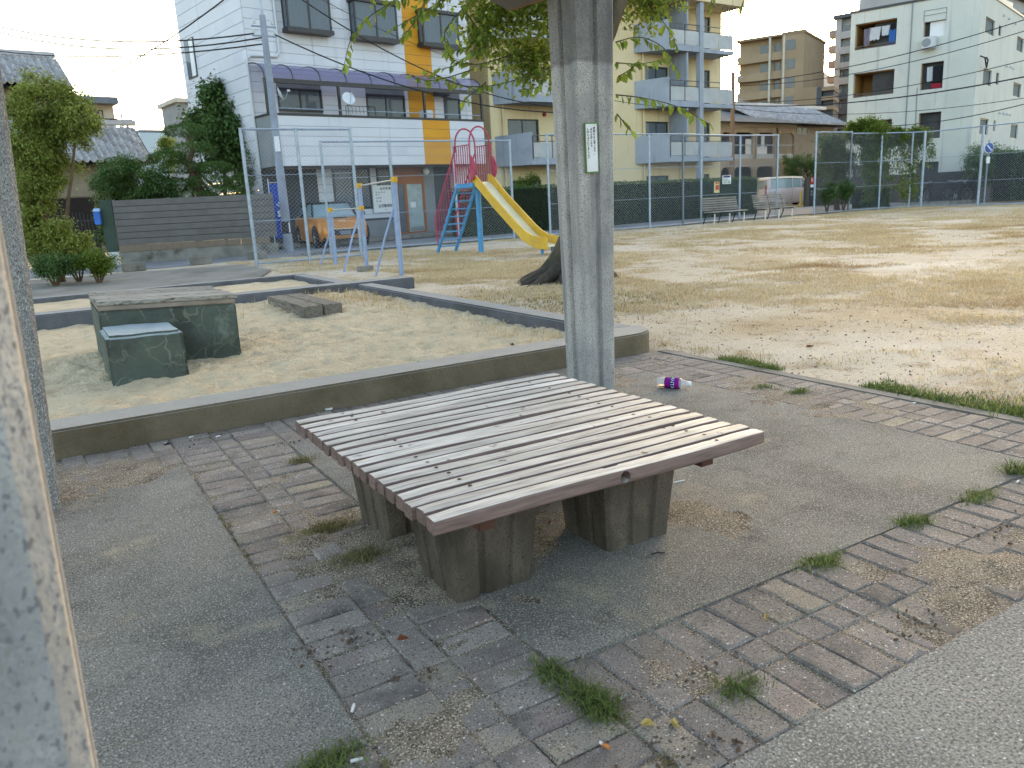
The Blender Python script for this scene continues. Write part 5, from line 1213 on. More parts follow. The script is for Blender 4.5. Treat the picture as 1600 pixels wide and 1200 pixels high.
# tiled house behind
FK = Facade((ground_at(1270, 63).x, ground_at(1270, 63).y), 8)
kh = thing('tiled_house', 'brown house with pale tiled hip roof above the van', 'house', FK.p, FK.a)
ke, kr = FK.z(1270, 193), FK.z(1250, 168, 3); ka, kc = FK.s(1190, 195), FK.s(1328, 192)
MB().box(ka+.8, .9, -.05, kc-.9, 9, ke).obj('wall', M_brn, kh, True)
tile_roof(kh, ka, kc, 0, ke, 3.4, kr, .3, .28)
MB().prism3([(ka+.05, .1, ke-.1), (ka+.05, 3.4, kr-.1), (ka+.05, 6.8, ke-.1)], (kc-ka-.1, 0, 0)).obj('roof_frame', M_dktim, kh, True)
MB().box(ka, 3.3, kr-.02, FK.s(1290, 175, 3.4), 3.65, kr+.25).obj('ridge', M_tile, kh, True, bevel=.04)
window(kh, FK.s(1244, 205, .9), FK.s(1262, 205, .9), FK.z(1250, 210, .9), FK.z(1250, 199, .9), .88, n=2, frame=M_sash)

# ================================================================== far towers
M_tan = mat('tan tiled tower', '8f7f69', '867660', .3, .85); M_tand = mat('tan balcony', '7c6d59', rough=.85); M_dkgl = mat('dark far glazing', '3b4148', '4a5058', .4, .25, spec=.6)
M_towg = mat('pale grey tower', '9a9b9c', '8f9091', .3, .85); M_towd = mat('slate grey tower base', '4b4f57', rough=.8)
def tower(px, dep, ang, label, name='tower_block', cat='tower'):
    f = Facade((ground_at(px, dep).x, ground_at(px, dep).y), ang); return f, thing(name, label, cat, f.p, f.a)
FT, tt = tower(1257, 150, -65, 'tan tower block with balconies just right of the yellow flats')
zt = FT.z(1257, 45); a0, a1 = FT.s(1152, 70), FT.s(1257, 60); am = FT.s(1222, 60)
MB().box(a0, 1.5, 0, a1, 16, zt-.6).obj('wall', M_tan, tt, True); MB().box(am, 0, 0, a1, 1.498, zt).obj('wall', M_tan, tt, True); MB().box(a0-.2, -.1, zt-.6, a1+.2, 16.2, zt-.2).obj('roof', M_tand, tt, True)
for i in range(8):
    zf = 1.2+i*(zt-2.5)/8*1.0; hf = (zt-2.5)/8
    MB().box(a0, .2, zf, am-.02, 1.49, zf+hf*.42).obj('balcony', M_tan, tt, True)
    for (p, q) in ((1188, 1200), (1210, 1219)): MB().box(FT.s(p, 100, 1.5), 1.44, zf+hf*.45, FT.s(q, 100, 1.5), 1.52, zf+hf*.92).obj('window', M_dkgl, tt, True)
    MB().box(FT.s(1228, 100), -.06, zf+hf*.42, FT.s(1242, 100), .02, zf+hf*.95).obj('window', M_dkgl, tt, True)
for p in (1201, 1223): MB().box(FT.s(p, 100), -.1, 0, FT.s(p, 100)+.35, .3, zt-.4).obj('downpipe', M_palew, tt, True)
FTb, tb2 = tower(1300, 120, -60, 'low tan annex with slate end beside the tan tower', 'annex', 'building')
MB().box(FTb.s(1240, 150), 0, 0, FTb.s(1276, 150), 9, FTb.z(1260, 137)).obj('wall', M_tan, tb2, True); MB().box(FTb.s(1276, 150)+.01, -.1, 0, FTb.s(1284, 150), 9, FTb.z(1280, 136)).obj('end_wall', M_towd, tb2, True)
for i in range(3): MB().box(FTb.s(1284, 150)+.02, -.5, FTb.z(1290, 172-15*i), FTb.s(1303, 150), 6, FTb.z(1290, 166-15*i)).obj('landing', M_tan, tb2, True)
MB().box(FTb.s(1285, 150)+.02, .3, 0, FTb.s(1302, 150), 6, FTb.z(1290, 137)).obj('stair_core', M_towd, tb2, True)
FG, tg = tower(1322, 165, -64, 'pale grey tower block left of the white flats')
zt = FG.z(1330, 26); g0, g1 = FG.s(1303, 100), FG.s(1420, 100)
MB().box(g0, 1.5, 0, g1, 15, zt).obj('wall', M_towg, tg, True); MB().box(g0-.4, -.3, zt+.01, g1+.3, 15.3, zt+.7).obj('roof', M_towd, tg, True)
hf = (zt)/11.5
for i in range(11):
    zf = i*hf+.5; m_ = M_towd if i < 7 else M_towg
    MB().box(FG.s(1312, 100), 0, zf, g1, 1.49, zf+hf*.45).obj('balcony', m_, tg, True); MB().box(FG.s(1315, 100), 1.42, zf+hf*.5, FG.s(1334, 100), 1.52, zf+hf*.92).obj('window', M_dkgl, tg, True)
    MB().box(g0-1.6, 2, zf+hf*.3, g0-.02, 5, zf+hf*.75).obj('stair_landing', mat('dull red landing', '857a72', rough=.8) if i == 0 else bpy.data.materials['dull red landing'], tg, True)
MB().box(g0, .4, 0, FG.s(1312, 100)-.02, 1.49, zt).obj('pier', M_towg, tg, True)
FD, td = tower(1290, 190, -60, 'white building with curved roof between the towers', 'round_roof_building', 'building')
b = MB(); p0_, p1_ = FD.s(1256, 120), FD.s(1303, 120); zb3, zt3 = FD.z(1280, 140), FD.z(1275, 110)
b.prism3([(p0_, 0, 0), (p0_, 0, zt3)]+[(p0_+(p1_-p0_)*(.35+.65*math.sin(t)), 0, zb3+(zt3-zb3)*math.cos(t)) for t in np.linspace(0, math.pi/2, 8)]+[(p1_, 0, 0)], (0, 12, 0)); b.obj('wall', mat('white tower', 'b9b9b6', rough=.7), td, True)
for i in range(3): MB().box(p0_+1, -.4, zb3-1+i*2.2, p0_+(p1_-p0_)*(.75-.12*i), .05, zb3-.3+i*2.2).obj('window_band', M_dkgl, td, True)
FDk, tk = tower(1590, 95, 12, 'dark slate tower behind the white flats at the top right corner')
k0, k1 = FDk.s(1553, 20), FDk.s(1720, 20); zk = FDk.z(1580, -60)
MB().box(k0, .5, 0, k1, 14, zk).obj('wall', M_towg, tk, True)
for i in range(3): MB().box(k0, 0, FDk.z(1580, 30-40*i), k1, .49, FDk.z(1580, 13-40*i)).obj('balcony', M_towd, tk, True); MB().box(FDk.s(1570, 5), .42, FDk.z(1580, 11-40*i), FDk.s(1590, 5), .52, FDk.z(1580, -1-40*i)).obj('window', M_dkgl, tk, True)
FDl, tl = tower(1430, 150, -64, 'pale tower top just above the white flats roof', 'roof_house')
MB().box(FDl.s(1381, 10), 0, 0, FDl.s(1440, 5), 8, FDl.z(1385, 0)+.6).obj('wall', M_towg, tl, True)

# ================================================================== white flats at right
M_wht = mat('white render', 'b8bab4', 'c0c2bc', .7, .85, .2, 70, .2, stain=[('a9aba6', .5, .56, .8)], streak=('999c97', 4, .58, .76)); M_ochre = mat('ochre balcony lining', '9a7440', '8d6938', 1, .85)
FW = Facade((ground_at(1400, 44).x, ground_at(1400, 44).y), -70)
wf = thing('white_flats', 'white rendered block of flats with ochre lined balconies at right', 'building', FW.p, FW.a)
w0, w1, wz = FW.s(1327, 100), FW.s(1523, 150), 10.25
def wr(px0, py0t, py0b, px1, py1t, py1b):
    a, zt0 = FW(px0, py0t); _, zb0 = FW(px0, py0b); c, zt1 = FW(px1, py1t); _, zb1 = FW(px1, py1b); return a, c, (zb0+zb1)/2, (zt0+zt1)/2
H_b = [wr(1337, 39, 79, 1402, 27, 69), wr(1334, 118, 153, 1398, 105, 146), wr(1334, 195, 232, 1394, 182, 215)]
H_w = [wr(1444, 34, 60, 1479, 30, 55), wr(1440, 99, 141, 1475, 95, 137), wr(1436, 177, 218, 1471, 174, 215), wr(1431, 255, 275, 1467, 251, 270), wr(1331, 259, 280, 1390, 255, 274)]
wall_holes(wf, w0, w1, -.05, wz, 0, .22, H_b+H_w, M_wht)
MB().box(w0+.05, 1.9, -.05, w1-.25, 12, wz-.05).obj('core', M_gwall, wf, True)
MB().box(w0, .222, -.05, w0+.2, 12, wz).obj('end_wall', M_wht, wf, True)
MB().box(w0-.05, -.06, wz+.002, w1+.03, 12, wz+.12).obj('roof_edge', M_dkframe, wf, True)
for i, (a, c, z0, z1) in enumerate(H_b):
    b = MB(); b.box(a, .222, z0-.02, c, 1.88, z0+.0); b.box(a-.02, .222, z0, a+.04, 1.88, z1); b.box(c-.04, .222, z0, c+.02, 1.88, z1); b.box(a, .222, z1-.04, c, 1.88, z1+.02); b.box(a+.04, 1.8, z0, c-.04, 1.88, z1-.04); bl = b.obj('balcony', M_ochre, wf, True)
    MB().box(a+.02, .05, z0+.002, c-.02, .1, z0+.07).box(a+.02, .05, z0+.14, c-.02, .09, z0+.18).obj('rail', M_railm, bl, True)
    window(wf, a+.45*(c-a), c-.1, z0+.02, z1-.35, 1.76, n=2, frame=M_dkframe)
for i, (a, c, z0, z1) in enumerate(H_w):
    b = MB(); b.box(a-.02, .222, z0-.03, c+.02, .5, z0); b.box(a-.02, .222, z0, a+.02, .5, z1); b.box(c-.02, .222, z0, c+.02, .5, z1); b.box(a, .222, z1, c, .5, z1+.03); b.obj('reveal', M_ochre, wf, True)
    window(wf, a+.03, c-.03, z0+.02, z1-.02, .45, n=2, frame=M_dkframe)
a = wr(1444, 34, 60, 1479, 30, 55); MB().box(a[0]+.25*(a[1]-a[0]), .2, a[2], a[1], .24, a[3]-.02).obj('blind', M_paper, wf, True)
a = wr(1444, 60, 78, 1466, 58, 76); acu = MB().box(a[0], -.55, a[2], a[1], -.1, a[3]).obj('air_conditioner', M_pipe, wf, True, bevel=.03)
MB().lathe([(.001, 0), (.2, 0), (.22, .02)], ((a[0]+a[1])/2-.1, -.565, (a[2]+a[3])/2), (0, 1, 0), 18).obj('fan_grille', M_greyp, acu, True)
a = wr(1444, 16, 33, 1480, 12, 29)
for (x_, z_, x2, z2) in ((a[0], a[2], a[0]+.03, a[3]), (a[1]-.03, a[2], a[1], a[3]), (a[0], a[3]-.03, a[1], a[3]), (a[0], (a[2]+a[3])/2, a[1], (a[2]+a[3])/2+.03)): MB().box(x_, -.02, z_, x2, -.002, z2).obj('shutter_trim', M_greyp, wf, True)
MB().box(FW.s(1420, 100), -.05, 2.2, FW.s(1420, 100)+.05, -.004, wz).obj('downpipe', M_greyp, wf, True)
MB().tube([(FW.s(1434, 130), -.03, FW.z(1434, 137)), (FW.s(1431, 200), -.03, 2.0)], .025, 5).obj('conduit', M_greyp, wf, True)
# side face
WC = FW.p+FW.d*w1; FS = Facade((WC.x, WC.y), 17)
def ws(px0, py0, px1, py1): a, zt_ = FS(px0, py0); c, zb_ = FS(px1, py1); return a, c, zb_, zt_
M_scr = mat('insect screen over glass', '6a7375', '5d6668', 4, .8, spec=.1)
H_s = [ws(1541, 25, 1553, 57), ws(1561, 39, 1564, 57), ws(1590, 56, 1598, 83), ws(1537, 106, 1548, 135), ws(1557, 113, 1560, 133), ws(1584, 128, 1594, 153), ws(1532, 184, 1543, 211), ws(1553, 188, 1555, 205), ws(1580, 193, 1589, 217)]
wside = thing('white_flats_wing', 'shaded side wing of the white flats with narrow windows', 'building', FS.p+Vector((0, 0, 0)), FS.a)
SL_ = FS.s(1599, 200)+6
wall_holes(wside, .02, SL_, -.05, wz-.02, 0, .2, H_s, M_wht); MB().box(.25, .204, -.05, SL_-.1, 5.2, wz-.1).obj('core', M_gwall, wside, True)
MB().box(-.02, -.05, wz-.018, SL_, 5.2, wz+.1).obj('roof_edge', M_dkframe, wside, True)
for (a, c, z0, z1) in H_s: window(wside, a+.005, c-.005, z0, z1, .1, n=1, fr=.05, pane=M_scr)
for (px, py) in ((1561, 176), (1567, 177), (1572, 178), (1577, 179), (1572, 103), (1578, 104), (1582, 107), (1568, 24), (1576, 29), (1586, 37)):
    s_, z_ = FS(px, py); MB().lathe([(.001, .1), (.06, .09), (.08, .0)], (s_, -.01, z_), (0, -1, -.3), 8).obj('vent_cap', M_pipe, wside, True)
s_, z_ = FS(1528, 88); MB().tube([(s_, -.1, z_), (s_+.15, -.3, z_-.1), (s_+.3, -.35, z_-.5), (s_+.6, -.3, z_-.55), (s_+.8, -.3, z_-.15), (s_+.9, -.2, z_)], .04, 5).obj('service_cable', M_cable, wside, True)
# the wing belongs to the same building
for ch in list(wside.children):
    ch.parent = wf; ch.matrix_parent_inverse = XF[wf.name].inverted() @ XF[wside.name]
bpy.data.objects.remove(wside)
# washing
M_cw = mat('white cloth', 'b5b8bd', 'a9adb5', 9, .9); M_cb = mat('blue cloth', '2f5c9a', rough=.9); M_cd = mat('dark cloth', '1d1e24', rough=.9); M_cp = mat('patterned cloth', '7f7a86', '4d4a58', 25, .9); M_cr = mat('red cloth', '8a2035', rough=.9)
def cloth(fc, px0, py0, px1, py1, m, label, dep=.12, name='washing'):
    a, zt_ = fc(px0, py0, dep); c, zb_ = fc(px1, py1, dep); k = 6; g = rng.random()*6
    P = []
    for j in range(4):
        for i in range(k+1): P.append((a+(c-a)*(i/k)*(1-.06*j)+.03*(c-a)*j/3, dep+.03*math.sin(i*1.7+g)+.01*j, zt_+(zb_-zt_)*j/3*(1-.12*math.sin(i*1.3+g)**2)))
    o = MB()._a(P, [(j*(k+1)+i, j*(k+1)+i+1, (j+1)*(k+1)+i+1, (j+1)*(k+1)+i) for j in range(3) for i in range(k)]).obj(name, m, None, smooth='all')
    o.location = fc.p; o.rotation_euler = (0, 0, fc.a); return tag(o, label, 'laundry', 'washing on the white flats')
cloth(FW, 1350, 46, 1360, 72, M_cp, 'dark patterned garment at the left end of the top balcony washing'); cloth(FW, 1359, 44, 1376, 62, M_cw, 'white printed sheet on the top balcony line'); cloth(FW, 1378, 41, 1390, 55, M_cw, 'small white shirt beside the blue garment on the top balcony'); cloth(FW, 1389, 47, 1401, 69, M_cb, 'blue garment on the top balcony line'); cloth(FW, 1392, 37, 1399, 48, M_cd, 'black garment above the blue one on the top balcony')
cloth(FW, 1449, 105, 1458, 128, M_cw, 'white towel in the middle floor window', .1); cloth(FW, 1458, 104, 1472, 128, M_cd, 'dark trousers in the middle floor window', .1); cloth(FW, 1455, 131, 1472, 137, M_cr, 'red bedding over the middle floor window sill', .05)
# dark block wall in front, bicycles
M_dkw = mat('dark grey block wall', '3f3c3d', '484546', 2, .85, .2, 30)
bw = thing('block_wall', 'dark grey block wall in front of the white flats', 'wall', FW.p-FW.n*.9, FW.a)
for r_ in range(7):
    for i in range(int((w1+.5-w0+2)/.4)):
        x = w0-2+i*.4+(.2 if r_ % 2 else 0); MB().box(x+.004, 0, r_*.21+.01, x+.396, .12, r_*.21+.206).obj('block', M_dkw, bw, True)
MB().box(w0-2, .01, -.05, w1+.7, .115, 1.48).obj('mortar', M_gwall, bw, True)
bw2 = thing('block_wall', 'dark low wall running right behind the bicycles', 'wall', WC-FW.n*.9+FW.d*.55, R(8))
MB().box(0, 0, -.05, 14, .15, 1.1).obj('wall', M_dkw, bw2, True)
def bicycle(loc, rz, label):
    t = thing('bicycle', label, 'bicycle', loc, rz, 'bicycles by the dark wall'); r_ = .33
    for y in (0, 1.08):
        w_ = MB().tube([(0, y+r_*math.cos(a), r_+r_*math.sin(a)) for a in np.linspace(0, 2*math.pi, 24, endpoint=False)], .02, 6, closed=True).obj('wheel', M_tyre, t, True)
        b = MB(); b.tube([(0, y+(r_-.025)*math.cos(a), r_+(r_-.025)*math.sin(a)) for a in np.linspace(0, 2*math.pi, 24, endpoint=False)], .008, 4, closed=True).obj('rim', M_rim, w_, True)
        b = MB()
        for i in range(12): a = i*math.pi/6; b.cyl((0, y, r_), (0, y+.3*math.cos(a), r_+.3*math.sin(a)), .003, n=3, caps=False)
        b.obj('spokes', M_rim, w_, True)
    b = MB()
    for p, q in (((0, .0, r_), (0, .17, .85)), ((0, .14, .75), (0, .62, .28)), ((0, .16, .82), (0, .72, .78)), ((0, .62, .28), (0, .75, .86)), ((0, .62, .28), (0, 1.08, r_)), ((0, .72, .74), (0, 1.08, r_))): b.cyl(p, q, .018, n=6)
    b.obj('frame', M_blkp, t, True)
    MB().box(-.07, .68, .88, .07, .92, .94).obj('saddle', M_blkp, t, True, bevel=.02)
    MB().tube([(-.28, .3, 1.02), (-.25, .16, 1.04), (0, .14, .98), (.25, .16, 1.04), (.28, .3, 1.02)], .013, 5).cyl((0, .16, .84), (0, .14, .98), .013, n=5).obj('handlebar', M_rim, t, True)
    MB().box(-.16, -.22, .72, .16, .06, .95).obj('basket', M_cast, t, True, bevel=.02)
    MB().cyl((-.05, .62, .28), (.05, .62, .28), .09, n=12).obj('chainring', M_rim, t, True)
    return t
for px, dep, a_, lab in ((1447, 39.5, -30, 'bicycle nearest the leafy hedge, front wheel clear of it'), (1488, 39.5, -65, 'bicycle between the two tall fence posts before the dark wall'), (1508, 39.6, 70, 'bicycle whose wheel shows just left of the second fence post'), (1572, 37, -70, 'bicycle right of the round street sign')):
    p = ground_at(px, dep); bicycle(p, R(a_), lab)
# round sign
sp_ = Vector((34.3, 18.55, 0)); rs = thing('street_sign', 'round blue street sign on a thin pole behind the right fence', 'street sign', sp_)
zs_ = at(1537, 231, (sp_.x*_f.x+sp_.y*_f.y)/ (1)).z; zs_ = 1.15+ (on_y(1537, 231, 18.55).z-1.15)
MB().cyl((0, 0, -.05), (0, 0, zs_+.3), .03, n=8).obj('pole', M_pole, rs, True)
M_sgb = mat('sign blue', '1f4a94', rough=.4)
for (r_, y_, m_, nm) in ((.22, -.02, M_paper, 'rim'), (.195, -.035, M_sgb, 'face')): MB().cyl((0, y_+.012, 0), (0, y_, 0), r_, n=24).obj(nm, m_, rs, True).matrix_basis = Matrix.Translation((0, 0, zs_)) @ Matrix.Rotation(R(-20), 4, 'Z')
MB().box(-.15, -.05, -.022, .15, -.036, .022).obj('bar', M_paper, rs, True).matrix_basis = Matrix.Translation((0, 0, zs_)) @ Matrix.Rotation(R(-20), 4, 'Z') @ Matrix.Rotation(R(45), 4, 'Y')
MB().box(-.12, -.03, zs_-.62, .12, -.012, zs_-.36).obj('supplement_plate', M_paper, rs, True)

# ================================================================== van, ticket machine, bollard
M_van = mat('pinkish silver paint', 'b3a6a6', 'baadad', 2, .35, 0, spec=.5, metal=.2); M_vanr = mat('ivory roof', 'd3cbbc', rough=.4)
vn = thing('parked_van', 'boxy pinkish silver kei van parked beyond the fence gap', 'van', ground_at(1226, 49), R(72))
vs_ = [(-1.68, .6, .3, .85), (-1.6, .7, .24, 1.0), (-1.3, .73, .2, 1.08), (-1.0, .735, .19, 1.1), (0, .74, .18, 1.1), (1.2, .74, .18, 1.1), (1.6, .73, .2, 1.1), (1.7, .7, .28, 1.05)]
loft([body_ring(y, hw, z0, z1, .02, .04) for (y, hw, z0, z1) in vs_], M_van, 'body', vn)
loft([cab_ring(-1.22, .71, .69, 1.08, 1.12), cab_ring(-.72, .72, .66, 1.08, 1.66), cab_ring(0, .72, .66, 1.08, 1.68), cab_ring(1.5, .72, .66, 1.08, 1.68), cab_ring(1.68, .71, .66, 1.08, 1.6)], M_carglass, 'cabin_glass', vn)
loft([[(-.68, y, z), (.68, y, z), (.62, y, z+.1), (-.62, y, z+.1)] for (y, z) in ((-.78, 1.62), (0, 1.67), (1.5, 1.67), (1.72, 1.6))], M_vanr, 'roof', vn)
for sx in (-1, 1):
    for y, w_ in ((-.05, .05), (1.0, .06), (1.55, .25), (-.62, .05)): MB().hexa([(sx*.735, y-w_/2, 1.09), (sx*.745, y-w_/2, 1.09), (sx*.745, y+w_/2, 1.09), (sx*.735, y+w_/2, 1.09), (sx*.672, y-w_/2, 1.66), (sx*.684, y-w_/2, 1.66), (sx*.684, y+w_/2, 1.66), (sx*.672, y+w_/2, 1.66)]).obj('pillar', M_van, vn, True)
    MB().bar((sx*.7, -1.22, 1.1), (sx*.68, -.74, 1.64), .05).obj('pillar', M_van, vn, True)
    wheel(vn, sx*.66, -1.15, .28, .15); wheel(vn, sx*.66, 1.2, .28, .15)
    for y in (-.02, 1.0): MB().box(sx*.738, y, .3, sx*.744, y+.012, 1.07).obj('door_seam', M_blkp, vn, True)
    for y in (-.18, .12): MB().box(sx*.738, y, .98, sx*.76, y+.14, 1.01).obj('door_handle', M_van, vn, True)
    MB().box(sx*.738, -.9, .84, sx*.752, 1.6, .87).obj('side_moulding', M_van, vn, True)
    MB().box(sx*.55, 1.69, .75, sx*.7, 1.73, 1.3).obj('tail_lamp', mat('tail lamp red', '7a1818', rough=.3) if sx < 0 else bpy.data.materials['tail lamp red'], vn, True)
    MB().box(sx*.76, -.88, 1.12, sx*.9, -.74, 1.3).obj('mirror', M_blkp, vn, True, bevel=.02)
tm = thing('ticket_machine', 'dark grey ticket machine with red and white sign by the entrance', 'ticket machine', ground_at(1266, 45), R(-15))
MB().box(-.2, -.15, 0, .2, .15, 1.62).obj('cabinet', mat('charcoal metal', '33373a', rough=.5), tm, True, bevel=.02); MB().box(-.17, -.165, 1.22, .17, -.152, 1.6).obj('sign', mat('sign red', 'a52a25', rough=.5), tm, True); MB().box(-.16, -.164, 1.05, .16, -.152, 1.2).obj('notice', M_paper, tm, True)
for x_ in (-.08, .06): MB().box(x_-.02, -.172, 1.35, x_+.02, -.166, 1.55).obj('arrow', M_paper, tm, True)
for i in range(4): MB().box(-.12+.12*(i % 2), -.164, .6+.16*(i//2), -.05+.12*(i % 2), -.152, .7+.16*(i//2)).obj('button', M_greyp, tm, True)
yb = thing('yellow_bollard', 'thin yellow post standing before the van', 'bollard', ground_at(1250, 46))
MB().cyl((0, 0, .03), (.06, 0, .85), .05, n=10).obj('post', mat('bollard yellow', 'bfa540', rough=.5), yb, True, smooth=True); MB().cyl((0, 0, 0), (0, 0, .04), .22, n=14).obj('base', bpy.data.materials['bollard yellow'], yb, True)
# second utility pole and cables on the right
p2 = ground_at(1143, 50); u2 = thing('utility_pole', 'brown grey utility pole at the corner of the yellow flats', 'pole', p2); z2 = at(1143, 120, 50).z
MB().cyl(p2-Vector((0, 0, .1)), p2+Vector((0, 0, z2)), .17, .12, n=12).obj('shaft', mat('brown grey pole', '6b5e52', rough=.85), u2, smooth=True)
for z in (z2-.3, z2-1.6): MB().cyl(p2+Vector((-.5, 0, z)), p2+Vector((.7, -.1, z)), .04, n=6).obj('cross_arm', M_galv, u2)
for (a, b_, sg_, r_, lab) in (((1148, 130, 50), (1640, 18, 34), .5, .022, 'highest black cable crossing the white flats'), ((1148, 134, 50), (1640, 36, 34), .6, .018, 'second black cable from the top crossing the white flats'), ((1146, 160, 50), (1640, 84, 34), .55, .018, 'third black cable crossing the white flats'),
        ((1146, 164, 50), (1640, 112, 32), .5, .03, 'thickest black cable crossing the middle of the white flats'), ((1146, 168, 50), (1640, 147, 34), .6, .014, 'thin pale cable crossing below the thickest one'), ((1330, 196, 46), (1640, 152, 32), .4, .02, 'lowest black cable above the vines'), ((960, 157, 34), (1146, 160, 50), .3, .014, 'thin cable in front of the yellow flats balconies')):
    cable(at(*a), at(*b_), sg_, lab, r_)
# ================================================================== planting
M_lg1 = mat('olive green foliage', '74803a', '8c9447', .8, .6, spec=.3, isl=.4, trans=.38)
M_lg2 = mat('deep green foliage', '455e30', '57703a', .8, .55, spec=.35, isl=.4, trans=.3)
M_lg3 = mat('yellow green foliage', '6a7a2a', '56692a', .8, .6, spec=.3, isl=.35, trans=.42)
M_pine = mat('pine needles', '455e2d', '577036', 1.2, .65, spec=.25, isl=.4, trans=.2)
M_hedge = mat('clipped hedge leaves', '415a2c', '4d6630', .9, .55, spec=.35, isl=.4, trans=.25)
M_stem = mat('brown stems', '4a3b2c', '5b4a38', 6, .9, .6, 40)
M_core = mat('dark hedge core', '1f261a', '171c14', 3, .95)  # solid box colour standing for the shaded depth behind hedge leaves
def plant(name, label, cat, base, parts, leaf, m, trunk=None, group=None):
    t = thing(name, label, cat, base, 0, group)
    PP_ = np.concatenate(parts); gg = np.random.default_rng(len(PP_)); PP_ = np.concatenate([PP_, PP_+gg.normal(0, leaf[0]*(.5 if m is M_pine else .9), PP_.shape)*(1, 1, .35 if m is M_pine else 1), PP_+gg.normal(0, leaf[0]*(.5 if m is M_pine else .9), PP_.shape)*(1, 1, .35 if m is M_pine else 1)]); V, F = leaf_cloud(PP_, *leaf, seed=len(label)); o = np_obj('foliage', V, F, m, t); o['kind'] = 'stuff'
    for tr in (trunk or []): limb(tr[0], tr[1], 7, .03, len(label)).obj('trunk', M_stem, t, smooth='all')
    return t
def R3(dep, px): return px*dep/FPX
def blob(px, py, dep, rx, ry, clumps, per, cr, seed, flat=.75):
    c = at(px, py, dep); return clump_pts(c, (R3(dep, rx), R3(dep, rx), R3(dep, ry)), clumps, per, cr, seed, flat)
d = 15.6; g0 = ground_at(75, d)
plant('garden_tree', 'leafy olive green tree at the left edge above the clipped shrubs', 'tree', g0,
      [blob(70, 165, d, 60, 48, 46, 70, .2, 1), blob(118, 195, d, 36, 38, 26, 70, .18, 2), blob(40, 215, d, 42, 50, 32, 70, .18, 3), blob(80, 240, d, 45, 30, 24, 60, .16, 4), blob(60, 300, d, 38, 42, 30, 70, .16, 5), blob(85, 360, d, 45, 42, 34, 70, .16, 6), blob(110, 385, d, 34, 20, 16, 60, .13, 7), blob(50, 372, d, 34, 36, 24, 70, .15, 12)], (.075, .034), M_lg1,
      [([g0, g0+Vector((.05, 0, .8)), g0+Vector((-.1, .1, 1.8)), at(75, 170, d)], [.09, .07, .05, .02]), ([g0+Vector((.05, 0, .7)), at(105, 330, d), at(120, 200, d)], [.06, .04, .015]), ([g0+Vector((0, 0, .6)), at(45, 300, d), at(35, 220, d)], [.05, .04, .015])])
for i, (px, dep, rx, lab) in enumerate(((66, 14.6, 31, 'clipped round shrub at the left by the concrete pillar'), (104, 15.4, 24, 'small dark clipped shrub between its two neighbours'), (137, 14.8, 27, 'clipped shrub with bare stems nearest the street'))):
    b0 = ground_at(px, dep); c = Vector((b0.x, b0.y, .42))
    plant('clipped_shrub', lab, 'shrub', b0, [clump_pts(c, (R3(dep, rx), R3(dep, rx), .2), 30, 60, .12, 40+i, .8)], (.05, .026), M_lg3 if i == 2 else M_lg2,
          [([b0-Vector((0, 0, .03)), b0+Vector((dx*.4, 0, .12)), b0+Vector((dx, .05, .4))], [.022, .018, .01]) for dx in (-.16, -.05, .07, .17)], 'clipped shrubs beside the street')
d = 25.5; g0 = ground_at(205, d)
plant('leafy_bush', 'broad leafy bush leaning over the slat fence beside the gate post', 'bush', g0, [blob(205, 288, d, 54, 40, 80, 70, .26, 8), blob(175, 320, d, 26, 34, 26, 60, .22, 9), blob(240, 300, d, 40, 28, 34, 60, .22, 10), blob(165, 360, d, 16, 30, 10, 50, .2, 11)], (.085, .042), M_lg2, [([g0, g0+Vector((0, 0, 1)), at(205, 290, d)], [.07, .05, .02])])
d = 26; g0 = ground_at(300, d)
pads = [(290, 204, 34, 10), (300, 234, 38, 11), (262, 246, 30, 10), (283, 262, 36, 10), (336, 262, 26, 9), (325, 284, 34, 11), (270, 290, 34, 12), (350, 302, 34, 11), (300, 308, 40, 12), (376, 285, 20, 12), (385, 312, 22, 10)]
P_ = [ell_pts(at(px, py, d), (R3(d, rx), R3(d, rx), R3(d, ry)*1.15), 900, 200+i, .22) for i, (px, py, rx, ry) in enumerate(pads)]; P_ = [q[q[:, 2] > q[:, 2].mean()-.16] for q in P_]
plant('cloud_pruned_pine', 'dark cloud pruned pine with flat pads behind the slat fence', 'tree', g0, P_, (.085, .026), M_pine, [([g0, at(312, 300, d), at(296, 260, d), at(300, 232, d), at(291, 208, d)], [.14, .12, .09, .07, .04])]+[([at(303, 262, d), at((303+px)/2, py+8, d), at(px, py+4, d)], [.05, .035, .02]) for (px, py, rx, ry) in pads[2:]])
d = 28.2; g0 = ground_at(345, d)
plant('tall_shrub', 'tall dark big-leaved shrub rising behind the pine', 'shrub', g0, [blob(348, 215, d, 42, 50, 60, 34, .3, 20), blob(335, 160, d, 20, 34, 22, 30, .24, 21), blob(372, 195, d, 22, 34, 20, 30, .24, 22), blob(305, 190, d, 14, 22, 10, 26, .2, 23), blob(375, 250, d, 26, 36, 20, 34, .28, 24), blob(340, 138, d, 8, 12, 6, 22, .14, 25)], (.16, .085), M_lg2, [([g0, at(350, 260, d), at(338, 140, d)], [.09, .06, .015])])
plant('bright_bush', 'small bright yellow green bush tip left of the pine', 'bush', ground_at(263, 31), [blob(264, 226, 31, 14, 13, 14, 50, .16, 30), blob(258, 250, 31, 16, 20, 14, 40, .18, 31)], (.08, .04), M_lg3, [([ground_at(263, 31), at(262, 250, 31)], [.05, .02])])
d = 28; g0 = ground_at(395, d)
plant('street_shrub', 'dark shrub between the slat fence and the white house corner', 'shrub', g0, [blob(398, 285, d, 20, 55, 34, 40, .25, 33), blob(405, 245, d, 12, 28, 12, 40, .2, 34)], (.1, .05), M_lg2, [([g0, at(398, 260, d)], [.06, .02])])

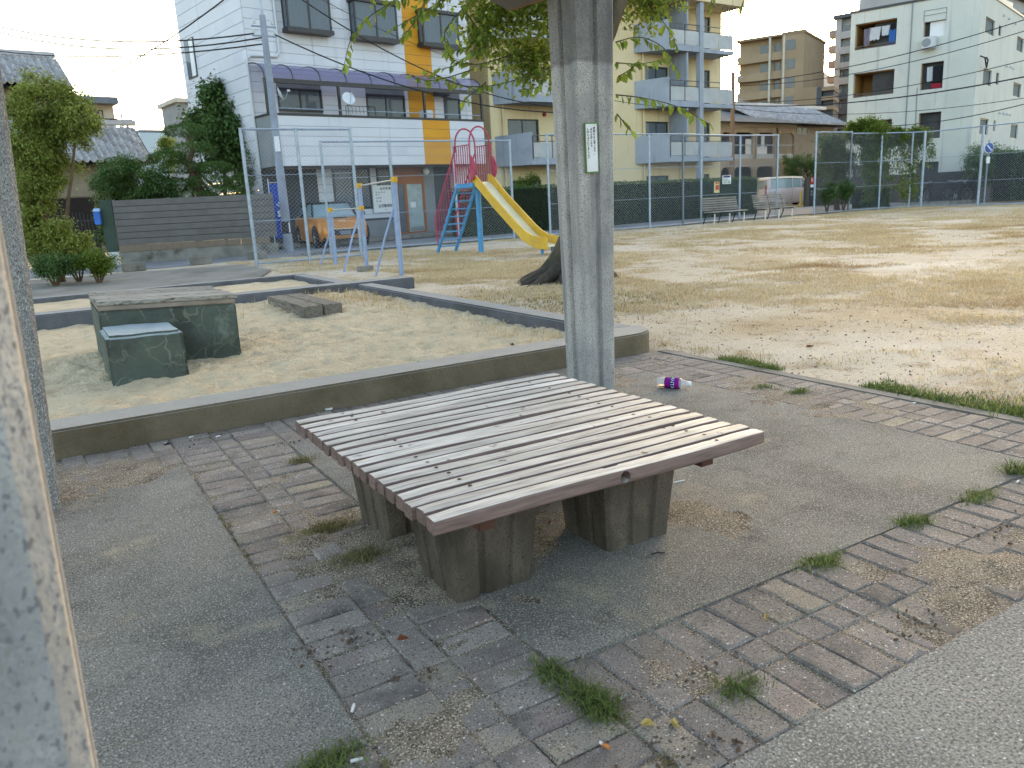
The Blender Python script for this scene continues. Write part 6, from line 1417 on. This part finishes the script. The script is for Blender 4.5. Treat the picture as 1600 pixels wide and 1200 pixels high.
# ---- clipped hedge below the yellow flats
def hedge(a, b, w_, h, label, m=M_hedge, seed=1, dens=900, L=.055, cut=.05):
    a, b = Vector((*a, 0)), Vector((*b, 0)); u = (b-a); LL = u.length; u /= LL; n_ = Vector((-u.y, u.x, 0)); g = np.random.default_rng(seed)
    t = thing('clipped_hedge', label, 'hedge', a)
    c = MB(); c.hexa([a-n_*(w_/2-.08)+u*.05, b-n_*(w_/2-.08)-u*.05, b+n_*(w_/2-.08)-u*.05, a+n_*(w_/2-.08)+u*.05]+[q+Vector((0, 0, h-.1)) for q in (a-n_*(w_/2-.08)+u*.05, b-n_*(w_/2-.08)-u*.05, b+n_*(w_/2-.08)-u*.05, a+n_*(w_/2-.08)+u*.05)]); c.obj('dark_core', M_core, t)
    N = int(dens*(LL*h*1.0)); s_ = g.random(N)*LL; z = g.random(N)*h; off = -w_/2+g.random(N)**2*.12-cut*np.sin(s_*3.1)*np.sin(z*4+s_)*.8
    P1_ = np.array(a)+np.outer(s_, u)+np.outer(off, n_); P1_[:, 2] = z
    N = int(dens*LL*w_); s_ = g.random(N)*LL; o_ = (g.random(N)-.5)*w_; P2_ = np.array(a)+np.outer(s_, u)+np.outer(o_, n_); P2_[:, 2] = h-g.random(N)**2*.12+.03*np.sin(s_*5)
    N = int(dens*h*w_); P3_ = np.array(b)+np.outer((g.random(N)-.5)*w_, n_); P3_[:, 2] = g.random(N)*h
    V, F = leaf_cloud(np.concatenate([P1_, P2_, P3_]), L, L*.55, seed, .2, .9); o = np_obj('foliage', V, F, m, t); o['kind'] = 'stuff'; return t
ha, hb_ = on_y(808, 289, 25.3), on_y(1196, 277, 26.5)
hedge((13.0, 25.3), (hb_.x-1.0, 26.45), .9, (ha.z+hb_.z)/2, 'long clipped green hedge in front of the yellow flats', dens=620)
for i, (px, dep) in enumerate(((806, 31), (822, 31.5), (838, 32))):
    g0 = ground_at(px, dep); 
plant('shrub', 'light green shrub tips showing above the hedge by the slide', 'shrub', ground_at(822, 31), [blob(812, 288, 31, 12, 10, 8, 40, .2, 61), blob(830, 284, 31, 12, 12, 8, 40, .2, 62)], (.09, .04), M_lg3, [([ground_at(822, 31), at(822, 290, 31)], [.05, .02])])
# ---- right side: entrance tree, shrubs, vine, hedge
d = 53; g0 = ground_at(1262, d)
plant('entrance_tree', 'feathery green tree between the van and the dense fence panel', 'tree', g0, [blob(1252, 262, d, 28, 22, 36, 50, .35, 70), blob(1280, 268, d, 26, 26, 30, 50, .35, 71), blob(1238, 250, d, 14, 12, 10, 40, .3, 72)], (.12, .05), M_lg2, [([g0, at(1266, 300, d), at(1258, 260, d)], [.1, .07, .03])])
d = 36; g0 = ground_at(1308, d)
plant('fence_tree', 'dark tree seen through the dense fence panel', 'tree', g0, [blob(1305, 250, d, 24, 40, 50, 50, .32, 73), blob(1312, 290, d, 20, 20, 20, 50, .28, 74), blob(1293, 225, d, 14, 18, 12, 40, .25, 75)], (.11, .05), M_lg2, [([g0, at(1306, 310, d), at(1305, 260, d)], [.13, .1, .04])])
for i, (px, dep, rx, h_, lab) in enumerate(((1292, 32, 17, .85, 'rounded dark shrub on bare stems behind the dense fence panel'), (1318, 32.5, 12, .9, 'smaller dark shrub beside it behind the dense fence panel'))):
    b0 = ground_at(px, dep); plant('clipped_shrub', lab, 'shrub', b0, [clump_pts(b0+Vector((0, 0, h_)), (R3(dep, rx), R3(dep, rx), .35), 26, 50, .2, 80+i, .8)], (.07, .035), M_hedge, [([b0, b0+Vector((dx, 0, .3)), b0+Vector((dx*2.4, 0, .8))], [.04, .03, .02]) for dx in (-.1, .08)])
hedge(X(1336, 325, 22.3), (32.3, 21.7), .9, .98, 'low dark hedge below the hanging vines', M_hedge, 5, 700, .07, .12)
d = 36.5
plant('light_bush', 'light green leafy bush at the right end of the low hedge', 'bush', ground_at(1422, 37.5), [blob(1420, 298, 37.5, 14, 14, 14, 40, .22, 90)], (.11, .055), M_lg3, [([ground_at(1422, 37.5), at(1420, 300, 37.5)], [.03, .015])])
d = 39; g0 = ground_at(1548, d)
plant('wall_shrub', 'bushy shrub against the side of the white flats', 'shrub', g0, [blob(1552, 258, d, 30, 28, 50, 44, .36, 91), blob(1520, 250, d, 10, 26, 14, 40, .26, 92), blob(1570, 270, d, 22, 20, 22, 40, .3, 93)], (.12, .055), M_lg2, [([g0, at(1550, 270, d)], [.1, .03])])
hedge((38.2, 20.0), (46, 17.5), 1.0, 2.2, 'dark hedge behind the bicycles at the right edge', M_hedge, 9, 420, .08)
# vines on the fence frame
vt = thing('hanging_vine', 'bright green vine heaped over the fence top with hanging strands', 'vine', (FC[1][0], 21.2, 0))
VP = [blob(1340, 208, 34.3, 28, 17, 50, 44, .2, 100), blob(1318, 203, 34.2, 14, 9, 12, 36, .16, 101), blob(1385, 214, 34.6, 22, 10, 26, 44, .17, 102), blob(1415, 214, 34.8, 22, 9, 24, 44, .16, 103), blob(1347, 245, 34.3, 14, 32, 40, 36, .18, 104), blob(1362, 225, 34.4, 10, 16, 12, 36, .15, 105), blob(1341, 285, 34.3, 8, 30, 14, 26, .14, 106)]
gq = np.random.default_rng(4); stems = MB()
for i in range(64):
    px = gq.uniform(1332, 1442); y0 = 215+gq.uniform(-5, 8); y1 = y0+gq.uniform(15, 95)*(1 if px < 1420 else .5); dep = 34.2+(px-1340)*.006
    pts = [at(px+3*math.sin(k*1.1+i), y0+(y1-y0)*k/5, dep) for k in range(6)]; stems.tube(pts, .008, 3)
    n_ = int(abs(y1-y0)/1.6); t_ = gq.random(n_); VP.append(np.array([tuple(at(px+3*math.sin(k*5.5+i)+gq.normal(0, 1.6), y0+(y1-y0)*k, dep+gq.normal(0, .05))) for k in t_]).reshape(-1, 3))
PP_ = np.concatenate(VP); PP_ = np.concatenate([PP_, PP_+gq.normal(0, .08, PP_.shape), PP_+gq.normal(0, .08, PP_.shape)]); PP_[:, :2] -= np.array([_f.x, _f.y])*1.0; V, F = leaf_cloud(PP_, .11, .065, 6); o = np_obj('foliage', V, F, M_lg3, vt); o['kind'] = 'stuff'
o = stems.obj('stems', M_stem, vt); o['kind'] = 'stuff'

# ================================================================== grass
def blades(P, hmin, hmax, wd_, per, lean, seed, spread=.03):
    g = np.random.default_rng(seed); P = np.repeat(P, per, 0); N = len(P); P = P+np.concatenate([g.normal(0, spread, (N, 2)), np.zeros((N, 1))], 1)
    a = g.uniform(0, 2*np.pi, N); h = g.uniform(hmin, hmax, N); ln = np.abs(g.normal(0, lean, N)); w2 = wd_*g.uniform(.6, 1.3, N)/2
    sx = np.stack([-np.sin(a), np.cos(a), 0*a], 1)*w2[:, None]; b_ = g.uniform(0, 2*np.pi, N)
    mid = P+np.stack([np.cos(b_)*ln*h*.35, np.sin(b_)*ln*h*.35, h*.6], 1); tip = P+np.stack([np.cos(b_)*ln*h, np.sin(b_)*ln*h, h*np.clip(1-.35*ln, .2, 1)], 1)
    V = np.stack([P-sx, P+sx, mid+sx*.7, tip, mid-sx*.7], 1).reshape(-1, 3); i = np.arange(N)[:, None]*5
    F = np.concatenate([i+np.array([[0, 1, 2]]), i+np.array([[0, 2, 4]]), i+np.array([[4, 2, 3]])], 1).reshape(-1, 3); return V, F
M_straw = mat('dry straw grass', 'b7a37e', 'c5b38f', .7, .85, isl=.3, trans=.25, stain=('9f8258', .6, .54, .70))
M_grass = mat('short green grass', '536430', '6f7c45', 3, .8, isl=.45, trans=.35)
M_weed = mat('brownish green weeds', '66653c', '7d7850', 3, .8, isl=.35, trans=.3)
gq = np.random.default_rng(21)
def scatter(n, x0, x1, y0, y1, thr, seed, sc=.55):
    g = np.random.default_rng(seed); out = []
    xs_ = g.uniform(x0, x1, n); ys_ = g.uniform(y0, y1, n)
    for x, y in zip(xs_, ys_):
        if y < 4.8 and x < 4.0: continue
        if x < 4.0 and y < 13.7: continue
        m_ = .8*fbm(x, y, sc, 12, 3)+.5*fbm(x, y, sc*4.5, 14, 3)
        if m_ > thr+g.normal(0, .1): out.append((x, y, field_z(x, y)))
    return np.array(out)
PA = [(blades(scatter(24000, 4.05, 10, .6, 11, .06, 1), .015, .042, .004, 6, 1.4, 2)), (blades(scatter(56000, 5, 20, 3, 17, -.08, 3), .02, .048, .006, 6, 1.3, 4, .06)), (blades(scatter(46000, 12, 33, 6, 21.2, -.03, 5), .02, .05, .010, 6, 1.3, 6, .1)), (blades(scatter(12000, 4.1, 9, 10, 21, -.12, 7), .02, .05, .006, 6, 1.3, 8, .06))]
def join_vf(lst):
    V, F, k = [], [], 0
    for v, f in lst: V.append(v); F.append(f+k); k += len(v)
    return np.concatenate(V), np.concatenate(F)
V, F = join_vf(PA); tag(np_obj('dry_grass', V, F, M_straw), 'dry straw coloured grass patches over the bare field', 'grass', kind='stuff')
# patches of green by the slide and along the paving edge
pts = []
for i in range(2600):
    y = gq.uniform(.4, 3.9); w_ = .05+.16*max(0, 1-abs(y-2.0)/1.9)+.04*math.sin(y*7)
    if fbm(0, y, 1.6, 8, 3) > -.25: pts.append((3.985+abs(gq.normal(0, w_*.6)), y, -.01))
V1 = blades(np.array(pts), .015, .05, .005, 4, .9, 31, .02)
pts = [(gq.normal(4.12, .1), gq.uniform(1.5, 1.95), 0) for i in range(130)]; V2 = blades(np.array(pts), .05, .16, .006, 4, .5, 32, .02)
V, F = join_vf([V1, V2]); tag(np_obj('edge_grass', V, F, M_grass), 'green grass strip along the field edge of the paving', 'grass', kind='stuff')
pts = [gp(px, py) for px, py in zip(gq.normal(900, 90, 900), gq.normal(470, 12, 900))]; pts = [p for p in pts if p.x > 4.1 and p.y < 9.2]
if pts:
    V, F = blades(np.array([tuple(p) for p in pts]), .02, .05, .006, 4, 1, 33, .03); tag(np_obj('thin_grass', V, F, M_weed), 'sparse greenish grass below the big tree', 'grass', kind='stuff')
# dry tufts in the sandbox corner
pts = []
for i in range(420):
    x = gq.normal(3.1, .5); y = gq.normal(9.6, .55)
    if 1.5 < x < 3.7 and y < 10.35: pts.append((x, y, sand_z(x, y)))
for i in range(150):
    y = gq.uniform(5, 9); pts.append((3.6-abs(gq.normal(0, .2)), y, sand_z(3.6, y)))
V, F = blades(np.array(pts), .03, .11, .006, 4, 1.0, 34, .03); tag(np_obj('sandbox_grass', V, F, M_straw), 'thin dry grass growing in the sandbox corner', 'grass', kind='stuff')
# weeds in the paving joints: the larger tufts one by one
TUFT = [(928, 1102, .055, 170, .04, 'thickest green grass tuft in the paving joint at the front'), (868, 1058, .06, 90, .03, 'leafy green weed where the joints cross below the table'), (1285, 880, .06, 110, .028, 'green weed tuft on the slab edge right of the table'), (1428, 818, .05, 90, .03, 'pale green tuft on the slab edge between its two neighbours'), (1528, 778, .055, 90, .026, 'green tuft on the slab edge nearest the right side'),
        (1588, 738, .05, 40, .07, 'upright pale grass blades at the right edge'), (1152, 1080, .05, 70, .03, 'small weed lying on the near pavers'), (1250, 613, .045, 70, .03, 'small tuft beyond the bottle near the field'), (1195, 605, .06, 40, .025, 'flat little weed right of the bottle'), (520, 1192, .06, 100, .032, 'green tuft at the slab corner at the bottom edge'), (596, 622, .03, 40, .07, 'upright green seedling against the sandbox kerb'),
        (510, 826, .085, 150, .03, 'straggly weed patch left of the table legs'), (565, 870, .09, 150, .03, 'sparse green weeds beside the far left table leg'), (470, 722, .04, 40, .05, 'thin tuft at the table left corner'), (1165, 820, .03, 20, .02, 'tiny tuft')]
for i, (px, py, r_, n_, h_, lab) in enumerate(TUFT[:-1]):
    c = gp(px, py); dv = Vector((.0, 1, 0)) if i in (0, 1) else Vector((1, 0, 0)); g = np.random.default_rng(300+i)
    P = np.array([tuple(c+dv*g.normal(0, r_*.7)+Vector((dv.y, dv.x, 0))*g.normal(0, r_*.3)) for _ in range(n_)]); P[:, 2] = 0
    V, F = blades(P, h_*.3, h_*1.0, .0035, 4, 1.6, 301+i, .014); tag(np_obj('grass_tuft', V, F, M_weed if i in (11, 12, 13) else M_grass), lab, 'grass tuft', 'weeds in the paving joints')
pts = []
for i in range(420):                        # thin straggling weeds that follow the joints
    k = i % 4; t_ = gq.random()
    p = ((.962, 1.0+t_*.8), (1.0+t_*2.4, 1.480), (.468, 1.0+t_*2.6), (.97+t_*2.4, 1.285))[k]
    if fbm(p[0], p[1], 3.1, 18+k, 3) > .12: pts.append((p[0]+gq.normal(0, .004), p[1]+gq.normal(0, .004), -.004))
V, F = blades(np.array(pts), .006, .022, .003, 5, 1.6, 61, .008); tag(np_obj('joint_weeds', V, F, M_weed), 'thin weeds straggling along the paving joints', 'weeds', kind='stuff')
# brown moss and dead roots in joints: low crumbs
mo = MB(); gm = random.Random(5)
for (px, py, r_, n_) in ((510, 1015, .06, 110), (560, 1000, .03, 30), (1420, 975, .06, 70), (1570, 830, .12, 90), (1100, 1040, .05, 40), (1045, 1160, .05, 70), (1110, 1170, .05, 60), (660, 1050, .05, 50), (330, 685, .12, 60), (240, 692, .1, 40), (1060, 560, .14, 50), (990, 545, .08, 30), (440, 695, .05, 50), (630, 640, .1, 30), (1120, 1175, .06, 50)):
    c = gp(px, py)
    for _ in range(int(n_*.35)):
        p = c+Vector((gm.gauss(0, r_*1.1), gm.gauss(0, r_*.6), 0)); s_ = gm.uniform(.0015, .006); mo.box(-s_, -s_*.6, -s_*.3, s_, s_*.6, s_*.5, Matrix.Translation(p+Vector((0, 0, .002))) @ Euler((gm.random(), gm.random(), gm.random()*6)).to_matrix().to_4x4())
for _ in range(520):                       # dead leaf bits on the bare earth by the paving
    x = 3.99+abs(gm.gauss(0, 1.6)); y = gm.uniform(1.2, 7.5)
    if x > 9: continue
    s_ = gm.uniform(.002, .008)*(1+.06*x); mo.box(-s_, -s_*.5, -.001, s_, s_*.5, .002, Matrix.Translation((x, y, field_z(x, y)+.004)) @ Euler((gm.gauss(0, .5), gm.gauss(0, .5), gm.random()*6)).to_matrix().to_4x4())
tag(mo.obj('moss', mat('dark brown moss', '4a3e33', '5f4e41', 30, .95)), 'dark brown moss crumbs and dead leaf bits on paving and earth', 'moss', kind='stuff')

# ================================================================== litter
bt0, bt1 = gp(1027, 606), gp(1077, 609); ax = (bt1-bt0).normalized()
bo = thing('plastic_bottle', 'clear soft drink bottle with purple label lying on the concrete', 'bottle', bt0)
rr = .034; c0 = bt0+Vector((0, 0, rr+.002)); Lb = .205
M_pet = glass_mat('clear plastic', 'dfe3e6', .08, .7); M_lab = mat('purple label', '6a1470', '7a1c80', 20, .7, spec=.08); M_cap = mat('white cap', 'd4d6da', rough=.4); M_drink = mat('orange dregs', 'b5780a', rough=.2, spec=.6); M_labb = mat('navy band', '1b1f6e', rough=.7, spec=.08)
MB().lathe([(.012, 0), (.028, .002), (rr, .014), (rr, .048), (rr*.93, .054), (rr*.90, .13), (rr*.88, .145), (rr*.62, .165), (.0135, .182), (.0135, .186)], c0, ax, 24).obj('body', M_pet, bo, smooth='all')
lb = MB().lathe([(rr, .052), (rr*.985, .085), (rr, .12), (rr*.95, .138)], c0, ax, 28).obj('label', M_lab, bo, smooth='all')
MB().lathe([(rr+.0008, .088), (rr+.0008, .112)], c0, ax, 28).obj('label_band', M_labb, lb, smooth='all')
MB().lathe([(.001, .186), (.0155, .186), (.0155, .204), (.014, .206), (.001, .206)], c0, ax, 18).obj('cap', M_cap, bo, smooth=True)
me = MB().lathe([(.001, .006), (.024, .008), (.03, .016), (.03, .045), (.001, .05)], c0-Vector((0, 0, .0015)), ax, 16).obj('drink', M_drink, bo, smooth='all').data
for v in me.vertices: v.co.z = min(v.co.z, c0.z-.016+0*v.co.x)
# lettering wrapped round the label
cu = bpy.data.curves.new('t', 'FONT'); cu.body = 'FANTA'; cu.size = .030; cu.align_x = 'CENTER'; ot = bpy.data.objects.new('t', cu); COL.objects.link(ot)
me = bpy.data.meshes.new_from_object(ot.evaluated_get(bpy.context.evaluated_depsgraph_get())); bpy.data.objects.remove(ot)
bm = bmesh.new(); bm.from_mesh(me); bmesh.ops.triangulate(bm, faces=bm.faces); bmesh.ops.subdivide_edges(bm, edges=bm.edges, cuts=1); bm.to_mesh(me); bm.free()
side_ = ax.cross(Vector((0, 0, 1))).normalized()          # towards the viewer
if side_.dot(-c0) < 0: side_ = -side_
RL = rr+.0016; upv = Vector((0, 0, 1))
for v in me.vertices:
    ang = -v.co.x/RL; h_ = .091+v.co.y; v.co = c0+ax*h_+(side_*math.cos(ang+.5)+upv*math.sin(ang+.5))*RL
me.materials.clear(); me.materials.append(M_paper); link(bpy.data.objects.new('lettering', me), lb)
M_cig = mat('white cigarette paper', 'cfd0cf', rough=.8); M_filt = mat('orange filter', 'b5733c', rough=.8)
CIG = [(552, 1108, 60, 'white', 'white cigarette end lying along the slab edge at bottom left'), (558, 1190, -10, 'white', 'white cigarette end by the grass tuft at the bottom edge'), (944, 1167, 100, 'orange', 'cigarette end with orange filter near the thick grass tuft'), (1590, 754, 10, 'white', 'white cigarette end at the right edge beside the slab'), (341, 683, 20, 'white', 'upper white cigarette end by the foot of the sandbox kerb'), (299, 684, 25, 'white', 'middle cigarette end by the foot of the sandbox kerb'), (262, 693, -10, 'white', 'left cigarette end by the foot of the sandbox kerb'), (432, 801, 5, 'orange', 'orange red cigarette end on the pavers left of the table'), (1428, 631, 0, 'white', 'white cigarette end on the far pavers')]
for (px, py, a, c, lab) in CIG:
    p = gp(px, py); u = Vector((math.cos(R(a)), math.sin(R(a)), 0)); t = thing('cigarette_end', lab, 'cigarette end', p, 0, 'cigarette ends')
    MB().cyl(p-u*.014+Vector((0, 0, .005)), p+u*.004+Vector((0, 0, .005)), .0038, n=8).obj('filter', M_filt if c == 'orange' else M_cig, t, smooth=True); MB().cyl(p+u*.0041+Vector((0, 0, .005)), p+u*.013+Vector((0, 0, .0045)), .0036, .003, n=8).obj('paper', M_cig, t, smooth=True)
p = gp(1058, 754); tag(MB().cyl(p+Vector((-.02, 0, .004)), p+Vector((.035, -.006, .004)), .003, n=6).obj('drinking_straw', M_cig), 'short white straw lying right of the table leg', 'straw')
p = gp(1026, 866); tag(MB().tube([p+Vector((-.02, .004, .004)), p+Vector((0, 0, .006)), p+Vector((.025, -.012, .003))], .0022, 5).obj('twig', M_ybk), 'short black twig on the concrete before the table', 'twig')
def scrap(px, py, r_, lab, m, name, cat, seed):
    p = gp(px, py); b = MB(); bm = bmesh.new(); bmesh.ops.create_icosphere(bm, subdivisions=2, radius=r_)
    b.v = []; vs__ = [v.co.copy() for v in bm.verts]; fs__ = [[v.index for v in f.verts] for f in bm.faces]; bm.free()
    b._a([p+Vector((v.x*1.5, v.y, v.z*.5+r_*.45))+Vector((1, 1, .6))*(noise.noise(v*60+Vector((seed, 0, 0)))*r_*.7) for v in vs__], fs__); return tag(b.obj(name, m), lab, cat)
scrap(514, 641, .016, 'crumpled white tissue behind the table corner by the kerb', M_cig, 'crumpled_tissue', 'tissue', 1); scrap(262, 690+5, .012, 'dark crumpled scrap among the cigarette ends', M_ybk, 'scrap', 'litter', 2)
M_dl = mat('fallen yellow leaf', 'b09a5a', 'c2ad6e', 20, .8); M_rl = mat('fallen brown leaf', '5a2a1c', '74402a', 20, .8)
LEAF = [(1053, 1137, M_dl, 'curled pale yellow leaf on the near pavers'), (1012, 1136, M_dl, 'yellow leaf beside the grass tuft'), (858, 820, M_rl, 'red brown leaf under the table'), (632, 660, M_rl, 'brown leaf by the kerb behind the table'), (655, 568, M_rl, 'red brown leaf lying on the sand'), (800, 540, M_rl, 'brown leaf on the sand near the pillar'), (1265, 543, M_rl, 'dark leaf on the field right of the bottle'), (575, 462, M_rl, 'rusty leaf heap at the sandbox corner'), (1197, 968, M_dl, 'pale leaf scrap on the pavers'), (630, 1062-60, M_rl, 'dead brown leaf on the pavers before the left leg')]
lq = random.Random(8)
for (px, py, m, lab) in LEAF:
    p = gp(px, py, .06 if py < 600 and px < 900 else 0); s_ = .017 if p.length < 4 else .035; a = lq.uniform(0, 6); b = MB(); rot = Matrix.Translation(p+Vector((0, 0, .006))) @ Matrix.Rotation(a, 4, 'Z')
    b._a([rot @ Vector(q) for q in ((-s_, 0, .002), (-s_*.3, s_*.4, .012), (s_*.4, s_*.35, .01), (s_, 0, .0), (s_*.4, -s_*.35, .014), (-s_*.3, -s_*.4, .006), (0, 0, -.003))], [(0, 6, 1), (1, 6, 2), (2, 6, 3), (3, 6, 4), (4, 6, 5), (5, 6, 0)])
    tag(b.obj('fallen_leaf', m), lab, 'leaf', 'fallen leaves')
